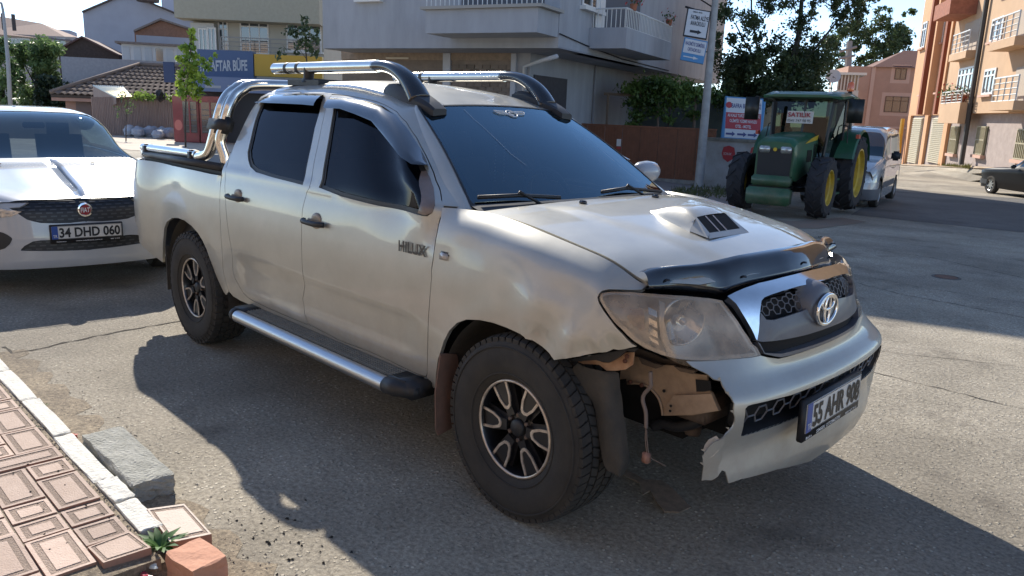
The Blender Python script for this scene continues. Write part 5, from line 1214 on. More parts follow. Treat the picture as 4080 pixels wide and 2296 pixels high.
# litter
def crumple(loc, r, m, name, label, cat, seed, sc=(1,.6,.5)):
    rn = random.Random(seed); bm = bmesh.new(); bmesh.ops.create_icosphere(bm, subdivisions=2, radius=r)
    for v in bm.verts: v.co = Vector((v.co.x*sc[0], v.co.y*sc[1], v.co.z*sc[2]))*rn.uniform(.6, 1.2)
    me = bpy.data.meshes.new(name); bm.to_mesh(me); bm.free(); me.materials.append(m); o = bpy.data.objects.new(name, me); COL.objects.link(o); o.location = loc; o.rotation_euler = (0, 0, seed); return tag(o, label, cat)
crumple((-.46,-2.16,.03), .035, mat('red_wrapper', (.35,.03,.06), rough=.3, coat=.5), 'wrapper', 'crumpled red wrapper on the dirt below the orange brick', 'litter', 3)
crumple((-.52,-2.13,.045), .03, mat('white_plastic', (.55,.6,.55), rough=.3, coat=.5), 'plastic_scrap', 'shiny white plastic scrap between weed and brick', 'litter', 5, (.5,1.5,.3))
g0 = G(d1(1690-640,1390-5)); crumple((.02,-1.79,.006), .018, mat('white_chip', (.75,.75,.72), rough=.6), 'paper_scrap', 'small white paper scrap on the sunlit road by the shadow edge', 'litter', 8, (1,.7,.15))
gx = G(d1(200,1082), .0); crumple((-1.86,-2.0,.03), .03, mat('red_leaf', (.35,.06,.04), rough=.7), 'dry_leaf', 'crumpled reddish dry leaf at the far corner of the grey slab', 'leaf', 9, (1,.8,.6))
# soil, grit and seeds
def grit(name, n, fn, s0, s1, m, seed, z=0):
    rn = random.Random(seed); mb = MB()
    for _ in range(n):
        x, y, zz = fn(rn); s = rn.uniform(s0, s1); p = [(x+s*rn.uniform(-1,1)*.4+s*cos(a), y+s*rn.uniform(-1,1)*.3+s*sin(a), zz) for a in (0, 2.1, 4.2)]+[(x, y, zz+s*rn.uniform(.5, .9))]
        mb.add(p, [(0,1,3),(1,2,3),(2,0,3)])
    o = mb.build(name, m, fix=False); o['kind'] = 'stuff'; return o
def f1(rn): x = rn.uniform(-3, .2); return x, -2.0+abs(rn.gauss(0, .14)), .001
def f2(rn): x = rn.uniform(-3, -.5); return x, rn.uniform(-2.125, -2.09), .063
def f3(rn): x = rn.uniform(-.6, .3); return x, rn.uniform(-2.5, -1.8), .031 if False else .001
def f4(rn): return rn.uniform(-6, 3), rn.uniform(-2, 2.6), .001
grit('gravel', 500, f1, .002, .007, mat('pebbles', (.40,.36,.30), rough=.9, col2=(.12,.10,.08), nscale=25), 1)
grit('gravel', 350, f2, .002, .007, MATS['pebbles'], 2); grit('gravel', 300, f3, .002, .009, MATS['pebbles'], 3)
grit('gravel', 260, f4, .002, .006, MATS['pebbles'], 6)
def f5(rn): a = rn.uniform(0, 6.28); r = abs(rn.gauss(0, .22)); return -.35+r*cos(a)*1.2-.1, -1.72+r*sin(a)*.6, .002
grit('dark_seeds', 45, f5, .004, .009, mat('seed_black', (.01,.01,.01), rough=.7), 4); grit('dark_seeds', 18, lambda rn: (rn.uniform(-1.6,-.7), rn.uniform(-2.4,-2.1), .07), .004, .008, MATS['seed_black'], 5)
mb = MB()   # sandy fringe in the gutter
for i in range(60):
    x = -3.2+i*.055
dirt = []
nn = 60
for i in range(nn):
    x = -3.6+i*3.9/(nn-1); w_ = .10+.09*abs(sin(i*.7+1))+.05*random.random(); dirt += [(x, -2.02, .004), (x, -2.0+w_, .0015)]
# (kept as a low sandy strip)
mesh_obj('gutter_soil', dirt, [(2*i, 2*i+2, 2*i+3, 2*i+1) for i in range(nn-1)], M_dirt)['kind'] = 'structure'
pp = [(-.74,-2.08),(-.60,-2.04),(-.42,-1.93),(-.25,-1.88),(.05,-1.93),(.35,-2.1),(.5,-2.5),(-.3,-2.5),(-.5,-2.45),(-.52,-2.1)]
mesh_obj('gutter_soil', [(x, y, .008) for x, y in pp], [tuple(range(len(pp)))], M_dirt)['kind'] = 'structure'
# ---- weeds
M_leaf = None
def leafmat(name, c1, c2, tr=.35, ns=3.):
    if name in MATS: return MATS[name]
    m = bpy.data.materials.new(name); m.use_nodes = True; MATS[name] = m; n = m.node_tree; L = n.links.new; b = n.nodes['Principled BSDF']; b.inputs['Roughness'].default_value = .5
    tc = n.nodes.new('ShaderNodeTexCoord'); nz = n.nodes.new('ShaderNodeTexNoise'); nz.inputs['Scale'].default_value = ns; nz.inputs['Detail'].default_value = 4; L(tc.outputs['Object'], nz.inputs['Vector'])
    rp = n.nodes.new('ShaderNodeValToRGB'); rp.color_ramp.elements[0].position = .35; rp.color_ramp.elements[1].position = .65; rp.color_ramp.elements[0].color = (*c2, 1); rp.color_ramp.elements[1].color = (*c1, 1); L(nz.outputs[0], rp.inputs[0]); L(rp.outputs[0], b.inputs['Base Color'])
    t = n.nodes.new('ShaderNodeBsdfTranslucent'); L(rp.outputs[0], t.inputs[0]); mx = n.nodes.new('ShaderNodeMixShader'); mx.inputs[0].default_value = tr; o = n.nodes['Material Output']
    L(b.outputs[0], mx.inputs[1]); L(t.outputs[0], mx.inputs[2]); L(mx.outputs[0], o.inputs[0]); return m
def weed(loc, r, h, n, label, seed):
    rn = random.Random(seed); t = thing('weed', label, 'weed', loc); 
    for k in range(n):
        a = rn.uniform(0, 6.28); R_ = r*rn.uniform(.5, 1); hh = h*rn.uniform(.4, 1); P = [(cos(a)*R_*s, sin(a)*R_*s, hh*(s-.35*s*s*1.5)) for s in (0, .3, .6, 1.)]
        mb = MB(); w_ = [.002, r*.10, r*.12, .001]; V = []
        for p, ww in zip(P, w_): V += [(p[0]-sin(a)*ww, p[1]+cos(a)*ww, p[2]), (p[0], p[1], p[2]-ww*.3), (p[0]+sin(a)*ww, p[1]-cos(a)*ww, p[2])]
        mb.add(V, [(3*i+j, 3*i+j+1, 3*i+j+4, 3*i+j+3) for i in range(3) for j in range(2)]); mb.build('leaf', leafmat('weed_green', (.13,.26,.06), (.05,.13,.03)), t, True, fix=False)
weed((-.60,-2.06,.04), .10, .10, 26, 'bushy green weed growing between the kerb end and the loose tiles', 3)
weed((-1.99,-2.115,.05), .05, .03, 16, 'small green tuft at the inner side of the kerb', 4)
weed((-2.42,-1.985,.0), .04, .06, 9, 'thin upright weed growing in the gutter against the kerb', 6)
# ================================================================ OTHER VEHICLES
M_white = mat('white_car_paint', (.43,.44,.45), rough=.25, coat=1., coatr=.03, noise=.04)
M_cglass = glass('car_glass', (.16,.20,.22), 2.0, 0, (.8,.95,1))
M_lamp = mat('clear_lamp', (.45,.42,.38), rough=.12, metal=.5, coat=1, noise=.5, nscale=30)
def xf(org, az):
    c, s = cos(az), sin(az); R3 = np.array([[c, -s, 0], [s, c, 0], [0, 0, 1.]]); o = np.array(org, float)
    return lambda P: np.array(P, float)@R3.T+o
class Car:
    """body lofted in its own frame (x forward from the front axle, z up from the road) and set in the place"""
    def __init__(s, name, label, cat, org, az, paint, st, nose, group=None):
        s.org = org; s.az = az; s.T = thing(name, label, cat, org, az, group); s.paint = paint
        # st: list of (x, halfwidth, z_low, z_belt, inset_top, z_top)
        P = []; U = []; st = st[::-1]
        for x, hw, zl, zb, it, zt, *xx in st:
            dx = xx[0] if xx else 0
            P.append([(x, -hw*.96, zl), (x, -hw*.995, zl+(zb-zl)*.35), (x, -hw, zl+(zb-zl)*.7), (x, -hw*.985, zb-.03), (x+dx*.06, -hw*.955, zb+.03*min(1, (zt-zb)*9)), (x+dx*.5, -(hw*.955-it*.5), zb+(zt-zb)*.52), (x+dx*.88, -(hw*.955-it*.9), zb+(zt-zb)*.88), (x+dx, -(hw*.955-it)*.84, zb+(zt-zb)*.965), (x+dx, -(hw*.955-it)*.45, zt-.004), (x+dx, 0, zt)])
            U.append(x)
        s.net = Net(P, U, [0, .28, .5, .68, .75, 1.02, 1.22, 1.34, 1.55, 1.85])
        if nose is not None:
            Pn = []; Un = []
            for k, (x, y) in enumerate(nose['plan']):
                col = []
                for z, ins in nose['rows']:
                    col.append((x-ins*(1-.5*y/nose['plan'][0][1])+0, -y*(1-ins*.12), z+nose.get('arch', 0)*(1-(y/.9)**2)*(z/.8)))
                Pn.append(col)
            full = Pn+[[(a, -b, c) for a, b, c in col] for col in Pn[-2::-1]]
            L = [0.]
            for i in range(len(nose['plan'])-1): a, b = nose['plan'][i], nose['plan'][i+1]; L.append(L[-1]+math.hypot(a[0]-b[0], a[1]-b[1]))
            s.uc = L[-1]; L2 = L+[2*s.uc-l for l in L[-2::-1]]
            s.nose = Net(full, L2, [r[0] for r in nose['rows']]); s.nl = L
            if s.nose.n([[s.uc, nose['rows'][2][0]]])[0][0] < 0: s.nose.sgn = -1
        if s.net.n([[np.mean(U[1:-1]), .4]])[0][1] > 0: s.net.sgn = -1
    def P(s, net, ol, name, m, both=True, **k):
        r = []
        for fr in ((False, True) if both else (False,)): r.append(panel(net, ol, name, m, s.T, far=fr, **k))
        return r
def side_arch(cx, zc, r, zl, x0=None): return [(cx+r*cos(a), zc+r*sin(a)) for a in np.radians(np.linspace(-15, 195, 15))]
def simple_wheel(name, r, w_, rimr, spokes, mrim, mt=None):
    t = MB().lathe([(rimr,-w_*.45),(rimr*1.1,-w_*.5),(r*.9,-w_*.5),(r,-w_*.38),(r,w_*.38),(r*.9,w_*.5),(rimr,w_*.45)], 32).build(name, mt or M_rub, None, True, auto=.6)
    m = MB().lathe([(rimr,-w_*.47),(rimr*.93,-w_*.42),(rimr*.88,-w_*.2),(rimr*.8,-.0),(0,.02)], 32)
    for k in range(spokes):
        a = 2*pi*k/spokes; e1 = np.array([cos(a),0,sin(a)]); e2 = np.array([-sin(a),0,cos(a)]); m.prism([(0,-.03),(rimr*.92,-.02),(rimr*.92,.02),(0,.03)], e1, e2, (0,-w_*.40,0), np.array([0,.03,0]))
    m.build('rim', mrim, t, True, auto=.5); return t
def add_wheels(car, w_, pts):
    for i, (x, y, z) in enumerate(pts):
        r = w_ if i == 0 else dup(w_); r.parent = car.T; r.location = (x, y, z); r.rotation_euler = (0, .4*i, 0 if y < 0 else pi)
# ---- white hatchback behind the pickup
ec = AT(d1(215, 527), 6.45); faz = radians(-5.5)
forg = (ec[0]-.90*cos(faz), ec[1]-.90*sin(faz), 0.)
fst = [(.77,.66,.24,.745,.18,.785),(.60,.80,.22,.77,.16,.83),(.40,.87,.20,.80,.14,.86),(0,.895,.18,.86,.12,.915),(-.35,.895,.18,.90,.10,.965),(-.62,.895,.18,.925,.09,1.0),(-.95,.895,.18,.94,.20,1.15),(-1.35,.895,.18,.95,.25,1.38),(-1.75,.895,.18,.955,.27,1.465),(-2.3,.895,.18,.96,.27,1.49),(-2.9,.89,.20,.96,.27,1.46),(-3.3,.86,.25,.96,.25,1.30),(-3.6,.80,.30,.96,.2,1.05)]
fiat = Car('parked_hatchback', 'white hatchback parked nose first right behind the pickup bed, cut by the left picture edge', 'car', forg, faz, M_white, fst,
    {'plan': [(.0,.893),(.30,.885),(.52,.84),(.68,.76),(.79,.62),(.86,.42),(.895,.2),(.905,0)], 'rows': [(.16,.06),(.24,.01),(.34,0),(.46,.0),(.58,.015),(.68,.03),(.76,.075),(.80,.14)], 'arch': .0})
fN, fS = fiat.nose, fiat.net; fT = fiat.T
class LocalSolve:            # survey a point of the photograph on a surface given in the vehicle's frame
    def __init__(s, net, org, az):
        s.f = xf(org, az); u = np.linspace(net.U[0], net.U[-1], 120); v = np.linspace(net.V[0], net.V[-1], 80)
        s.g = np.stack(np.meshgrid(u, v, indexing='ij'), -1).reshape(-1, 2); X = s.f(net.raw(s.g)); s.net = net
        R3 = xf((0,0,0), az); N = R3(net.nrm(s.g)*net.sgn); k = np.einsum('ij,ij->i', N, CAM-X) > 0; s.g = s.g[k]; s.p = proj(X[k])
    def __call__(s, pts):
        R = []
        for px in pts:
            px = np.array(px, float); q = s.g[np.argmin(((s.p-px)**2).sum(1))].copy()
            for _ in range(12):
                e = 1e-4; f0 = proj(s.f(s.net.raw([q]))[0])-px; J = np.stack([(proj(s.f(s.net.raw([q+[e,0]]))[0])-px-f0)/e, (proj(s.f(s.net.raw([q+[0,e]]))[0])-px-f0)/e], -1)
                try: st = np.linalg.solve(J, -f0)
                except Exception: break
                L = np.linalg.norm(st); st = st*min(1, .08/L) if L > 0 else st; q = q+st; q[0] = np.clip(q[0], s.net.U[0], s.net.U[-1]); q[1] = np.clip(q[1], s.net.V[0], s.net.V[-1])
            R.append(tuple(q))
        return R
fS.disp = lambda uv, p: .008*(1-sstep(.30, .52, np.abs(p[:, 1])))*sstep(-.7, -.4, p[:, 0])*(1-sstep(.62, .76, p[:, 0]))
FN = LocalSolve(fN, forg, faz)
z6 = (0, 738, 600); z5 = (0, 400, 600)
uc = fiat.uc; MrF = lambda L: [(2*uc-u, v) for u, v in L]
gr = FN(Z(*z6, [(480,290),(520,272),(800,265),(1100,255),(1450,240)])); grl = FN(Z(*z6, [(1450,620),(1200,648),(900,655),(700,650),(560,620),(460,590),(320,500),(220,430),(150,390),(330,380),(420,330)]))
gr = [q for q in gr if q[0] < uc]; 
lo = FN(Z(*z6, [(1450,1110),(1100,1125),(700,1130),(355,1125),(360,1100),(420,1040),(560,965),(700,945),(1000,935),(1450,905)]))
fo = FN(Z(*z6, [(0,800),(60,815),(130,850),(200,900),(210,930),(170,1010),(90,1080),(0,1110)])); fo = [(q[0], q[1]) for q in fo]; fm = [(min(q[0] for q in fo)-.10, np.mean([q[1] for q in fo]))]
grl_ = [q for q in grl if q[0] < uc]
G1 = gr+[(uc, gr[-1][1]+.003)]+MrF(gr[::-1])+MrF(grl_[::-1])+[(uc, grl_[0][1]-.004)]+grl_
lo1 = [q for q in lo[:4]+lo[4:] if q[0] < uc]; G2 = [(uc, lo1[0][1]-.004)]+lo1+[(uc, lo1[-1][1]+.002)]+MrF(lo1[::-1])
top = fN.V[-1]
bord = [(0.0, .18), (fiat.nl[1]*.35, .18)]+[(fiat.nl[1]*.4, .5), (.0, .62)]
B1 = [(.30, .25)]+[(u, .235) for u in np.linspace(.35, 2*uc-.35, 12)]+[(2*uc-.30, .25), (2*uc-.30, .60), (2*uc-.45, top-.03)]+[(u, top-.025) for u in np.linspace(2*uc-.5, .5, 14)]+[(.45, top-.03), (.30, .60)]
fb = panel(fN, B1, 'front_bumper', M_white, fT, holes=[G1, G2], gap=0, th=.02, step=.05)
for g_, nm in ((G1, 'radiator_grille'), (G2, 'lower_intake')):
    gm_ = panel(fN, g_, nm, mat('grille_black', (.018,.02,.024), rough=.45), fT, gap=-.01, th=0, off=-.018, step=.06)
    R_ = np.array(g_); mb = MB(); z_ = R_[:, 1].min()+.025; row = 0
    while z_ < R_[:, 1].max():
        for u in np.arange(R_[:, 0].min()+.03+(.03 if row % 2 else 0), R_[:, 0].max(), .075):
            q = [(u, z_), (u+.045, z_), (u+.045, z_+.012), (u, z_+.012)]
            if inpoly(q, g_).all(): X = fN.ev(q)+fN.n(q)*-.010; mb.add(X, [(0,1,2,3)])
        z_ += .028; row += 1
    o = mb.build('grille_fin', mat('fin_grey', (.05,.054,.06), rough=.35), fT, fix=False); o['kind'] = 'stuff'; sub(o, gm_)
hl1 = FN(Z(*z6, [(-60,200),(0,205),(200,250),(445,290),(410,340),(330,385),(240,385),(130,400),(60,440),(0,455),(-60,440)]))
hl1 = [(min(u, uc), v) for u, v in hl1]
hl2 = [(.50,.72),(.62,.735),(uc-.55,.725),(uc-.45,.70),(uc-.52,.665),(uc-.70,.645),(.55,.64)]
for q_ in (hl2, MrF(hl2[::-1])): panel(fN, q_, 'headlamp', M_lamp, fT, gap=0, th=0, off=.004, step=.05)
# round badge
cb = fN.solve(ec) if False else FN([Z(*z6, [(1460,420)])[0]])[0]; cb = (uc, cb[1]); c = fN.ev([cb])[0]
MB().lathe([(0,.012),(.040,.012),(.046,.02),(.055,.018),(.058,.0)], 30, 'x', tuple(c)).build('badge_ring', M_chrome, fT, True, auto=.6)
MB().lathe([(0,.018),(.041,.0165)], 30, 'x', tuple(c)).build('badge_field', mat('badge_red', (.30,.02,.03), rough=.3, coat=1), fT, True, fix=False)
text_obj('badge_letters', 'FIAT', mat('badge_silver', (.7,.7,.7), rough=.3), fT, c+np.array([.021,-.034,-.018]), (0,1,0), (0,0,1), .038, width=.068, bold=.02)
pp_ = FN(Z(*z6, [(925,690),(2055,630),(2080,845),(945,930)]))
zpl = np.mean([pp_[0][1], pp_[3][1]]); 
xp = float(fN.ev([(uc, zpl)])[0][0])+.035
number_plate(fT, (xp, -.265, zpl-.050), (0,1,0), (0,0,1), .52, .105, '34 DHD 060', [('Otofinansman', .03, .07, .010), ('www.otofinans.com.tr', .17, .2, .010), ('444 2 333', .43, .07, .009)])
us = np.linspace(.46, 2*uc-.46, 30); X_ = fN.ev([(u, fN.V[-1]-.03) for u in us])+fN.n([(u, fN.V[-1]-.03) for u in us])*.001
MB().tube(list(X_), .004, 5).build('bonnet_gap', M_dark, fT, fix=False)
fgp = FN(Z(*z6, [(-260,800),(0,800),(60,815),(130,850),(200,900),(210,930),(170,1010),(90,1080),(0,1110),(-260,1110)]))
for q_ in (fgp, MrF(fgp[::-1])): panel(fN, q_, 'fog_lamp_recess', MATS['grille_black'], fT, gap=0, th=0, off=.003, step=.04)
# sides
U0 = .48
hoodo = [(-.64, .80),(-.64, 1.85),(.62,1.85),(.62,.9),(.55,.80)]
for fr in (False, True):
    lowo = [(.30,.0)]+side_arch(0,.13,.36,0)+[(-.38,.0),(-2.28,0)]+[(x-2.64, y) for x, y in side_arch(0,.13,.36,0)]+[(-3.02,.0),(-3.58,.0),(-3.58,.74),(.60,.74),(.60,.3)]
    side_ = [(.60,.76),(.60,.2),(.42,.06)]+[(x, y) for x, y in side_arch(0,.14,.36,0)]+[(-.38,.0),(-2.28,0)]+[(x-2.64, y) for x, y in side_arch(0,.14,.36,0)]+[(-3.05,.02),(-3.58,.1),(-3.58,.76)]
    panel(fS, side_, 'body_side', M_white, fT, far=fr, gap=0, th=.02, step=.07)
    panel(fS, [(.76,.765),(-.66,.765),(-.66,1.85),(.76,1.85)], 'bonnet', M_white, fT, far=fr, gap=0, th=0, step=.07)
    wside = [(-1.02,.83),(-2.95,.83),(-3.05,.95),(-2.7,1.19),(-1.9,1.19),(-1.45,1.10)]
    wsc = [(-.70,.80),(-.70,1.85),(-1.60,1.85),(-1.60,1.30),(-1.35,1.20),(-1.02,.95),(-.82,.80)]
    panel(fS, [(-.66,.765),(-3.58,.765),(-3.58,1.85),(-.66,1.85)], 'cabin_shell', M_white, fT, holes=[wside, wsc], far=fr, gap=0, th=0, step=.06)
    panel(fS, wside, 'side_window', M_cglass, fT, far=fr, gap=0, th=0, off=-.004, step=.08); panel(fS, wsc, 'windscreen', M_cglass, fT, far=fr, gap=0, th=0, off=-.004, step=.08)
    s = 1 if fr else -1
    MB().box((-.98, s*.90 if s > 0 else -1.12, .96), (-.78, s*1.12 if s > 0 else -.90, 1.12)).build('door_mirror', M_white, fT, True, bevel=.04)
MB().box((-3.3,-.80,.25),(.3,.80,.50)).box((-.75,-.72,.5),(-.3,.72,.88)).build('floor_pan', M_dark, fT)
MB().box((-1.25,-.72,.85),(-.80,.72,.93)).build('dashboard', mat('dash_black', (.02,.022,.025), rough=.8), fT)
for sy in (-.36,.36): MB().box((-2.2, sy-.24, .5), (-1.7, sy+.24, .65)).obox((-2.25,sy,.90),(.06,0,.0),(0,.23,0),(-.06,0,.28)).obox((-2.32,sy,1.24),(.04,0,0),(0,.11,0),(0,0,.07)).build('front_seat', M_seat, fT, True)
MB().tube([(-.74,-.55,.985),(-.72,.05,.99)], .008, 5).tube([(-.74,-.0,.985),(-.73,.62,.99)], .008, 5).build('wiper', M_bplast, fT)['kind'] = 'stuff'
MB().box((-1.42,-.1,1.28),(-1.38,.1,1.34)).build('rear_view_mirror', M_bplast, fT, True, bevel=.01)
for s in (-.45,.32): MB().box((-.45, s, .985),(-.42, s+.03, .995)).build('washer_nozzle', M_bplast, fT)
wz = simple_wheel('wheel', .31, .20, .20, 5, mat('alloy_silver', (.4,.4,.4), rough=.3, metal=1)); add_wheels(fiat, wz, [(0,-.78,.31),(0,.78,.31),(-2.64,-.78,.31),(-2.64,.78,.31)])
# ---- white van beyond the tractor
va = G(d1(2195, 521)); vb_ = G(d1(2240, 506)); vaz = radians(-77)
vorg = (va[0]-.75*cos(vaz+pi/2), va[1]-.75*sin(vaz+pi/2), va[2])
vst = [(.62,.72,.25,.80,.10,.84),(.35,.80,.22,.90,.08,.95),(0,.845,.2,.98,.08,1.05),(-.30,.86,.2,1.02,.08,1.12),(-.62,.86,.2,1.05,.12,1.38),(-1.0,.86,.2,1.06,.15,1.72),(-1.5,.86,.2,1.06,.15,1.80),(-2.4,.86,.2,1.06,.15,1.82),(-3.2,.86,.2,1.06,.15,1.80),(-3.35,.85,.25,1.06,.15,1.76)]
van = Car('parked_van', 'white high roofed van parked behind the green tractor', 'van', vorg, vaz, M_white, vst, {'plan': [(.0,.845),(.35,.83),(.55,.74),(.66,.55),(.72,.3),(.74,0)], 'rows': [(.18,.05),(.30,0),(.48,0),(.62,.03),(.74,.08),(.84,.16)]})
vT = van.T; vN, vS = van.nose, van.net; vu = van.uc
panel(vN, [(.2,.18)]+[(2*vu-.2,.18),(2*vu-.2,.82),(.2,.82)], 'front_end', M_white, vT, gap=0, th=0, step=.08)
panel(vN, [(.15,.17),(2*vu-.15,.17),(2*vu-.15,.44),(.15,.44)], 'front_bumper', mat('grey_bumper', (.10,.105,.12), rough=.6), vT, gap=0, th=.02, off=.02, step=.08)
for q_ in ([(.42,.60),(.72,.58),(.78,.70),(.45,.76)],): panel(vN, q_, 'headlamp', M_lamp, vT, gap=0, th=.01, off=.01); panel(vN, [(2*vu-a, b) for a, b in q_[::-1]], 'headlamp', M_lamp, vT, gap=0, th=.01, off=.01)
for fr in (False, True):
    sd = [(.60,.74),(.45,.1)]+side_arch(0,.12,.36,0)+[(-.4,0),(-2.3,0)]+[(x-2.69, y) for x, y in side_arch(0,.12,.36,0)]+[(-3.1,0),(-3.34,.05),(-3.34,1.85),(-.72,1.85),(-.40,1.85),(.60,1.85)]
    wsc = [(-.38,.86),(-.38,1.85),(-.98,1.85),(-.98,1.34),(-.86,1.22),(-.62,1.02),(-.44,.86)]; w1 = [(-.86,.83),(-1.50,.83),(-1.55,1.15),(-1.2,1.19),(-1.02,1.13)]; w2 = [(-1.68,.83),(-2.9,.83),(-2.9,1.15),(-1.7,1.17)]
    panel(vS, sd, 'body_shell', M_white, vT, holes=[wsc, w1, w2], far=fr, gap=0, th=0, step=.07)
    panel(vS, wsc, 'windscreen', M_cglass, vT, far=fr, gap=0, th=0, off=-.004, step=.09)
    for w_ in (w1, w2): panel(vS, w_, 'side_window', M_cglass, vT, far=fr, gap=0, th=0, off=-.004, step=.09)
    s = 1 if fr else -1; panel(vS, [(-.42,.22),(-2.25,.22),(-2.25,.33),(-.42,.33)], 'side_rubbing_strip', MATS['grey_bumper'], vT, far=fr, gap=0, th=.01, off=.012)
    MB().box((-1.0, min(s*.88,s*1.08), 1.06), (-.86, max(s*.88,s*1.08), 1.28)).build('door_mirror', M_bplast, vT, True, bevel=.04)
MB().box((-3.3,-.8,.22),(.3,.8,.6)).box((-.9,-.7,.6),(-.4,.7,.98)).build('floor_pan', M_dark, vT)
for sy in (-.36,.36): MB().box((-1.7,sy-.24,.6),(-1.6,sy+.24,1.35)).build('front_seat', M_seat, vT)
wz = simple_wheel('wheel', .31, .19, .19, 6, mat('hubcap_grey', (.3,.3,.31), rough=.4, metal=.5)); add_wheels(van, wz, [(0,-.76,.31),(0,.76,.31),(-2.69,-.76,.31),(-2.69,.76,.31)])
# ---- dark saloon at the right edge
ca = G(d1(2494, 487)); caz = radians(137)
corg = (ca[0]-.70*cos(caz+pi/2), ca[1]-.70*sin(caz+pi/2), ca[2])
M_dk = mat('dark_plum_paint', (.004,.0035,.005), rough=.35, spec=.12, coat=.05)
cst = [(.70,.74,.25,.70,.10,.74),(.40,.79,.22,.76,.08,.80),(0,.80,.2,.80,.08,.85),(-.5,.80,.2,.83,.08,.89),(-.85,.80,.2,.85,.10,.94),(-1.25,.80,.2,.86,.18,1.28),(-1.6,.80,.2,.86,.2,1.36),(-2.3,.80,.2,.86,.2,1.37),(-2.8,.80,.2,.86,.18,1.26),(-3.1,.80,.2,.86,.1,.94),(-3.4,.78,.22,.84,.08,.88)]
car = Car('parked_saloon', 'small dark old saloon car at the right picture edge below the orange flats', 'car', corg, caz, M_dk, cst, {'plan': [(.0,.80),(.4,.79),(.62,.72),(.70,.5),(.73,.25),(.74,0)], 'rows': [(.2,.03),(.3,0),(.45,0),(.58,.01),(.68,.03),(.76,.06)]})
cT = car.T; cS, cN = car.net, car.nose; cu_ = car.uc
panel(cN, [(.2,.2),(2*cu_-.2,.2),(2*cu_-.2,.75),(.2,.75)], 'front_end', M_dk, cT, gap=0, th=0, step=.08)
panel(cN, [(.15,.30),(2*cu_-.15,.30),(2*cu_-.15,.44),(.15,.44)], 'front_bumper', M_bplast, cT, gap=0, th=.03, off=.03, step=.08)
for q_ in ([(.55,.52),(.80,.52),(.80,.66),(.55,.66)],): panel(cN, q_, 'headlamp', M_lamp, cT, gap=0, th=.01, off=.01); panel(cN, [(2*cu_-a, b) for a, b in q_[::-1]], 'headlamp', M_lamp, cT, gap=0, th=.01, off=.01)
for fr in (False, True):
    sd = [(.68,.74),(.45,.1)]+side_arch(0,.10,.34,0)+[(-.4,0),(-2.0,0)]+[(x-2.42, y) for x, y in side_arch(0,.10,.34,0)]+[(-2.8,0),(-3.38,.05),(-3.38,1.85),(.68,1.85)]
    wsc = [(-.88,.84),(-.88,1.85),(-1.42,1.85),(-1.42,1.30),(-1.25,1.18),(-1.05,.95)]; w1 = [(-1.18,.83),(-1.95,.83),(-1.95,1.17),(-1.5,1.18),(-1.32,1.08)]; w2 = [(-2.02,.83),(-2.85,.83),(-2.6,1.15),(-2.02,1.17)]
    panel(cS, sd, 'body_shell', M_dk, cT, holes=[wsc, w1, w2], far=fr, gap=0, th=0, step=.07); panel(cS, wsc, 'windscreen', M_cglass, cT, far=fr, gap=0, th=0, off=-.004, step=.09)
    for w_ in (w1, w2): panel(cS, w_, 'side_window', M_cglass, cT, far=fr, gap=0, th=0, off=-.004, step=.09)
    s = 1 if fr else -1; MB().box((-1.2, min(s*.82,s*.98), .88), (-1.1, max(s*.82,s*.98), 1.0)).build('door_mirror', M_bplast, cT, True, bevel=.03)
MB().box((-3.3,-.74,.22),(.3,.74,.6)).build('floor_pan', M_dark, cT)
wz = simple_wheel('wheel', .29, .18, .18, 8, mat('alloy_silver', (.4,.4,.4))); add_wheels(car, wz, [(0,-.72,.29),(0,.72,.29),(-2.42,-.72,.29),(-2.42,.72,.29)])
# ================================================================ TRACTOR
tl, tr = G(d1(2055, 550)), G(d1(1862, 530)); ctr = (tl+tr)/2; taz = atan2(-(tl-tr)[0], (tl-tr)[1]) if False else radians(-79)
TT = thing('tractor', 'green farm tractor with yellow rims and a for sale notice in its windscreen', 'tractor', tuple(ctr), taz)
print('TRACTOR', ctr, np.linalg.norm(tl-tr))
M_gr = mat('tractor_green', (.012,.095,.04), rough=.4, coat=.3, noise=.25, nscale=4, dirt=.2)
M_ye = mat('tractor_yellow', (.62,.42,.02), rough=.4, coat=.3, noise=.25, nscale=6)
M_tg = glass('tractor_glass', (.16,.20,.18), 1.45, 0)
M_tt = mat('tractor_tyre', (.028,.028,.032), rough=.85, noise=.4, nscale=5)
def ag_wheel(R_, W_, rr_, nl_, name, mir):
    t = MB(); t.lathe([(rr_,-W_*.42),(rr_*1.08,-W_*.5),(R_*.82,-W_*.52),(R_*.93,-W_*.42),(R_*.945,0),(R_*.93,W_*.42),(R_*.82,W_*.52),(rr_,W_*.42)], 40)
    for k in range(nl_):
        for s in (-1, 1):
            a0 = 2*pi*(k+(.5 if s > 0 else 0))/nl_; q = []
            for rr2, dd in ((R_*.92, 1.), (R_*1.0, .8)):
                for (yy, da) in ((s*W_*.50, -.10), (s*.01, .20)):
                    for e in (-1, 1):
                        a = a0+da+e*.045*dd; r2 = rr2*(.95 if abs(yy) > .1 and rr2 > R_*.95 else 1) if rr2 > R_*.95 else rr2*(.9 if abs(yy) > .1 else 1); q.append((r2*cos(a), yy, r2*sin(a)))
            t.add(q, [(0,1,3,2),(4,6,7,5),(0,4,5,1),(2,3,7,6),(0,2,6,4),(1,5,7,3)])
    t = t.build('wheel', M_tt, None, False)
    MB().lathe([(rr_*1.04,-W_*.47),(rr_*.98,-W_*.47),(rr_*.95,-W_*.30),(rr_*.80,-W_*.25),(rr_*.78,-W_*.02),(rr_*.3,.0),(rr_*.28,-.06),(0,-.07)], 32).build('rim', M_ye, t, True, auto=.5)
    return t
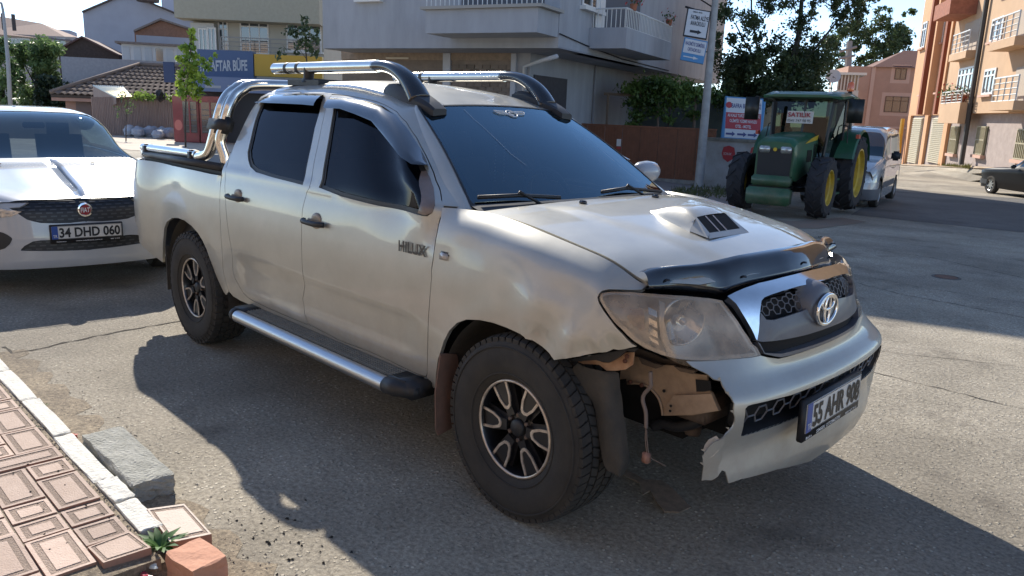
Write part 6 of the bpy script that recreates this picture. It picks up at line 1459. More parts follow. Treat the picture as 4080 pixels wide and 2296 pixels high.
fw_ = ag_wheel(.60, .33, .33, 14, 'w', 0); rw_ = ag_wheel(.80, .44, .49, 16, 'w', 0)
for i, (s, w_, x, z, y) in enumerate(((-1, fw_, 0, .60, .76), (1, fw_, 0, .60, .76), (-1, rw_, -2.05, .80, .80), (1, rw_, -2.05, .80, .80))):
    r = w_ if i in (0, 2) else dup(w_); r.parent = TT; r.location = (x, s*y, z); r.rotation_euler = (0, .2, 0 if s < 0 else pi)
# bonnet
def loft(rows, name, m, par, smooth=True, close=True, auto=None):
    V = [p for r in rows for p in r]; n = len(rows[0]); F = [(i*n+j, i*n+(j+1) % n, (i+1)*n+(j+1) % n, (i+1)*n+j) for i in range(len(rows)-1) for j in range(n if close else n-1)]
    if close: F += [tuple(range(n)), tuple((len(rows)-1)*n+k for k in range(n))[::-1]]
    mb = MB(); mb.add(V, F); return mb.build(name, m, par, smooth, fix=True, auto=auto)
rows = []
for x, hw, zt, zb_ in ((.62,.355,1.43,.80),(.55,.375,1.50,.72),(.40,.385,1.53,.70),(0,.39,1.57,.78),(-.6,.40,1.61,.85),(-.85,.40,1.62,.9)):
    rows.append([(x,-hw,zb_),(x,-hw,zt-.22),(x,-hw*.97,zt-.10),(x,-hw*.72,zt-.02),(x,0,zt),(x,hw*.72,zt-.02),(x,hw*.97,zt-.10),(x,hw,zt-.22),(x,hw,zb_)])
bn = loft(rows, 'bonnet', M_gr, TT, auto=.7)
sub(MB().add([(.632,-.31,.80),(.632,.31,.80),(.632,.32,1.30),(.632,-.32,1.30)], [(0,1,2,3)]).build('radiator_grille', mat('tractor_grille', (.015,.016,.018), rough=.6), bn, fix=False), bn)
for s in (-1, 1):
    sub(MB().box((.605, s*.20-.10, 1.22),(.65, s*.20+.10, 1.345)).build('headlamp', mat('tractor_lamp', (.55,.55,.52), rough=.15, metal=.6, noise=.4, nscale=20), bn, True, bevel=.015), bn)
    sub(MB().add([(.1,s*.395,1.40),(-.75,s*.405,1.47),(-.80,s*.408,1.57),(-.3,s*.40,1.50)], [(0,1,2,3)]).build('yellow_stripe', M_ye, bn, fix=False), bn)
sub(MB().lathe([(0,.0),(.035,0),(.035,-.02)], 16, 'x', (.65,0,1.285)).build('round_badge', M_ye, bn, fix=False), bn)
MB().box((.60,-.40,.26),(.90,.40,.58)).box((.52,-.36,.60),(.78,.36,.80)).build('front_weight', M_gr, TT, True, bevel=.03)
MB().box((-2.3,-.25,.55),(.60,.25,.85)).box((-.1,-.60,.50),(.1,.60,.62)).box((-2.2,-.65,.65),(-1.9,.65,.9)).build('chassis', M_dark, TT)
MB().box((-.85,-.40,.75),(-.55,.40,1.40)).build('engine_cover', M_dark, TT)
MB().box((-1.5,-.55,.85),(-.9,.55,1.0)).build('cab_floor', M_dark, TT)
# cab frame
cbm = MB(); M_pil = mat('cab_frame_black', (.014,.016,.015), rough=.4)
for s in (-1, 1):
    for (a, b, r) in (((-.80,s*.52,1.0),(-.95,s*.60,2.28),.035),((-1.45,s*.72,1.05),(-1.50,s*.70,2.28),.03),((-2.35,s*.68,1.45),(-2.25,s*.62,2.28),.04)): MB().tube([a, b], r, 6).build('cab_pillar', M_pil, TT)
    o = MB().add([(-.82,s*.54,1.05),(-1.44,s*.72,1.05),(-1.49,s*.70,2.28),(-.95,s*.61,2.28)], [(0,1,2,3)]).build('door_glass', M_tg, TT, fix=False)
    MB().add([(-1.46,s*.72,1.35),(-2.33,s*.68,1.45),(-2.24,s*.63,2.28),(-1.5,s*.70,2.28)], [(0,1,2,3)]).build('rear_side_glass', M_tg, TT, fix=False)
    # fenders
    rows = []
    for a in np.radians(np.linspace(20, 165, 12)): x = -2.05+.90*cos(a); z = .82+.88*sin(a); x2 = -2.05+.86*cos(a); z2 = .82+.84*sin(a); rows.append([(x, s*.56, z), (x, s*1.0, z), (x2, s*1.03, z2), (x2, s*.56, z2)])
    loft(rows, 'rear_fender', M_gr, TT, auto=.5)
    MB().box((-1.52, min(s*.99,s*1.05), 1.52), (-1.38, max(s*.99,s*1.05), 1.60)).build('marker_lamp', mat('marker_red', (.5,.06,.03), rough=.3), TT)
    MB().tube([(-.90,s*.6,2.2),(-.88,s*.95,2.3),(-.88,s*1.02,2.1)], .015, 6).box((-.93, s*1.02-.14, 1.82), (-.86, s*1.02+.14, 2.28)).build('side_mirror', M_pil, TT, True, bevel=.03)
    sub_ = MB().lathe([(0,.03),(.06,.02),(.07,-.03)], 18, 'x', (-.78, s*.52, 2.33)).build('work_lamp', mat('lamp_white', (.7,.7,.68), rough=.2), TT, True)
for fx2 in ((-.80,1.05,-.96,2.38),): MB().add([(fx2[0],-.53,fx2[1]),(fx2[0],.53,fx2[1]),(fx2[2],.61,fx2[3]),(fx2[2],-.61,fx2[3])], [(0,1,2,3)]).build('windscreen', M_tg, TT, fix=False)
MB().add([(-2.34,-.68,1.45),(-2.34,.68,1.45),(-2.24,.63,2.28),(-2.24,-.63,2.28)], [(0,1,2,3)]).build('rear_glass', M_tg, TT, fix=False)
MB().tube([(-.82,0.05,1.05),(-.955,.05,2.28)], .03, 6).build('wiper_post', M_pil, TT)
rows = []
for x, hw, z0, z1 in ((-.62,.60,2.29,2.34),(-.74,.74,2.26,2.37),(-1.2,.82,2.26,2.42),(-1.9,.82,2.26,2.42),(-2.4,.76,2.26,2.37),(-2.5,.62,2.29,2.34)): rows.append([(x,-hw,z0),(x,-hw*1.03,(z0+z1)/2),(x,-hw*.85,z1),(x,hw*.85,z1),(x,hw*1.03,(z0+z1)/2),(x,hw,z0)])
loft(rows, 'cab_roof', M_gr, TT, auto=.6)
bc = MB().lathe([(0,.0),(.05,.0),(.045,.06),(.03,.08)], 14, 'z', (-1.9,.66,2.38)).build('beacon_base', M_pil, TT, True)
MB().lathe([(.065,.08),(.07,.12),(.06,.24),(.04,.27),(0,.28)], 16, 'z', (-1.9,.66,2.38)).build('beacon', mat('amber_beacon', (.75,.14,.03), rough=.2, coat=1), TT, True)
MB().obox((-1.85,0,1.25),(.22,0,0),(0,.24,0),(0,0,.07)).obox((-2.08,0,1.6),(.06,0,0),(0,.23,0),(-.04,0,.32)).build('driver_seat', mat('seat_black', (.02,.02,.02), rough=.8), TT, True, bevel=.03)
MB().tube([(-1.35+.18*cos(t)*.7,.20*sin(t),1.50+.10*cos(t)) for t in np.linspace(0, 2*pi, 20)], .013, 6, caps=False).build('steering_wheel', M_pil, TT, True, fix=False)
MB().tube([(-.55,-.42,1.2),(-.55,-.44,2.2)], .035, 10).build('exhaust', M_dark, TT)
MB().box((-1.35,.60,.40),(-.95,.82,.44)).box((-1.35,.60,.68),(-.95,.80,.72)).build('cab_step', M_gr, TT)['kind'] = 'stuff'
MB().box((-1.05,.52,.52),(-.62,.66,.92)).build('fuel_tank', M_dark, TT, True, bevel=.03)
sg = MB().add([(-.870,-.28,1.78),(-.870,.24,1.78),(-.900,.24,2.02),(-.900,-.28,2.02)], [(0,1,2,3)]).build('sale_notice', mat('notice_white', (.6,.58,.54), rough=.6), TT, fix=False)
nrm_ = np.array([1., 0, .12]); yd = np.array([-.12, 0, 1.])
text_obj('notice_lettering', 'SATILIK', mat('notice_red', (.35,.03,.04), rough=.6), sg, (-.875,-.26,1.905), (0,1,0), yd, .085, width=.46, extrude=.012, bold=.02)
text_obj('notice_number', '0541 747 98 95', mat('notice_black', (.02,.02,.02), rough=.6), sg, (-.872,-.26,1.805), (0,1,0), yd, .055, width=.46, extrude=.012)

# hoses, rails and grime on the tractor
hs_ = MB()
for k, (y, z0, z1) in enumerate(((.42,.75,1.25),(.45,.70,1.15),(.40,.9,1.3),(-.42,.75,1.2))): hs_.tube(smooth_curve([(-.2-.1*k, y, z0), (-.5, y+.05, z0-.1), (-.8, y+.08, z1-.3), (-.85, y, z1)], 4), .014, 6)
hs_.build('hydraulic_hose', M_bplast, TT, True, fix=False)['kind'] = 'stuff'
for s in (-1, 1):
    MB().tube([(-1.42,s*.80,1.0),(-1.40,s*.84,1.35),(-1.44,s*.80,1.75),(-1.46,s*.74,1.78)], .013, 6).build('grab_rail', M_pil, TT, True, fix=False)
    MB().tube([(0,s*.2,.50),(.02,s*.55,.52)], .035, 8).tube([(.12,s*.15,.55),(.14,s*.5,.58)], .018, 6).build('steering_cylinder', M_pil, TT, True, fix=False)['kind'] = 'stuff'
    for j in range(5): MB().box((-.45+j*.07, min(s*.398,s*.405), 1.05), (-.41+j*.07, max(s*.398,s*.405), 1.28)).build('side_vent', M_pil, TT)
    MB().box((-1.2, s*.60-.03, 2.18), (-.95, s*.60+.03, 2.25)).build('door_rail', M_pil, TT)
MB().box((.56,-.39,.585),(.80,.39,.595)).build('weight_bracket', M_pil, TT)
MB().tube([(-1.62,.0,2.10),(-1.62,.0,2.25)], .05, 8).build('roof_fan', M_pil, TT)
add_dust(M_gr, (.20,.17,.12), 1.3, .3, .6); add_dust(M_ye, (.25,.19,.12), 1.2, .2, .5)
# ================================================================ BUILDINGS
class Facade:
    def __init__(s, P0, az):
        s.P0 = np.array(P0, float); s.d = np.array([cos(az), sin(az), 0]); n = np.array([s.d[1], -s.d[0], 0])
        if n@(CAM-s.P0) < 0: n = -n
        s.n = n; s.k = n@s.P0; s.up = np.array([0, 0, 1.])
    def sz(s, px): p = PL(px, s.n, s.k); return float((p-s.P0)@s.d), float(p[2])
    def pt(s, a, z, o=0.): q = s.P0+s.d*a+s.n*o; return np.array([q[0], q[1], z])
    def rect(s, *px):       # axis-aligned rectangle through surveyed corners
        r = [s.sz(p) for p in D(*px)]; return min(a for a, _ in r), max(a for a, _ in r), min(z for _, z in r), max(z for _, z in r)
    def box(s, mb, a0, a1, z0, z1, o0, o1, mi=0):
        if a0 > a1: a0, a1 = a1, a0
        c = s.pt((a0+a1)/2, (z0+z1)/2, (o0+o1)/2); mb.obox(c, s.d*(a1-a0)/2, s.n*(o1-o0)/2, s.up*(z1-z0)/2, mi); return mb
    def part(s, name, m, par, a0, a1, z0, z1, o0, o1, bevel=0): return s.box(MB(), a0, a1, z0, z1, o0, o1).build(name, m, par, bevel=bevel)
M_bglass = glass('window_glass', (.05,.06,.07), 1.6, .02)
M_bglass2 = mat('dim_window', (.05,.06,.07), rough=.08, spec=.9, coat=1)
M_uPVC = mat('white_window_frame', (.66,.66,.64), rough=.45)
M_brown = mat('brown_window_frame', (.10,.05,.03), rough=.5)
def window(F, par, a0, a1, z0, z1, frame, mull=1, tran=True, sill=None, depth=.12, fw=.06):
    g = F.part('window', M_bglass2, par, a0, a1, z0, z1, -.02-depth*0+.005, .012)
    mb = MB()
    for x in (a0, a1-fw): F.box(mb, x, x+fw, z0, z1, .012, .05)
    for z in (z0, z1-fw): F.box(mb, a0+fw, a1-fw, z, z+fw, .012, .05)
    for k in range(1, mull+1): x = a0+(a1-a0)*k/(mull+1); F.box(mb, x-fw*.4, x+fw*.4, z0+fw, z1-fw, .012, .045)
    if tran: z = z0+(z1-z0)*.70; F.box(mb, a0+fw, a1-fw, z, z+fw*.8, .012, .047)
    fr = mb.build('window_frame', frame, g); fr.location = (0, 0, 0)
    if sill: o = F.box(MB(), a0-.08, a1+.08, z0-.09, z0-.002, 0.0, .16).build('sill', sill, g); o.location = (0, 0, 0)
    return g
def railing(F, par, a0, a1, z0, z1, o, m, name='railing', step=.14, horiz=False, r=.018):
    mb = MB(); mb.tube([F.pt(a0, z1, o), F.pt(a1, z1, o)], r*1.3, 5); mb.tube([F.pt(a0, z0, o), F.pt(a1, z0, o)], r, 4)
    if horiz:
        for k in range(1, 4): z = z0+(z1-z0)*k/4; mb.tube([F.pt(a0, z, o), F.pt(a1, z, o)], r*.8, 4)
        for k in range(5): a = a0+(a1-a0)*k/4; mb.tube([F.pt(a, z0, o), F.pt(a, z1, o)], r, 4)
    else:
        n = max(2, int(abs(a1-a0)/step))
        for k in range(n+1): a = a0+(a1-a0)*k/n; mb.tube([F.pt(a, z0, o), F.pt(a, z1, o)], r*.6, 4)
    return mb.build(name, m, par, fix=False)
def wbuilding(name, label, P): return thing(name, label, 'building', tuple(P), world=True)
# ---- grey corner building
M_gwall = mat('grey_blue_render', (.37,.385,.42), rough=.9, col2=(.285,.30,.325), nscale=2.4, bump=.08, bscale=20, stretch=(1,1,.25))
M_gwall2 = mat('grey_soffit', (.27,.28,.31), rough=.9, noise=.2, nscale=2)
C0 = AT(d1(1405, 100), 18.2)
FL = Facade(C0, radians(199)); FR = Facade(C0, radians(109))
gb = wbuilding('corner_building', 'grey rendered corner building with overhanging storeys and closed shop fronts', (C0[0], C0[1], -.3))
HT = 10.6; zo = FR.sz(d1(1405, 115))[1]-.02; zg = -.45
sl_ = FL.sz(d1(812, 60))[0]; zl = FL.sz(d1(950, 122))[1]
# upper storeys : one body
ext = 17.5
A0 = FL.pt(0, 0); B0 = FL.pt(sl_, 0); C1 = FR.pt(ext, 0); D1 = B0+(C1-A0)
mb = MB(); q = [A0, B0, D1, C1]; zb_ = zl
V = [(p[0], p[1], zb_) for p in q]+[(p[0], p[1], HT) for p in q]
mb.add(V, [(0,1,2,3),(4,5,6,7),(0,1,5,4),(1,2,6,5),(2,3,7,6),(3,0,4,7)]); mb.build('upper_storeys', M_gwall, gb)
inset = 1.35
GLf = Facade(FL.pt(0, 0, -inset), radians(199)); GRf = Facade(FR.pt(0, 0, -inset), radians(109))
q = [FL.pt(inset, 0, -inset), FL.pt(sl_, 0, -inset), D1, FR.pt(ext, 0, -inset)]
V = [(p[0], p[1], zg) for p in q]+[(p[0], p[1], zb_+.02) for p in q]
MB().add(V, [(0,1,2,3),(4,5,6,7),(0,1,5,4),(1,2,6,5),(2,3,7,6),(3,0,4,7)]).build('ground_storey', M_gwall, gb)
# balcony box on the left face
PB_ = 1.15; FB = Facade(FL.pt(0, 0, PB_), radians(199))
a0, a1, z0, z1 = FB.rect((1070,84),(1352,20)); z0 = FB.sz(d1(1200, 83))[1]; z1 = FB.sz(d1(1200, 22))[1]; a0 = .0
FL.part('balcony_box', M_gwall, gb, 0.02, a1, z0, z1, .003, PB_); FL.part('balcony_ledge', mat('ledge_concrete', (.33,.32,.30), rough=.9), gb, -.12, a1+.10, z1+.002, z1+.07, .003, PB_+.10)
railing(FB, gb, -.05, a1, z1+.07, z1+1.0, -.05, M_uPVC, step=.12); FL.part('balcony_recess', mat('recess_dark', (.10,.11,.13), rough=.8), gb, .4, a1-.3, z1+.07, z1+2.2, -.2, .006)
window(FL, gb, 1.0, 2.2, z1+.9, z1+2.1, M_uPVC, 1, False)
# beam strip on the overhang
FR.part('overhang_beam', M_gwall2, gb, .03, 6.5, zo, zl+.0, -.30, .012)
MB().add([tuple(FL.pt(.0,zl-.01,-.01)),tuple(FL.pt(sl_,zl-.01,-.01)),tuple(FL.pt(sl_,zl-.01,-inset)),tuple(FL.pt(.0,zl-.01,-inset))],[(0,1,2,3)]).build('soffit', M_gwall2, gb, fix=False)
# blocked shop fronts
M_brickw = mat('dusty_brick_infill', (.22,.18,.15), rough=.95, col2=(.15,.125,.105), nscale=4, bump=.3); vary(M_brickw, .3)
for px, nm in ((((1138,128),(1288,262)), 1), (((862,128),(1118,262)), 2)):
    a0, a1, z0, z1 = GLf.rect(*px); z0 = zg
    inf = GLf.part('shop_infill', M_brickw, gb, a0, a1, z0, z1-.25, .0, .03); GLf.part('shop_lintel', mat('lintel_board', (.26,.20,.15), rough=.8, noise=.3), gb, a0, a1, z1-.25, z1, .0, .07)
    a2, a3, z2, z3 = GLf.rect(((1155,129) if nm == 1 else (975,145)), ((1225,133) if nm == 1 else (1032,149))); GLf.part('light_strip', mat('pale_strip', (.52,.47,.38), rough=.6), gb, a2, a3, z2, z3, .07, .09)
    if nm == 1:      # courses of brick standing proud
        bw, bh = .24, .115; cnt = 0; z = z0+1.2; row = 0
        base_m = None
        while z < z1-.40:
            a = a0+.05+(bw/2 if row % 2 else 0)
            while a < a1-bw:
                if base_m is None: base_m = MB(); base_m.obox((0,0,0), GLf.d*(bw/2-.008), GLf.n*.02, GLf.up*(bh/2-.008)); base_m = base_m.build('brick', M_brickw, gb); o = base_m
                else: o = base_m.copy(); COL.objects.link(o)
                o.location = Vector(GLf.pt(a+bw/2, z+bh/2, .035+random.uniform(-.008, .008)))-Vector(gb.location); a += bw; cnt += 1
            z += bh; row += 1
        print('bricks', cnt)
# posts and service door on the right face
for px in ((1288,1300),(1118,1136)):
    a0 = GLf.sz(d1(px[0], 200))[0]; a1 = GLf.sz(d1(px[1], 200))[0]; GLf.part('shop_pier', mat('pier_grey', (.40,.42,.46), rough=.9), gb, a0, a1, zg, zl-.02, .0, .10)
a0, a1, z0, z1 = GRf.rect((1342,188),(1420,285)); GRf.part('metal_door', mat('dark_metal_door', (.05,.052,.065), rough=.6, noise=.3), gb, a0, a1, zg, z1, 0, .04)
for px in (1493,): a = GRf.sz(d1(px, 200))[0]; MB().tube([GRf.pt(a, zg, .05), GRf.pt(a, zl, .05)], .025, 6).build('drain_pipe', M_gwall2, gb)
pl_ = [FR.pt(a, z, .05) for a, z in [FR.sz(p) for p in D((1310,170),(1312,110),(1320,100),(1395,95),(1402,88))]]
MB().tube([GLf.pt(inset+.12, zg, .08), GLf.pt(inset+.12, zl-.35, .08), FL.pt(.5, zl-.25, -.3), FL.pt(.05, zl-.18, -.06)], .055, 8).build('drain_pipe', mat('pipe_grey', (.45,.46,.48), rough=.6), gb, True)
MB().tube([FR.pt(a, z, .03) for a, z in [FR.sz(p) for p in D((1405,85),(1480,118),(1560,148),(1680,178))]], .014, 5).build('cable', M_dark, gb)
# upper window and right balcony
a0, a1, z0, z1 = FR.rect((1462,14),(1512,-30)); window(FR, gb, a0, a1, z0, z0+1.3, M_uPVC, 1, False, M_uPVC)
a0, a1, z0, z1 = FL.rect((905,-2),(958,-40)); window(FL, gb, a0, a1, z0, z0+1.3, M_uPVC, 1, False, M_uPVC)
FBR = Facade(FR.pt(0, 0, 1.0), radians(109)); a0 = FR.sz(d1(1562, 60))[0]-.1; 
a0 = FBR.sz(d1(1575, 100))[0]; a1 = FBR.sz(d1(1688, 120))[0]; z0 = FBR.sz(d1(1575, 122))[1]; z1 = FBR.sz(d1(1575, 68))[1]
FR.part('balcony_box', M_gwall, gb, a0, a1, z0, z1, .003, 1.0); railing(FBR, gb, a0, a1, z1, z1+.45, -.03, M_uPVC, step=.13)
mb = MB(); mb.tube([FR.pt(a0, z1+.45, .1), FR.pt(a0, z1+.45, .97)], .02, 4)
for k in range(8): mb.tube([FR.pt(a0, z1, .1+k*.12), FR.pt(a0, z1+.45, .1+k*.12)], .011, 4)
mb.build('railing', M_uPVC, gb, fix=False)
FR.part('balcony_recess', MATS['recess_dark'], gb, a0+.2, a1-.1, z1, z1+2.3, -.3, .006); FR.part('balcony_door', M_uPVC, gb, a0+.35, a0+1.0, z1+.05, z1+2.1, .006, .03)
print('grey', 'C0', C0, 'sl', sl_, 'zl', zl, 'z0', z0, z1)
def flower_pot(P, label, k, parent=None, s=1., grp='flower pots on the balconies'):
    t = thing('flower_pot', label, 'flower pot', tuple(P), 0, grp); rn = random.Random(k)
    MB().lathe([(0,0),(.07*s,0),(.10*s,.16*s),(.085*s,.16*s),(0,.14*s)], 12, 'z').build('pot', mat('terracotta', (.35,.13,.07), rough=.8), t, True, auto=.5)
    mb = MB()
    for i in range(70):
        c = np.array([rn.gauss(0, .10), rn.gauss(0, .10), .25+rn.gauss(0, .07)])*s; u = np.array([rn.uniform(-1,1) for _ in range(3)]); u /= np.linalg.norm(u); v = np.cross(u, [0,0,1.]); v /= np.linalg.norm(v)+1e-6; L = .045*s
        mb.add([c-u*L, c+v*L*.5, c+u*L, c-v*L*.5], [(0,1,2,3)], 1 if rn.random() < .25 else 0)
    mb.build('foliage', [leafmat('pot_leaf', (.08,.15,.04), (.03,.07,.02)), mat('petal_red', (.45,.05,.05), rough=.6)], t, fix=False)['kind'] = 'stuff'
flower_pot(FR.pt(a0+.5, z1+.45, .97), 'flower pot hanging at the near end of the grey building balcony', 1); flower_pot(FR.pt(a1-.3, z1+.45, .97), 'flower pot at the far end of the grey building balcony', 2)
# ---- brown metal fence, wall and pole in front
gR = G(d1(1790, 468)); zt_ = PL(d1(1787, 329), (gR[0]-CAM[0], gR[1]-CAM[1], 0), (gR[0]-CAM[0])*gR[0]+(gR[1]-CAM[1])*gR[1])[2]
FF = Facade(gR, radians(199+2)); aL = FF.sz(d1(1509, 324))[0]
fn_ = thing('metal_fence', 'rust brown sheet metal fence in front of the grey building', 'fence', tuple(gR), world=True)
M_fen = mat('brown_sheet', (.21,.085,.045), rough=.7, noise=.2, nscale=6, bump=.05)
n_ = 9; L_ = aL+1.5
for k in range(n_):
    a_ = L_*k/n_; b_ = L_*(k+1)/n_
    mb = MB(); FF.box(mb, a_+.006, b_-.006, gR[2]+.12, zt_, -.02, 0)
    for j in range(int((b_-a_)/.09)): FF.box(mb, a_+.02+j*.09, a_+.055+j*.09, gR[2]+.13, zt_-.02, 0, .012)
    mb.build('fence_panel', M_fen, fn_)
FF.part('fence_rail', M_fen, fn_, 0, L_, zt_+.002, zt_+.05, -.04, .03); FF.part('fence_footing', mat('footing_concrete', (.33,.32,.30), rough=.95, noise=.3), fn_, 0, L_, gR[2]-.1, gR[2]+.118, -.08, .06)
FF.part('no_parking_notice', mat('notice_board_white', (.7,.7,.7), rough=.5), fn_, *[v for v in (FF.sz(d1(1551, 368))[0], FF.sz(d1(1563, 352))[0])], FF.sz(d1(1556, 368))[1], FF.sz(d1(1556, 350))[1], .014, .022)
a = FF.sz(d1(1557, 372))[0]; z = FF.sz(d1(1557, 372))[1]; FF.part('notice_red_band', mat('notice_board_red', (.4,.04,.04), rough=.5), fn_, a-.07, a+.07, z-.04, z+.03, .014, .022)
def pole(base, top_px, r0, r1, name, label, m, lean=True):
    b = np.array(base); top = AT(top_px, 1); d = ray(top_px); t = depth(b); tp = CAM+d*t; tp = b+(tp-b); t_ = thing(name, label, 'pole', tuple(b), world=True); MB().tube([b, tp], [r0, r1], 16).build('shaft', m, t_, True, auto=.8); return t_, b, tp
pb = G(d1(1757, 475)); pt_, pbs, ptp = pole(pb, d1(1806, -70), .125, .085, 'concrete_pole', 'tall pale concrete utility pole carrying two school signs', mat('pole_concrete', (.36,.36,.35), rough=.85, noise=.25, nscale=4, bump=.1))
def on_pole(px): # point at pole depth
    return AT(px, depth(pbs)-.15)
def signboard(pxs, name, label, mb_, th=.06, cat='sign', rimm=None, dpt=None):
    P = [AT(p, dpt if dpt else depth(pbs)-.12) for p in pxs]; return P
# sign A: black framed white board, sign B: blue and white board
rx = CR*1.; 
def flat_sign(c4, name, label, face_m, rim_m, rim=.03, legs=None):
    """c4: TL,TR,BR,BL in the place; returns thing, origin BL, x dir, y dir, W, H"""
    TL, TR, BR, BL = [np.array(p) for p in c4]; xd = (BR-BL); W = np.linalg.norm(xd); xd /= W; yd = TL-BL; yd = yd-xd*(yd@xd); H = np.linalg.norm(yd); yd /= H; n = np.cross(xd, yd)
    t = thing(name, label, 'sign', tuple(BL), world=True)
    MB().obox(BL+xd*W/2+yd*H/2-n*.022, xd*(W/2), n*.02, yd*(H/2)).build('sign_board', rim_m, t)
    MB().obox(BL+xd*W/2+yd*H/2, xd*(W/2-rim), n*.004, yd*(H/2-rim)).build('sign_face', face_m, t)
    return t, BL+n*.006, xd, yd, W, H
M_sw = mat('sign_white', (.55,.56,.58), rough=.5); M_sb = mat('sign_black', (.015,.015,.018), rough=.5); M_sblue = mat('sign_blue', (.07,.23,.45), rough=.5); M_sred = mat('sign_red', (.38,.03,.04), rough=.5); M_navy = mat('sign_navy', (.05,.06,.18), rough=.5)
dp = depth(pbs)-.05
sA = [AT(p, dp) for p in D((1725,18),(1783,42),(1777,100),(1718,90))]
t, o, xd, yd, W, H = flat_sign(sA, 'school_sign', 'white school sign in a black frame, upper of the two on the pole', M_sw, M_sb)
def ln(t_, s_, x, y, w_, h, m, **k): text_obj('lettering', s_, m, t_, o+xd*W*x+yd*H*y, xd, yd, H*h, extrude=.003, width=W*w_, bold=.02, **k)
ln(t, 'SAMSUN - BAFRA', .25, .86, .4, .05, M_sb); ln(t, 'FATMA ALİYE', .20, .62, .74, .15, M_sb); ln(t, 'ANAOKULU', .22, .42, .62, .15, M_sb)
def arrow(t_, x0, x1, y, hgt, m, bw=.35):
    P = [(x0, y-hgt*bw/2), (x1-(x1-x0)*.35, y-hgt*bw/2), (x1-(x1-x0)*.35, y-hgt/2), (x1, y), (x1-(x1-x0)*.35, y+hgt/2), (x1-(x1-x0)*.35, y+hgt*bw/2), (x0, y+hgt*bw/2)]
    mesh_obj('arrow', [o+xd*W*a+yd*H*b+np.cross(xd, yd)*.003 for a, b in P], [(0,1,5,6),(2,3,4)], m, t_)
arrow(t, .25, .75, .20, .16, M_sb, .55)
br = MB(); br.tube([AT(d1(1724,17), dp), AT(d1(1795,40), dp+.1)], .03, 6); br.tube([AT(d1(1740,-15), dp), AT(d1(1792,18), dp+.1)], .02, 5); br.build('sign_bracket', M_sb, pt_)
sB = [AT(p, dp) for p in D((1719,92),(1773,104),(1769,162),(1711,150))]
t, o, xd, yd, W, H = flat_sign(sB, 'school_sign', 'blue and white school sign hanging below the black framed one', M_sblue, M_sblue, .01)
MB().obox(o+xd*W*.5+yd*H*.64, xd*W*.46, np.cross(xd, yd)*.003, yd*H*.30).build('white_field', M_sw, t)
o = o+np.cross(xd, yd)*.004
ln(t, 'NAZMİYE DEMİREL', .08, .68, .84, .15, M_navy); ln(t, 'ORTAOKULU', .22, .44, .56, .15, M_navy); arrow(t, .1, .75, .17, .14, M_sw)
# ---- municipal board with legs, painted wall
wL, wR = G(d1(1787, 470)), G(d1(1900, 482)); dR = wR-wL; FW = Facade(wL, atan2(dR[1], dR[0])+.0)
wl = thing('yard_wall', 'pale peeling plastered yard wall behind the municipal board', 'wall', tuple(wL), world=True)
z1 = FW.sz(d1(1850, 357))[1]; FW.part('wall_body', mat('peeling_plaster', (.42,.43,.45), rough=.9, col2=(.27,.26,.24), nscale=2.2, bump=.15), wl, -.3, FW.sz(d1(1990,450))[0], wL[2]-.2, z1, -.2, 0)
FW.part('wall_coping', mat('coping_mossy', (.22,.21,.18), rough=.95, noise=.4), wl, -.35, FW.sz(d1(1990,450))[0], z1+.002, z1+.08, -.26, .05)
for px, lb in (((1817,370),(1848,404)), 'red painted municipal crest notice on the pale wall'), (((1888,372),(1908,404)), 'red painted notice partly behind the tractor wheel'):
    a0, a1, z0, z1_ = FW.rect(*px); mb = MB(); pts = [(a0+.1*(a1-a0), z1_), ((a0+a1)/2, z1_+.05), (a1-.1*(a1-a0), z1_), (a1, (z0+z1_)/2), (a1-.15*(a1-a0), z0+.03), ((a0+a1)/2, z0-.06), (a0+.15*(a1-a0), z0+.03), (a0, (z0+z1_)/2)]
    t = thing('wall_notice', lb, 'notice', tuple(FW.pt(a0, z0)), world=True); mb.add([FW.pt(a, z, .006) for a, z in pts], [tuple(range(8))]); mb.build('notice_face', M_sred, t, fix=False)
    text_obj('lettering', 'SOKAK', M_sw, t, FW.pt(min(a0, a1)+.15*(a1-a0), (z0+z1_)/2-.04, .009) if np.cross(FW.d, FW.up)@FW.n > 0 else FW.pt(a1-.15*(a1-a0), (z0+z1_)/2-.04, .009), FW.d if np.cross(FW.d, FW.up)@FW.n > 0 else -FW.d, FW.up, .07, width=abs(a1-a0)*.6)
dm_ = depth(G(d1(1803, 470)))-.1
c4 = [AT(p, dm_) for p in D((1832,243),(1926,257),(1914,354),(1819,348))]
t, o, xd, yd, W, H = flat_sign(c4, 'municipal_board', 'large municipal direction board with red middle band on blue legs', M_sw, M_sblue, .035)
nn = np.cross(xd, yd)
MB().obox(o+xd*W*.5+yd*H*.43, xd*W*.465, nn*.002, yd*H*.195).build('red_band', M_sred, t)
ln(t, 'BAFRA BELEDİYESİ', .17, .74, .78, .105, M_navy)
MB().lathe([(0,.0),(.075,0),(.09,.0)], 20, 'x').build('crest', M_sred, t).matrix_local = Matrix.Translation(Vector(o+xd*W*.10+yd*H*.80+nn*.002)-Vector(t.location)) @ Matrix(((nn[0],xd[0],yd[0]),(nn[1],xd[1],yd[1]),(nn[2],xd[2],yd[2]))).to_4x4()
o0 = o; o = o+nn*.003
ln(t, 'Ali KALE TURİSTİK TESİSLERİ', .08, .525, .86, .07, M_sw); ln(t, 'OLİMPİK YÜZME HAVUZU', .14, .395, .72, .07, M_sw); ln(t, 'OTEL - MOTEL', .30, .27, .42, .07, M_sw)
for x0 in (.06, .36, .64): arrow(t, x0, x0+.25, .115, .12, M_navy, .4)
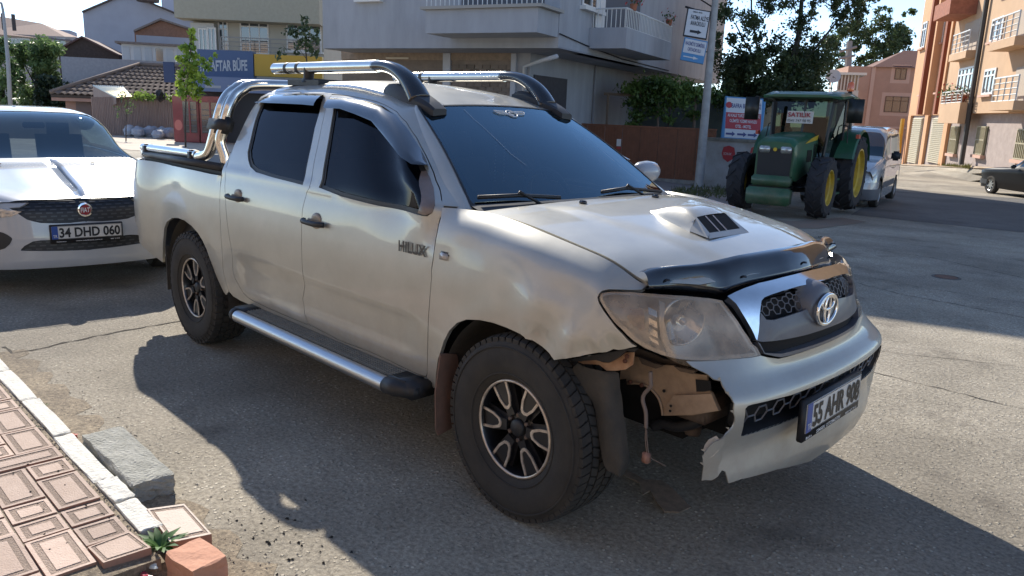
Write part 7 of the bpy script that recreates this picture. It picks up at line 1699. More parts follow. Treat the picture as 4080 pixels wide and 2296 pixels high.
for p0, p1 in (((1828,243),(1803,472)),((1922,257),(1897,480))): MB().tube([AT(d1(*p0), dm_+.06), AT(d1(*p1), dm_+.06)], .05, 8).build('sign_leg', M_sblue, t)
# kerb and strip of path before the wall
kx = [G(p, .0) for p in D((1640,455),(1790,478),(1830,500),(1700,478),(1830,520),(1690,490))]
P = [G(p, .06) for p in D((1560,440),(1900,492),(1880,560),(1650,492))]
mesh_obj('pavement', P+[p-[0,0,.08] for p in P], [(0,1,2,3),(3,2,6,7),(2,1,5,6)], mat('far_pavement', (.30,.26,.24), rough=.9, noise=.3, nscale=3))['kind'] = 'structure'
# ---- pergola and vine
def leaves(mb, c, rad, n, size, rn, mi=0, flat=1.):
    for _ in range(n):
        p = np.array([rn.gauss(0, .5) for _ in range(3)])
        q = np.array(c)+p*np.array(rad); u = np.array([rn.gauss(0, 1) for _ in range(3)]); u /= np.linalg.norm(u); w2 = np.array([rn.gauss(0, 1) for _ in range(3)]); v = np.cross(u, w2); v /= np.linalg.norm(v)+1e-9; L = size*rn.uniform(.6, 1.3)
        mb.add([q-u*L, q-u*L*.1+v*L*.5, q+u*L, q-u*L*.1-v*L*.5], [(0,1,2,3)], mi)
def tree(name, label, base, trunk_r, limbs, clumps, leaf_m, size, seed, bark=None, cat='tree', grp=None, n=1.0, top=None):
    rn = random.Random(seed); t = thing(name, label, cat, tuple(base), world=True, group=grp); mb = MB(); b = np.array(base); bark = bark or mat('bark', (.07,.055,.045), rough=.95, noise=.4, nscale=5)
    for P, r in limbs: mb.tube(smooth_curve(P, 3), list(np.linspace(r, r*.35, (len(P)-1)*3+1)), 7, caps=False)
    mb.build('trunk', bark, t, True, fix=False)
    mb = MB()
    for c, rad, k in clumps:
        leaves(mb, c, rad if hasattr(rad, '__len__') else (rad, rad, rad*.8), int(k*n), size, rn)
    o = mb.build('crown', leaf_m, t, fix=False); return t
M_vine = leafmat('vine_leaf', (.15,.24,.06), (.05,.10,.02), .35, 1.2)
vd = depth(gR)+1.5
cl = []; rn = random.Random(4)
for px, r, k in (((1600,225),.45,260),((1640,215),.5,340),((1680,222),.55,380),((1720,228),.5,340),((1760,235),.5,260),((1700,255),.5,220),((1640,250),.4,200),((1600,260),.35,130),((1605,290),.3,110),((1650,280),.3,90),((1790,240),.4,150),((1815,255),.35,120),((1590,315),.2,50),((1680,300),.2,50),((1745,290),.25,60)): cl.append((AT(d1(*px), vd), (r, r, r*.55), k))
vb2 = G(d1(1600, 450)); tree('grape_vine', 'grape vine spreading over the pergola behind the brown fence', AT(d1(1600, 420), vd), .03, [([AT(d1(1690,420), vd), AT(d1(1680,330), vd), AT(d1(1690,250), vd)], .05), ([AT(d1(1620,420), vd), AT(d1(1600,300), vd), AT(d1(1640,230), vd)], .04)], cl, M_vine, .07, 8, cat='vine', n=2.2)
pg = thing('pergola', 'grey wooden pergola frame under the grape vine', 'pergola', tuple(AT(d1(1530, 420), vd)), world=True)
M_pw = mat('weathered_timber', (.16,.12,.09), rough=.9)
for p0, p1, r in (((1525,340),(1530,238),.045),((1745,330),(1750,240),.05),((1519,236),(1600,240),.05),((1600,240),(1800,242),.05),((1655,330),(1655,245),.04)): MB().tube([AT(d1(*p0), vd), AT(d1(*p1), vd)], r, 6).build('post' if p0[1]-p1[1] > 50 else 'beam', M_pw, pg)
sh_ = wbuilding('pergola_backing', 'dark green wall behind the grape pergola, shade put into its colour', AT(d1(1750, 330), 27)); FG = Facade(AT(d1(1750, 330), 27), radians(199))
aa1, aa2, zz1, zz2 = FG.rect((1560,470),(1925,240)); FG.part('shed_wall', mat('shade_green_wall', (.10,.125,.115), rough=.9, noise=.3, nscale=1), sh_, aa1, aa2, -1, zz2, -2, 0)  # dark green wall filling the gap; pergola shade is put into its colour
# ---- dark tree and paler trees behind
M_lf1 = leafmat('dark_foliage', (.085,.12,.045), (.028,.045,.018), .42, .8); M_lf2 = leafmat('olive_foliage', (.085,.12,.045), (.04,.065,.022), .4, .8)
td = 24.
def px_tree(name, label, trunk_px, limb_px, clump_px, dp_, m, size, seed, tr=.22, jit=1.2, kk=1., cat='tree', base_px=None):
    rn = random.Random(seed); pm = FPX/1.5839/dp_
    limbs = [([AT(d1(*p), dp_+(rn.uniform(-jit, jit)*.4 if i else 0)) for i, p in enumerate(L)], tr*(1 if j == 0 else .32)) for j, L in enumerate([trunk_px]+limb_px)]
    cl = []
    for x, y, r, k in clump_px:
        cl.append((AT(d1(x, y), dp_+rn.uniform(-jit, jit)), (r/pm,)*3, k))
    return tree(name, label, AT(d1(*trunk_px[0]), dp_), tr, limbs, cl, m, size, seed, n=kk, cat=cat)
rn = random.Random(21); cps = []
for i in range(150):
    x = rn.uniform(1800, 2150); y = rn.uniform(-60, 235)
    if x > 2080 and y < 60 and rn.random() < .6: continue
    if x > 2060 and y > 120: continue
    cps.append((x, y, rn.uniform(9, 24), rn.uniform(12, 42)))
for i in range(26): cps.append((rn.uniform(2080, 2200), rn.uniform(-30, 45), 11, 26))
for i in range(60): cps.append((rn.uniform(1810, 2060), rn.uniform(130, 260), rn.uniform(18, 32), rn.uniform(90, 150)))
px_tree('tall_tree', 'tall dark leafy tree rising behind the tractor and municipal board', [(1975,330),(1980,240),(1995,160),(2010,80),(2020,-40)], [[(1985,230),(1900,150),(1850,60)],[(1990,190),(2060,110),(2110,50),(2150,15)],[(1930,260),(1905,120),(1890,20),(1895,-40)],[(1900,150),(1830,110)]], cps, 25., M_lf1, .062, 31, .16, 1.6, 3.0)
cps = []
for i in range(90): x = rn.uniform(2075, 2300); y = 110+abs(x-2190)*.25+rn.uniform(-75, 95); y = max(y, 25+abs(x-2200)*.7); cps.append((x, min(y, 215), rn.uniform(9, 20), rn.uniform(25, 70)))
for i in range(26): a = rn.uniform(0, 1); cps.append((2235+(-50+120*rn.random())*a, 150-130*a, 6, 14))
px_tree('feathery_tree', 'paler olive tree with thin twigs against the sky left of the orange flats', [(2200,330),(2195,200),(2190,130)], [[(2195,170),(2230,80),(2250,20)],[(2195,170),(2270,110),(2300,70)],[(2195,190),(2130,110),(2100,60)],[(2200,150),(2215,90),(2195,35)],[(2230,110),(2275,60)]], cps, 78., M_lf2, .19, 33, .12, 2.5, 2.6)
# concrete pylon seen among the leaves
tp_ = thing('power_pylon', 'slim concrete power pylon with crossarms among the olive leaves', 'pylon', tuple(AT(d1(2128, 250), 72)), world=True)
MB().tube([AT(d1(2126, 300), 72), AT(d1(2137, 105), 72)], [.42, .28], 8).build('mast', mat('pylon_concrete', (.30,.26,.23), rough=.9), tp_)
for (a, b) in (((2112,130),(2155,118)),((2110,148),(2150,140))): MB().tube([AT(d1(*a), 71.5), AT(d1(*b), 71.5)], .12, 5).build('crossarm', MATS['pylon_concrete'], tp_)
# ---- tan house with brown hipped roof
M_tan = mat('tan_render', (.44,.255,.185), rough=.9, noise=.12, nscale=1)
M_tan2 = mat('tan_trim', (.55,.35,.27), rough=.9)
hd = 66.; P0 = AT(d1(2180, 330), hd); FH = Facade(P0, radians(35))
sg_ = 1 if FH.sz(d1(2280, 300))[0] > 0 else -1
th = wbuilding('tan_house', 'tan rendered house with brown hipped roof left of the orange flats', P0)
a0 = FH.sz(d1(2118, 300))[0]; a1 = FH.sz(d1(2320, 300))[0]; zr = FH.sz(d1(2200, 168))[1]; aa, ab = min(a0, a1), max(a0, a1)
FH.part('house_wall', M_tan, th, aa, ab, -1.2, zr, -7, 0)
zr2 = FH.sz(d1(2290, 130))[1]; mb = MB(); aR0 = FH.sz(d1(2195,160))[0]
r0 = [FH.pt(a, zr-.02, o) for a, o in ((aR0, .3), (ab+2, .3), (ab+2, -7.3), (aR0, -7.3))]; r1 = [FH.pt(aR0+sg_*3.2, zr2+.35, -3.2), FH.pt(ab+.5, zr2+.35, -3.2)]
mb.add(r0+r1, [(0,1,5,4),(1,2,5),(2,3,4,5),(3,0,4)]); mb.build('roof', mat('brown_roof', (.16,.07,.05), rough=.8, stretch=(1,1,1), noise=.25, nscale=9), th)
for px, fr in ((((2227,131+40),(2279,203)), M_brown),): pass
for px in (((2253,172),(2278,201)),):
    a0, a1, z0, z1 = FH.rect(*px); FH.part('window_surround', M_tan2, th, a0-.3, a1+.3, z0-.3, z1+.3, .002, .006); window(FH, th, a0, a1, z0, z1, M_brown, 1, False)
a0, a1, z0, z1 = FH.rect((2228,242),(2282,284)); FH.part('window_surround', M_tan2, th, a0-.3, a1+.3, z0-.3, z1+.3, .002, .006); window(FH, th, a0, a1, z0, z1, M_brown, 2, True)
FH.part('string_course', M_tan2, th, aa, ab, FH.sz(d1(2200,322))[1], FH.sz(d1(2200,317))[1], .002, .08); a = FH.sz(d1(2188, 250))[0]; FH.part('corner_strip', M_tan2, th, a-.15, a+.15, -1, zr, .002, .08)
# glazed white annex and dish
wa = wbuilding('white_annex', 'white flat roofed annex with glazed balcony beside the tan house', AT(d1(2110, 320), 60)); FA = Facade(AT(d1(2110, 320), 60), radians(30))
a0, a1, z0, z1 = FA.rect((2098,330),(2160,228)); FA.part('annex_wall', mat('annex_white', (.50,.47,.45), rough=.8), wa, a0, a1, -1.2, z1, -5, 0)
a2, a3, z2, z3 = FA.rect((2106,226),(2160,190)); FA.part('annex_glazing', M_bglass2, wa, a2, a3, z1+.002, z3, -4.8, 0)
mb = MB()
for k in range(7): a = a2+(a3-a2)*k/6; FA.box(mb, a-.05, a+.05, z1+.002, z3, .0, .06)
mb.build('glazing_bar', MATS['annex_white'], wa)['kind'] = 'stuff'
rf = [FA.pt(*FA.sz(d1(*p)), o) for p, o in (((2088,190),.6),((2158,163),.6),((2175,172),-3),((2110,200),-3))]
pp0 = FA.sz(d1(2098,188)); FA.part('annex_roof', mat('annex_roof_white', (.6,.58,.55), rough=.7), wa, a2-.5, a3+.5, z3+.002, z3+.18, -5, .5)
dc = AT(d1(2096, 193), 42); t = thing('satellite_dish', 'grey satellite dish above the tractor cab', 'satellite dish', tuple(dc))
dz = MB().lathe([(0,.0),(.15,.01),(.30,.04),(.38,.075)], 24, 'x').build('dish', mat('dish_grey', (.45,.47,.5), rough=.5), t, True, fix=False); dz.rotation_euler = (0, -.35, radians(-60)); MB().tube([(0,0,0),(.0,-.05,-.9)], .03, 6).tube([(0,0,0),(.35,-.45,-.12)], .012, 5).build('dish_arm', M_dark, t)['kind'] = 'stuff'
# ---- orange apartment block
M_or = mat('orange_render', (.62,.345,.18), rough=.85, col2=(.54,.30,.16), nscale=.7); M_or2 = mat('salmon_render', (.56,.375,.23), rough=.85, col2=(.47,.31,.19), nscale=.8); M_stripe = mat('brown_red_stripe', (.26,.085,.045), rough=.85); M_til = mat('stone_tile_cladding', (.40,.33,.30), rough=.85, col2=(.30,.245,.225), nscale=3.5, bump=.2)
PO = AT(d1(2270, 412), 47.); FO = Facade(PO, radians(120.6))
ob = wbuilding('apartment_block', 'sunlit orange and salmon apartment block with balconies at the right edge', PO)
S = lambda x, y: FO.sz(d1(x, y))
aF = S(2284, 300)[0]; aN = S(2640, 300)[0]; lo_, hi_ = min(aF, aN), max(aF, aN); dirn = 1 if aN > aF else -1
zc = S(2340, 290)[1]
FO.part('block_body', M_or, ob, lo_, hi_, zc, zc+16, -12, 0); FO.part('ground_storey', M_til, ob, lo_+.1, hi_, -2.5, zc-.002, -12, -.10)
def R4(*p): return FO.rect(*p)
# vertical fins of the stair bay
for x0, x1, m, o1 in ((2352,2368,M_stripe,.05),(2374,2388,M_stripe,.05)): pass
def strip_px(xt, xb, w_, ytop, ybot, m, nm, o1):
    a = (S(xb, ybot)[0]+S(xt, ytop)[0])/2; FO.part(nm, m, ob, a-w_/2, a+w_/2, S(xb, ybot)[1], zc+16, .002, o1)
for x, w_ in ((2343, .35), (2360, .30), (2386, .35), (2400, .3)): a = S(x, 160)[0]; FO.part('facade_fin', M_stripe if x in (2343, 2386) else M_or, ob, a-w_/2, a+w_/2, zc+.02, zc+16, .002, .35)
for x in (2351, 2393):
    a = S(x, 160)[0]; FO.part('recess_panel', M_stripe, ob, a-.5, a+.5, zc+.02, zc+16, .002, .03)
# windows of the narrow bay
for x, rows_ in ((2325, ((180,238),(58,120),(0,0))), (2368, ((172,232),(60,108)))):
    for (y0, y1) in rows_:
        if y0 == y1: continue
        a = S(x, (y0+y1)/2)[0]; z1 = S(x, y0)[1]; z0 = S(x, y1)[1]; window(FO, ob, a-.55, a+.55, z0, z1, M_uPVC, 1, True, MATS['tan_trim'], fw=.09)
# salmon bay to the right
aS = S(2395, 200)[0]; FO.part('salmon_bay', M_or2, ob, min(aS, aN), max(aS, aN), zc+.02, zc+16, .002, .25)
FS_ = Facade(FO.pt(0, 0, .25), radians(120.6))
def swin(p0, p1, mull, frm=M_uPVC, sill=True): a0, a1, z0, z1 = FS_.rect(p0, p1); return window(FS_, ob, a0, a1, z0, z1, frm, mull, True, MATS['tan_trim'] if sill else None, fw=.09), (a0, a1, z0, z1)
zwin = {}
swin((2405,240),(2455,165), 3); swin((2470,240),(2510,170), 2); swin((2490,108),(2530,38), 1)
swin((2520,-12),(2550,-60), 1)
# loggia with balcony
def balcony(p0, p1, yb, proj_, label=None):
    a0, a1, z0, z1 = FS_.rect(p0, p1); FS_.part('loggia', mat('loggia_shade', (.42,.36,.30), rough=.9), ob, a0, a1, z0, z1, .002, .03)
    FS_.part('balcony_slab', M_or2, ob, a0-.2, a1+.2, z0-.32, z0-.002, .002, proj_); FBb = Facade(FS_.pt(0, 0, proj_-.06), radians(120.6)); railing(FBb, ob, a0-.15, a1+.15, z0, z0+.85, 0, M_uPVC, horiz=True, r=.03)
    return a0, a1, z0
b1 = balcony((2418,138),(2470,45), 0, .45); balcony((2545,108),(2620,10), 0, .7)
b2 = None
a0, a1, z0, z1 = FS_.rect((2395,262),(2450,250)); FS_.part('planter_box', M_or2, ob, a0, a1, z0-.9, z0, .002, .5)
for k, (x, lb) in enumerate(((2405,'left flower pot on the orange block planter'),(2425,'middle flower pot on the orange block planter'),(2440,'right flower pot on the orange block planter'))): a = FS_.sz(d1(x, 250))[0]; flower_pot(FS_.pt(a, z0+.0, .35), lb, k+5, s=2.0)
railing(Facade(FS_.pt(0,0,.48), radians(120.6)), ob, a0, a1, z0, z0+.5, 0, M_uPVC, horiz=True, r=.03)
balcony((2545,258),(2620,160), 0, .7)
a0, a1, z0, z1 = FS_.rect((2425,0),(2470,-70)); FS_.part('balcony_slab', mat('brick_balcony', (.34,.13,.08), rough=.9, noise=.3, nscale=6), ob, a0-.2, a1+.4, FS_.sz(d1(2440,42))[1], FS_.sz(d1(2440,5))[1], .002, 1.1)
# drain pipe, shutters, barred windows
MB().tube([FO.pt(*S(2440, 415), .35), FO.pt(S(2440,415)[0], zc+14, .45)], .10, 6).build('drain_pipe', mat('pipe_dark', (.06,.055,.05), rough=.6), ob)
mb = MB(); 
for x0, x1 in ((2290,2312),(2338,2372)):
    a0, a1 = sorted((S(x0, 350)[0], S(x1, 350)[0])); z0 = S((x0+x1)/2, 412)[1]; z1 = S((x0+x1)/2, 297)[1]
    g = FO.part('roller_shutter', mat('shutter_cream', (.56,.50,.37), rough=.6), ob, a0, a1, z0, z1, -.11, -.04)
    k = 0; z = z0
    hz = (z1-z0)/24; proto = None
    for k in range(24):
        if proto is None: proto = FO.box(MB(), a0+.02, a1-.02, z0+.02, z0+hz-.03, -.04, .02).build('shutter_slat', MATS['shutter_cream'], g); proto.location = (0, 0, 0)
        else: s_ = proto.copy(); COL.objects.link(s_); s_.parent = g; s_.location = (0, 0, k*hz)
for x in (2282, 2325, 2376): a = S(x, 350)[0]; FO.part('pier', M_or, ob, a-.35, a+.35, -2.4, zc-.004, -.09, .05)
for p in (((2385,385),(2412,318)),((2450,388),(2482,318)),((2550,400),(2600,325))):
    a0, a1, z0, z1 = FO.rect(*p); g = FO.part('barred_window', mat('sooty_glass', (.16,.15,.09), rough=.4), ob, a0, a1, z0, z1, -.098, -.06); mb = MB()
    for k in range(9): a = a0+(a1-a0)*k/8; FO.box(mb, a-.02, a+.02, z0, z1, 0, .04)
    for z in (z0, (z0+z1)/2, z1-.05): FO.box(mb, a0, a1, z, z+.05, 0, .04)
    o_ = mb.build('window_bars', mat('bars_cream', (.40,.36,.24), rough=.6), g); o_.location = (0, 0, 0)
    o_ = FO.box(MB(), a0-.15, a1+.15, z0-.14, z0-.01, -.09, .1).build('sill', MATS['tan_trim'], g); o_.location = (0, 0, 0)
MB().tube([FO.pt(*S(2272, 415), .3), FO.pt(*S(2278, 350), .3), FO.pt(*S(2283, 300), .25)], .12, 8).build('yellow_gas_pipe', mat('gas_yellow', (.65,.36,.03), rough=.5), ob)
# pavement and bank before the block
P = [G(p, .02) for p in D((2160,425),(2300,432),(2420,430),(2576,433),(2576,418))]; 
fb_ = [FO.pt(S(x, y)[0], S(x, y)[1], -.02) for x, y in ((2262,413),(2350,416),(2440,419),(2530,425),(2620,431))]
nr_ = [G(p, .003) for p in D((2180,436),(2310,446),(2440,456),(2540,463),(2660,470))]
vv = []
for t_ in (0, .16, .5, 1): vv += [a*(1-t_)+b*t_ for a, b in zip(fb_, nr_)]
mesh_obj('rising_street', vv[5:], [(5*r+k, 5*r+k+1, 5*r+k+6, 5*r+k+5) for r in range(2) for k in range(4)], M_road)['kind'] = 'structure'
P = [p+np.array([0,0,.03]) for p in vv[:10]]; mesh_obj('pavement', P, [(k, k+1, k+6, k+5) for k in range(4)], mat('sunny_pavement', (.40,.31,.22), rough=.95, noise=.3, nscale=1.5))['kind'] = 'structure'
q_ = [G(p, .012) for p in D((2150,428),(2180,436))]; mesh_obj('pavement', [fb_[0], nr_[0]+[0,0,.02], *q_[::-1], AT(d1(2170,418), 52)], [(0,1,2,3,4)], MATS['sunny_pavement'])['kind'] = 'structure'
mb = MB(); rn = random.Random(3)
for i in range(260):
    t2 = rn.uniform(.2, 1.9); k2 = int(t2*2)/2; b = fb_[1]+(fb_[2]-fb_[1])*min(1, t2/1.9); b = b+(nr_[2]-fb_[2])*abs(rn.gauss(.15,.04)); h = rn.uniform(.08, .25); mb.add([b-[.03,0,0], b+[.03,0,0], b+[rn.uniform(-.1,.1), 0, h]], [(0,1,2)])
mb.build('roadside_grass', leafmat('dry_grass', (.20,.19,.06), (.12,.13,.04)), fix=False)['kind'] = 'stuff'
# low wall block at right, street lamp
bw_ = thing('concrete_pillar', 'low grey concrete pillar behind the dark saloon', 'pillar', tuple(G(d1(2510, 432))), world=True); p = G(d1(2512, 440)); MB().box((p[0]-.7, p[1]-.5, -1.3), (p[0]+.6, p[1]+.5, PL(d1(2512, 387), (0,1,0), p[1])[2])).build('pillar_body', mat('pillar_grey', (.22,.19,.17), rough=.9), bw_)
ld = 34.; lb = thing('street_lamp', 'grey street lamp with single arm before the orange apartment block', 'street lamp', tuple(AT(d1(2525, 410), ld)), world=True)
MB().tube([AT(d1(2522, 425), ld), AT(d1(2548, 230), ld), AT(d1(2572, 60), ld), AT(d1(2578, 5), ld)], [.13, .11, .08, .07], 8).build('lamp_post', mat('lamp_grey', (.10,.10,.105), rough=.6), lb, True)
MB().tube([AT(d1(2576, 55), ld), AT(d1(2545, 48), ld-.2), AT(d1(2520, 41), ld-.3)], [.05, .04, .035], 6).build('lamp_arm', MATS['lamp_grey'], lb, True)
a_ = AT(d1(2523, 42), ld-.3); b_ = AT(d1(2497, 34), ld-.4); MB().tube([a_, (a_+b_)/2, b_], [.07, .14, .06], 10, flat=.5).build('lamp_head', mat('lamp_head_grey', (.45,.46,.47), rough=.4), lb, True)
cb_ = MB(); cb_.tube([AT(d1(2395, 262), 45), AT(d1(2440, 272), 42), AT(d1(2500, 262), 38), AT(d1(2560, 230), 36)], .02, 4); tag(cb_.build('overhead_cable', M_dark, fix=False), 'thin sagging cable crossing the tiled ground storey of the orange block', 'cable')
# ================================================================ LEFT BACKGROUND
def px_box(name, m, par, x0, y0, x1, y1, dp_, az, deep, F=None): 
    F = F or Facade(AT(d1((x0+x1)/2, y1), dp_), az); a0, a1, z0, z1 = F.rect((x0, y0), (x1, y1)); return F, F.part(name, m, par, a0, a1, z0, z1, -deep, 0)
def gable(F, par, pts, deep, m, mroof, over=.3, th=.12, nm='gable_wall'):
    """gabled end drawn by eave-ridge-eave points, body running back"""
    q = [F.sz(d1(*p)) for p in pts]; base = -1.5; poly = [(q[0][0], base)]+q+[(q[-1][0], base)]
    MB().prism(poly, F.d, F.up, F.pt(0, 0), -F.n*deep).build(nm, m, par)
    for i in range(len(q)-1):
        a, b = q[i], q[i+1]; v = [F.pt(a[0], a[1]+.01, over), F.pt(b[0], b[1]+.01, over), F.pt(b[0], b[1]+.01, -deep-over), F.pt(a[0], a[1]+.01, -deep-over)]; v += [p+np.array([0,0,th]) for p in v]
        MB().add(v, [(0,1,2,3),(4,5,6,7),(0,1,5,4),(1,2,6,5),(2,3,7,6),(3,0,4,7)]).build('roof', mroof, par)
vw = radians(135.3+90+18)
M_gry = mat('blue_grey_render', (.34,.36,.43), rough=.9, noise=.1, nscale=.6); M_dkroof = mat('dark_roof', (.10,.08,.075), rough=.9, noise=.3)
F1 = Facade(AT(d1(350, 110), 62), vw); t = wbuilding('gabled_warehouse', 'large plain blue grey building with low gable on the left skyline', F1.P0); gable(F1, t, [(208,33),(300,-6),(345,-4),(470,48),(530,70)], 14, M_gry, M_dkroof)
tt = AT(d1(372, 5), 60); MB().lathe([(0,0),(.8,0),(.85,.3),(0,.35)], 16, 'z', tuple(tt)).build('roof_tank', M_dkroof, t).location = (-Vector(t['_w']))
F2 = Facade(AT(d1(440, 30), 75), vw); t = wbuilding('pale_block', 'pale lilac apartment wall behind the blue grey gable', F2.P0); px_box('block_wall', mat('lilac_render', (.42,.42,.50), rough=.9), t, 402, -60, 560, 120, 75, vw, 8, F2)
F3 = Facade(AT(d1(90, 110), 66), vw-.15); t = wbuilding('tiled_house', 'long low house with faded tiled roof at the far left', F3.P0)
M_ptile = mat('faded_roof_tile', (.34,.22,.18), rough=.9, col2=(.25,.17,.14), nscale=5, stretch=(1,1,6))
a0, a1, z0, z1 = F3.rect((-60,180),(188,92)); F3.part('house_wall', mat('cream_pink_render', (.42,.36,.33), rough=.9), t, a0, a1, z0-2, z1-.05, -9, 0)
q = [F3.sz(d1(*p)) for p in ((-60,82),(188,105),(60,48),(-60,28))]; MB().add([F3.pt(*q[0], .4), F3.pt(*q[1], .4), F3.pt(*q[2], -3.5), F3.pt(*q[3], -3.5), F3.pt(q[1][0], q[1][1], -8)], [(0,1,2,3),(1,4,2)]).build('roof', M_ptile, t, fix=False)
for x in (30, 60, 110, 150): a, z = F3.sz(d1(x, 112)); window(F3, t, a-.5, a+.5, z-.7, z+.5, M_uPVC, 1, False)
for x, y in ((8,50),(34,52)): p = AT(d1(x, y), 64); MB().box((p[0]-.12,p[1]-.12,p[2]-.8),(p[0]+.12,p[1]+.12,p[2]+.5)).build('chimney', M_dkroof, t).location = (-Vector(t['_w']))
a, z = F3.sz(d1(160, 95)); p = AT(d1(165, 85), 70); 
F3b = Facade(AT(d1(165, 100), 74), vw); t = wbuilding('roof_shed', 'small flat roofed rooftop box beyond the tiled house', F3b.P0); px_box('shed_wall', M_gry, t, 140, 74, 180, 120, 74, vw, 3, F3b)
# brown hut, brick gabled house, white veranda
F4 = Facade(AT(d1(230, 160), 52), vw); t = wbuilding('brown_hut', 'brown gabled roof of a hut above the grey wall', F4.P0); gable(F4, t, [(147,128),(208,96),(300,142)], 7, mat('dark_boarding', (.075,.055,.05), rough=.9, noise=.3), mat('maroon_roof', (.13,.075,.07), rough=.85), .3)
F5 = Facade(AT(d1(400, 120), 50), vw); t = wbuilding('brick_gable_house', 'house with exposed brick gable above the white veranda', F5.P0)
gable(F5, t, [(338,82),(405,52),(478,76)], 8, mat('brick_gable', (.24,.135,.10), rough=.95, noise=.25, nscale=8), mat('grey_old_roof', (.20,.17,.16), rough=.9, noise=.3), .3)
px_box('plaster_band', M_gry, t, 342, 88, 478, 124, 49.9, vw, .3, Facade(F5.pt(0,0,.05), vw))
F6 = Facade(AT(d1(380, 150), 47), vw); t = wbuilding('white_veranda', 'white framed glazed veranda between the hut and the young tree', F6.P0)
a0, a1, z0, z1 = F6.rect((308,156),(470,119)); F6.part('veranda_body', mat('veranda_white', (.52,.53,.55), rough=.7), t, a0, a1, z0-2.5, z1, -3, 0); F6.part('veranda_roof', MATS['grey_old_roof'], t, a0-.3, a1+.3, z1+.002, z1+.12, -3.3, .3)
for k in range(6):
    a = a0+(a1-a0)*(k+.1)/6; F6.part('window', M_bglass2 if k == 2 else mat('curtain_white', (.40,.43,.47), rough=.6), t, a+.1, a+(a1-a0)/6-.12, z0+.15, z1-.15, .002, .04)
# grey wall
F7 = Facade(AT(d1(300, 200), 45), vw); t = thing('boundary_wall', 'long grey rendered wall behind the tiled roof', 'wall', tuple(F7.P0), world=True); px_box('wall_body', mat('grey_wall_render', (.30,.31,.35), rough=.9, noise=.15), t, 152, 142, 520, 330, 45, vw, .4, F7)
# low house with hipped tiled roof
M_pink = mat('pink_render', (.44,.27,.215), rough=.9, noise=.15, nscale=1.5)
F8 = Facade(AT(d1(300, 330), 41), vw); t = wbuilding('low_tiled_house', 'low pink house under an old hipped roof of grey brown tiles', F8.P0)
a0, a1, z0, z1 = F8.rect((172,345),(520,236)); F8.part('house_wall', M_pink, t, a0, a1, z0-1, z1, -7, 0); flip = -1 if F8.sz(d1(172,240))[0] > F8.sz(d1(500,240))[0] else 1
aw, zw = F8.sz(d1(212, 285)); F8.part('door', mat('dull_door', (.20,.15,.14), rough=.8), t, aw-.35, aw+.35, zw-1.6, zw+.9, .002, .04)
ev = [F8.sz(d1(*p)) for p in ((135,238),(520,242))]; rd_ = [F8.sz(d1(*p)) for p in ((355,166),(560,170))]
mir = F8.sz(d1(205,200))
zev = ev[0][1]; zrd = rd_[0][1]; aE0, aE1 = ev[0][0], ev[1][0]; aR = rd_[0][0]; aR1 = rd_[1][0]
dk = 3.2
# scale ridge for its distance behind the eaves
aR, zrd = (lambda P: (float((P-F8.P0)@F8.d), float(P[2])))(PL(d1(352,168), F8.n, F8.k-dk)); aR1 = (lambda P: float((P-F8.P0)@F8.d))(PL(d1(600,170), F8.n, F8.k-dk))
e0 = F8.pt(aE0, zev, .6); e1 = F8.pt(aE1, zev, .6); r0_ = F8.pt(aR, zrd, -dk); r1_ = F8.pt(aR1, zrd, -dk); b0 = F8.pt(aE0, zev, -7.2)
rf = MB().add([e0, e1, r1_, r0_, b0, e0-[0,0,.12], e1-[0,0,.12]], [(0,1,2,3),(4,0,3),(5,6,1,0)]).build('roof', mat('roof_underlay', (.09,.07,.06), rough=1), t, fix=False)
M_rt = mat('old_roof_tile', (.235,.175,.145), rough=.95, col2=(.13,.105,.095), nscale=1.4)
vary(M_rt, .4); tproto = None; rn = random.Random(5); cnt = 0
def tiles_on(A, B, C_, D_, nu, nv):     # quad eave A-B, ridge D-C
    global tproto, cnt
    for j in range(nv):
        for i in range(nu):
            u = (i+.5)/nu; v = (j+.5)/nv; p = (A*(1-u)+B*u)*(1-v)+(D_*(1-u)+C_*u)*v; ux = ((B-A)*(1-v)+(C_-D_)*v)/nu; vy = ((D_-A)*(1-u)+(C_-B)*u)/nv
            wx = np.linalg.norm(ux); 
            if wx < .12: continue
            n = np.cross(ux, vy); n /= np.linalg.norm(n); n = n if n[2] > 0 else -n
            if tproto is None:
                V = []; 
                for y, lift in ((-.52, .07), (.5, .02)):
                    for x, h in ((-.5, 0), (-.3, .35), (-.05, .5), (.2, .3), (.5, .0)): V.append((x, y, lift+h*.16))
                tm = bpy.data.meshes.new('tile'); tm.from_pydata(V+[(x, y, z-.05) for x, y, z in V[:5]], [], [(k, k+1, k+6, k+5) for k in range(4)]+[(10+k, 11+k, k+1, k) for k in range(4)]); tm.materials.append(M_rt); tproto = tm
            o_ = bpy.data.objects.new('roof_tile', tproto); COL.objects.link(o_); o_.parent = rf
            R3 = Matrix((Vector(ux), Vector(vy), Vector(n))).transposed().to_4x4(); o_.matrix_local = Matrix.Translation(Vector(p)-0*Vector(n)) @ R3
            cnt += 1
tiles_on(e0, e1, r1_, r0_, 24, 9); tiles_on(b0, e0, r0_, r0_, 9, 8); print('tiles', cnt)
rf_off = Vector(t['_w'])
# ridge caps
mb = MB(); mb.tube([e0+[0,0,.12], r0_+[0,0,.14]], .11, 6).tube([r0_+[0,0,.14], r1_+[0,0,.14]], .11, 6); mb.build('ridge_cap', M_rt, rf, True).location = (0,0,0)
F8.part('eave_board', M_pink, t, min(aE0, aE1), max(aE0, aE1), zev-.30, zev-.14, .35, .55)
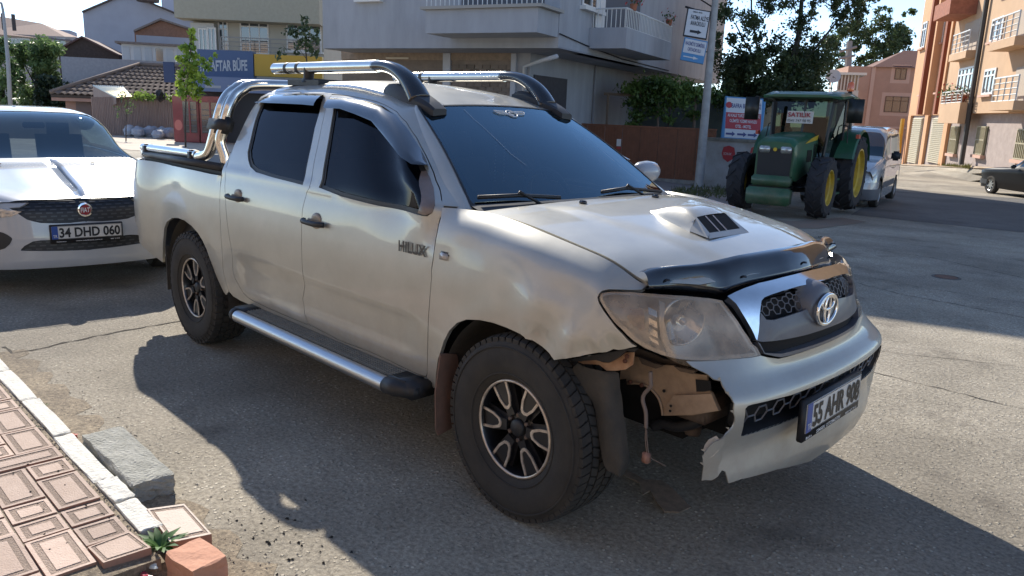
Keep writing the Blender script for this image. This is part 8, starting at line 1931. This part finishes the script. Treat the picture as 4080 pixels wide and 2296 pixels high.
# ---- corrugated yard fence, lean-to sheet, sacks
F9 = Facade(AT(d1(330, 340), 36.5), vw); yf = thing('sheet_fence', 'pinkish corrugated metal yard fence behind the sacks', 'fence', tuple(F9.P0), world=True)
M_cor = mat('pinkish_sheet', (.36,.27,.235), rough=.7, col2=(.26,.19,.165), nscale=2, stretch=(6,6,.6))
sgn9 = 1 if F9.sz(d1(430,300))[0] > F9.sz(d1(240,300))[0] else -1
for x0, x1, yt in ((233,262,245),(262,292,243),(292,322,240),(322,350,240),(350,378,241),(378,406,242),(406,438,243)):
    aa_, ab_ = sorted((F9.sz(d1(x0, 300))[0], F9.sz(d1(x1, 300))[0])); zt2 = F9.sz(d1((x0+x1)/2, yt))[1]; zb2 = F9.sz(d1((x0+x1)/2, 343))[1]-.3; n2 = 14; V = []
    for k in range(n2+1): a = aa_+(ab_-aa_)*k/n2; V += [F9.pt(a, zb2, .03*(k % 2)), F9.pt(a, zt2+.02*sin(x0), .03*(k % 2))]
    mesh_obj('sheet_panel', V, [(2*k, 2*k+2, 2*k+3, 2*k+1) for k in range(n2)], M_cor, yf)
ls_ = thing('corrugated_roof_sheet', 'pale corrugated sheet roof leaning over the pink yard fence', 'roof sheet', tuple(AT(d1(280, 230), 36)), world=True)
A_, B_, C2, D2 = AT(d1(233,214), 37.2), AT(d1(318,215+8), 37.2), AT(d1(334,242), 35.8), AT(d1(290,246), 35.8); A_, B_ = AT(d1(233,216), 37.3), AT(d1(312,219), 37.3); C2, D2 = AT(d1(334,244), 35.6), AT(d1(292,247), 35.6); V = []; n2 = 28
for k in range(n2+1): t_ = k/n2; V += [A_+(B_-A_)*t_+[0,0,.05*(k % 2)], D2+(C2-D2)*t_+[0,0,.05*(k % 2)]]
mesh_obj('sheet', V, [(2*k, 2*k+2, 2*k+3, 2*k+1) for k in range(n2)], mat('pale_sheet', (.72,.66,.50), rough=.38, metal=.5), ls_); mesh_obj('side_board', [A_, D2, D2-[0,0,.25], A_-[0,0,1.3]], [(0,1,2,3)], M_cor, ls_)
M_sack = mat('woven_sack', (.42,.44,.50), rough=.8, noise=.2, nscale=6, bump=.4, bscale=12)
rn = random.Random(12)
for k in range(11):
    x = 327+k*10.2; p = G(d1(x, 344+rn.uniform(-2, 2)+k*.5)); bm = bmesh.new(); bmesh.ops.create_icosphere(bm, subdivisions=3, radius=1)
    sx = rn.uniform(.22, .32); sz_ = rn.uniform(.20, .30)
    for v in bm.verts: f = 1+.12*sin(v.co.x*7+k)+.10*sin(v.co.z*9+k*2); v.co = Vector((v.co.x*sx*f, v.co.y*.25*f, max(-.9, v.co.z)*sz_*f+sz_*.9))
    me = bpy.data.meshes.new('sack'); bm.to_mesh(me); bm.free(); me.materials.append(M_sack); me.polygons.foreach_set('use_smooth', [True]*len(me.polygons)); o_ = bpy.data.objects.new('sack', me); COL.objects.link(o_); o_.location = p; o_.rotation_euler = (0, 0, rn.uniform(-.5, .9)); tag(o_, 'filled whitish woven sack, ' + ['first','second','third','fourth','fifth','sixth','seventh','eighth','ninth','tenth','last'][k] + ' from the left in the row along the yard fence', 'sack', 'filled sacks lined up along the yard fence')
# bright concrete forecourt
P = [G(p, .01) for p in D((250,340),(440,343),(640,352),(700,372),(560,385),(330,378),(150,352))]; mesh_obj('forecourt', P, [tuple(range(len(P)))], mat('pale_forecourt', (.50,.42,.34), rough=.9, noise=.12, nscale=1.5))['kind'] = 'structure'
# vine tuft and dark bag on the fence
tree('creeper', 'yellow green creeper trailing along the top of the yard fence', AT(d1(380,250), 36), .02, [([AT(d1(340,252), 36), AT(d1(430,250), 36)], .02)], [(AT(d1(x, y), 36), (r, r, r*.6), k) for x, y, r, k in ((345,242,.28,60),(365,242,.35,90),(382,246,.25,50),(432,247,.25,60),(445,243,.2,40))], leafmat('creeper_leaf', (.26,.36,.07), (.12,.2,.04), .5, 2), .09, 4, cat='creeper')
o_ = crumple(tuple(AT(d1(402, 241), 35.8)), .27, mat('black_bag', (.015,.015,.02), rough=.5), 'hanging_bag', 'dark bag hanging on the fence below the tiled eave', 'bag', 2, (1,.6,1))
# ---- red drinks coolers
cg = G(d1(500, 366)); FC = Facade(G(d1(445, 358)), vw-.22)
M_red = mat('cooler_red', (.22,.018,.03), rough=.4, coat=.4, noise=.3, nscale=3); M_shelf = mat('cooler_glass', (.03,.035,.05), rough=.1, coat=1)
for k, (x0, x1, lb) in enumerate(((438,503,'red drinks cooler with glass door, left of the two at the kiosk'),(505,560,'red drinks cooler with glass door, right one half hidden by chrome bars'))):
    a0, a1 = sorted((FC.sz(d1(x0, 350))[0], FC.sz(d1(x1, 350))[0])); zb3 = FC.sz(d1(460, 361))[1]; zt3 = FC.sz(d1(460, 240))[1]
    t = thing('drinks_cooler', lb, 'cooler', tuple(FC.pt(a0, zb3)), world=True, group='red drinks coolers outside the kiosk')
    bd = FC.part('cooler_body', M_red, t, a0, a1, zb3+.05, zt3, -.7, 0, bevel=.03)
    if k == 0: wsd = (FC.sz(d1(438,300))[0], FC.sz(d1(462,300))[0])
    l0, l1 = a0+.08, a1-.08
    if k == 0: (l0, l1) = ((a0+.08, a1-.42) if FC.sz(d1(438,300))[0] > FC.sz(d1(503,300))[0] else (a0+.42, a1-.08))
    dr = FC.part('cooler_door', M_shelf, t, l0, l1, zb3+.45, zt3-.25, .002, .03)
    for j in range(5): z = zb3+.5+j*(zt3-zb3-.85)/5; o_ = FC.box(MB(), l0+.03, l1-.03, z, z+.03, .03, .045).build('shelf', mat('shelf_grey', (.12,.13,.15), rough=.6), dr); o_.location = (0, 0, 0)
    FC.part('door_handle', M_red, t, (l0+l1)/2-.03, (l0+l1)/2+.03, zb3+.45, zt3-.25, .03, .06)
    if k == 0:
        cc_ = FC.pt((a1-.21) if FC.sz(d1(438,300))[0] > FC.sz(d1(503,300))[0] else (a0+.21), zb3+.75, .004)
        mesh_obj('poster_panel', [cc_+FC.d*.16*cos(a)+FC.up*.22*sin(a) for a in np.linspace(0, 2*pi, 20)[:-1]], [tuple(range(19))], mat('poster_pink', (.50,.16,.14), rough=.5), t)
# ---- kiosk: sign, awning, body
FK = Facade(AT(d1(600, 300), 34.0), vw-.22); t = wbuilding('kiosk', 'snack kiosk with blue name board behind the young tree', FK.P0)
a0, a1, z0, z1 = FK.rect((505,350),(860,232)); FK.part('kiosk_body', mat('kiosk_dark', (.07,.075,.085), rough=.8), t, a0, a1, z0-.5, z1, -4, 0)
a0, a1, z0, z1 = FK.rect((500,230),(860,208)); FK.part('awning', mat('awning_blue', (.16,.21,.34), rough=.8), t, a0, a1, z0, z1, -.3, 1.2)
for x in (545, 600): a0, a1, z0, z1 = FK.rect((x-8,226),(x+30,215)); FK.part('awning_lettering', mat('awning_text', (.35,.38,.42), rough=.8), t, a0, a1, z0+.05, z1-.05, 1.202, 1.215)
a0, a1, z0, z1 = FK.rect((505,200),(640,131)); FK.part('name_board', mat('board_blue', (.065,.11,.22), rough=.6), t, a0, a1, z0, z1, -.3, .3)
dx = FK.d if np.cross(FK.d, FK.up)@FK.n > 0 else -FK.d; st_ = FK.pt(*FK.sz(d1(506, 180)), .31); en_ = FK.pt(*FK.sz(d1(627, 178)), .31)
text_obj('board_lettering', 'TARAFTAR BÜFE', mat('board_letter', (.45,.48,.52), rough=.6), t, st_, en_-st_, FK.up, .42, extrude=.01, width=float(np.linalg.norm(en_-st_)), bold=.03)
a0, a1, z0, z1 = FK.rect((421,208),(445,158)); FK.part('side_board', mat('side_board_blue', (.035,.06,.14), rough=.6), t, a0, a1, z0, z1, .3, .4)
a0, a1, z0, z1 = FK.rect((644,192),(812,144)); FK.part('yellow_board', mat('board_yellow', (.50,.31,.04), rough=.6), t, a0, a1, z0, z1, -.2, .25)
# ---- beige apartment building above the kiosk
M_bei = mat('beige_render', (.42,.40,.34), rough=.9, noise=.1, nscale=.8); M_bei2 = mat('beige_slab', (.36,.34,.27), rough=.9, noise=.1)
FP = Facade(AT(d1(640, 200), 37.5), vw-.22); t = wbuilding('beige_flats', 'beige apartment building with white framed windows above the kiosk', FP.P0)
a0, a1, z0, z1 = FP.rect((497,260),(812,-60)); FP.part('flats_wall', M_bei, t, a0, a1, z0, z1+3, -8, 0)
a0, a1, z0, z1 = FP.rect((462,52),(812,-60)); FP.part('upper_storey', M_bei2, t, a0, a1, z0, z1+3, -.0+.002, 1.3)
a0, a1, z0, z1 = FP.rect((497,260),(545,62)); FP.part('glazed_bay', mat('bay_white', (.45,.46,.45), rough=.6), t, a0, a1, z0, z1, .002, .5)
for x0, x1, y0, y1, n_, o_ in ((502,522,72,140,1,.5),(524,543,70,140,1,.5)): FQ = Facade(FP.pt(0, 0, o_), vw-.22); a0, a1, z0, z1 = FQ.rect((x0, y1), (x1, y0)); window(FQ, t, a0, a1, z0, z1, M_uPVC, n_, False)
for x0, x1, y0, y1, n_ in ((606,675,42,135,2),(722,808,32,128,2),(552,573,48,138,1)): a0, a1, z0, z1 = FP.rect((x0, y1), (x1, y0)); window(FP, t, a0, a1, z0, z1, M_uPVC, n_, True, M_uPVC)
a0, a1, z0, z1 = FP.rect((570,140),(812,108)); railing(Facade(FP.pt(0,0,.9), vw-.22), t, a0, a1, z0, z1, 0, mat('rail_grey', (.3,.3,.29), rough=.6), horiz=True, r=.02)
a = FP.sz(d1(812, 60))[0]
# ---- street trees
M_lf3 = leafmat('bright_leaf', (.40,.52,.08), (.15,.26,.04), .45, 1.5); M_lf4 = leafmat('mid_leaf', (.13,.20,.07), (.055,.10,.035), .4, 1.)
cps = [(483,78,6,14),(484,95,8,20),(480,115,9,20),(463,122,10,22),(476,140,11,26),(490,140,9,20),(450,150,9,18),(470,160,13,34),(492,165,13,30),(512,152,9,16),(522,172,8,12),(460,185,13,34),(485,190,15,44),(505,195,10,20),(455,210,12,26),(480,215,16,50),(500,225,10,20),(525,210,8,10),(465,235,12,26),(490,240,12,24),(530,150,6,8),(540,140,5,6),(450,235,6,10)]
px_tree('young_tree', 'young tree with bright yellow green leaves before the blue kiosk board', [(467,372),(466,300),(470,220),(480,120),(484,80)], [[(470,230),(455,180)],[(470,215),(505,165)],[(472,250),(500,210)]], cps, 28.8, M_lf3, .11, 41, .035, .25, 1.8)
cps = [(310,245,14,16),(320,262,16,20),(300,275,12,12),(325,285,12,12),(315,235,8,8),(338,270,6,5),(295,292,6,5)]
px_tree('sapling', 'thin sparse sapling standing before the pink yard fence', [(317,357),(317,320),(318,290),(322,250)], [[(318,295),(303,270)],[(318,290),(332,268)]], cps, 31.5, M_lf4, .07, 43, .025, .25, 1.)
cps = [(770,50,10,24),(765,72,14,40),(740,82,16,40),(775,95,16,44),(795,100,12,26),(755,108,16,40),(720,80,9,16),(780,122,14,34),(745,130,10,18),(800,80,8,12),(715,130,9,14),(700,140,8,10),(795,135,9,16)]
px_tree('street_tree', 'small dark leaved tree before the beige flats, right of the kiosk board', [(778,240),(774,180),(768,110),(768,60)], [[(772,150),(735,100)],[(772,130),(800,95)]], cps, 29.5, leafmat('dull_leaf', (.08,.12,.05), (.035,.06,.025), .35, 1.), .11, 45, .04, .4, 1.)
# green mass at the far left
M_lf5 = leafmat('willow_leaf', (.17,.25,.09), (.07,.12,.045), .4, .5)
cps = []; rn = random.Random(9)
for i in range(75): x = rn.uniform(40, 150); y = rn.uniform(100, 268); cps.append((x, max(y, 100+abs(x-95)*.5), rn.uniform(9, 17), rn.uniform(40, 90)))
px_tree('bushy_tree', 'full rounded green tree at the left in front of the tiled house', [(95,320),(95,260),(90,180)], [[(92,220),(60,160)],[(92,220),(125,170)]], cps, 47., M_lf5, .12, 51, .2, 1.2, 2.6)
cps = []
for i in range(30): cps.append((rn.uniform(-15, 34), rn.uniform(95, 270), rn.uniform(9, 16), rn.uniform(35, 70)))
px_tree('bushy_tree', 'green tree cut by the left picture edge behind the lamp post', [(8,320),(8,260),(5,190)], [[(8,230),(25,180)]], cps, 44., M_lf5, .12, 52, .2, 1.2, 2.6)
cps = []
for i in range(60): cps.append((rn.uniform(95, 178), rn.uniform(200, 290), rn.uniform(8, 14), rn.uniform(30, 60)))
px_tree('shrub_bank', 'dark shrubs between the bushy tree and the pink house', [(140,320),(140,290),(140,250)], [], cps, 45., leafmat('dark_shrub_leaf', (.05,.075,.035), (.025,.04,.018), .25, .6), .12, 53, .1, 1., 2.5, cat='shrub')  # shrub leaves in darker greens than the bushy trees
cps = []
for i in range(40): cps.append((rn.uniform(-20, 300), rn.uniform(262, 300), rn.uniform(7, 10), rn.uniform(20, 40)))
lp = thing('street_lamp', 'slender grey street lamp at the far left edge before the green trees', 'street lamp', tuple(AT(d1(27, 275), 36)), world=True)
MB().tube([AT(d1(28, 300), 36), AT(d1(20, 150), 36), AT(d1(8, 30), 36), AT(d1(4, 8), 36)], [.10, .085, .06, .05], 8).build('lamp_post', mat('lamp_pale_grey', (.34,.35,.36), rough=.6), lp, True)
MB().tube([AT(d1(4, 8), 36), AT(d1(-20, 2), 35.5)], [.05, .07], 6).build('lamp_arm', MATS['lamp_pale_grey'], lp, True)
# ================================================================ the side of the street behind the photographer (seen only as light and reflections)
bb = wbuilding('opposite_flats', 'pale salmon apartment building across the pavement behind the viewer', (2, -11, 0))
MB().box((-9, -22, 0), (16, -9.5, 7.2)).build('flats_body', mat('opposite_render', (.74,.56,.42), rough=.9, noise=.1, nscale=.5), bb)
for k in range(8):
    for j in range(2): x = -8+k*3.0; MB().box((x, -9.51, 1.2+j*2.7), (x+1.4, -9.46, 2.6+j*2.7)).build('window', M_bglass2, bb)
bb2 = wbuilding('opposite_house', 'cream house beyond the crossing on the viewer side', (24, 6, 0)); MB().box((34, -2, 0), (44, 18, 5.5)).build('house_body', mat('opposite_cream', (.50,.44,.36), rough=.9), bb2)

mesh_obj('street_dirt', [G(p, .006) for p in D((1790,548),(1850,540),(1990,556),(2120,548),(2180,558),(2060,575),(1930,572),(1830,562))], [tuple(range(8))], mat('street_dirt_brown', (.26,.17,.115), rough=1, col2=(.20,.16,.13), nscale=3))['kind'] = 'structure'

mb = MB(); rn = random.Random(8)
for i in range(500):
    b = G((rn.uniform(1690, 1830)*1.5839, rn.gauss(487, 6)*1.5839), .05); h = rn.uniform(.04, .16); a = rn.uniform(0, 3.1); mb.add([b-[.02*cos(a),.02*sin(a),0], b+[.02*cos(a),.02*sin(a),0], b+[rn.uniform(-.08,.08), rn.uniform(-.08,.08), h]], [(0,1,2)])
mb.build('kerbside_grass', leafmat('kerb_grass', (.12,.15,.05), (.07,.08,.03)), fix=False)['kind'] = 'stuff'
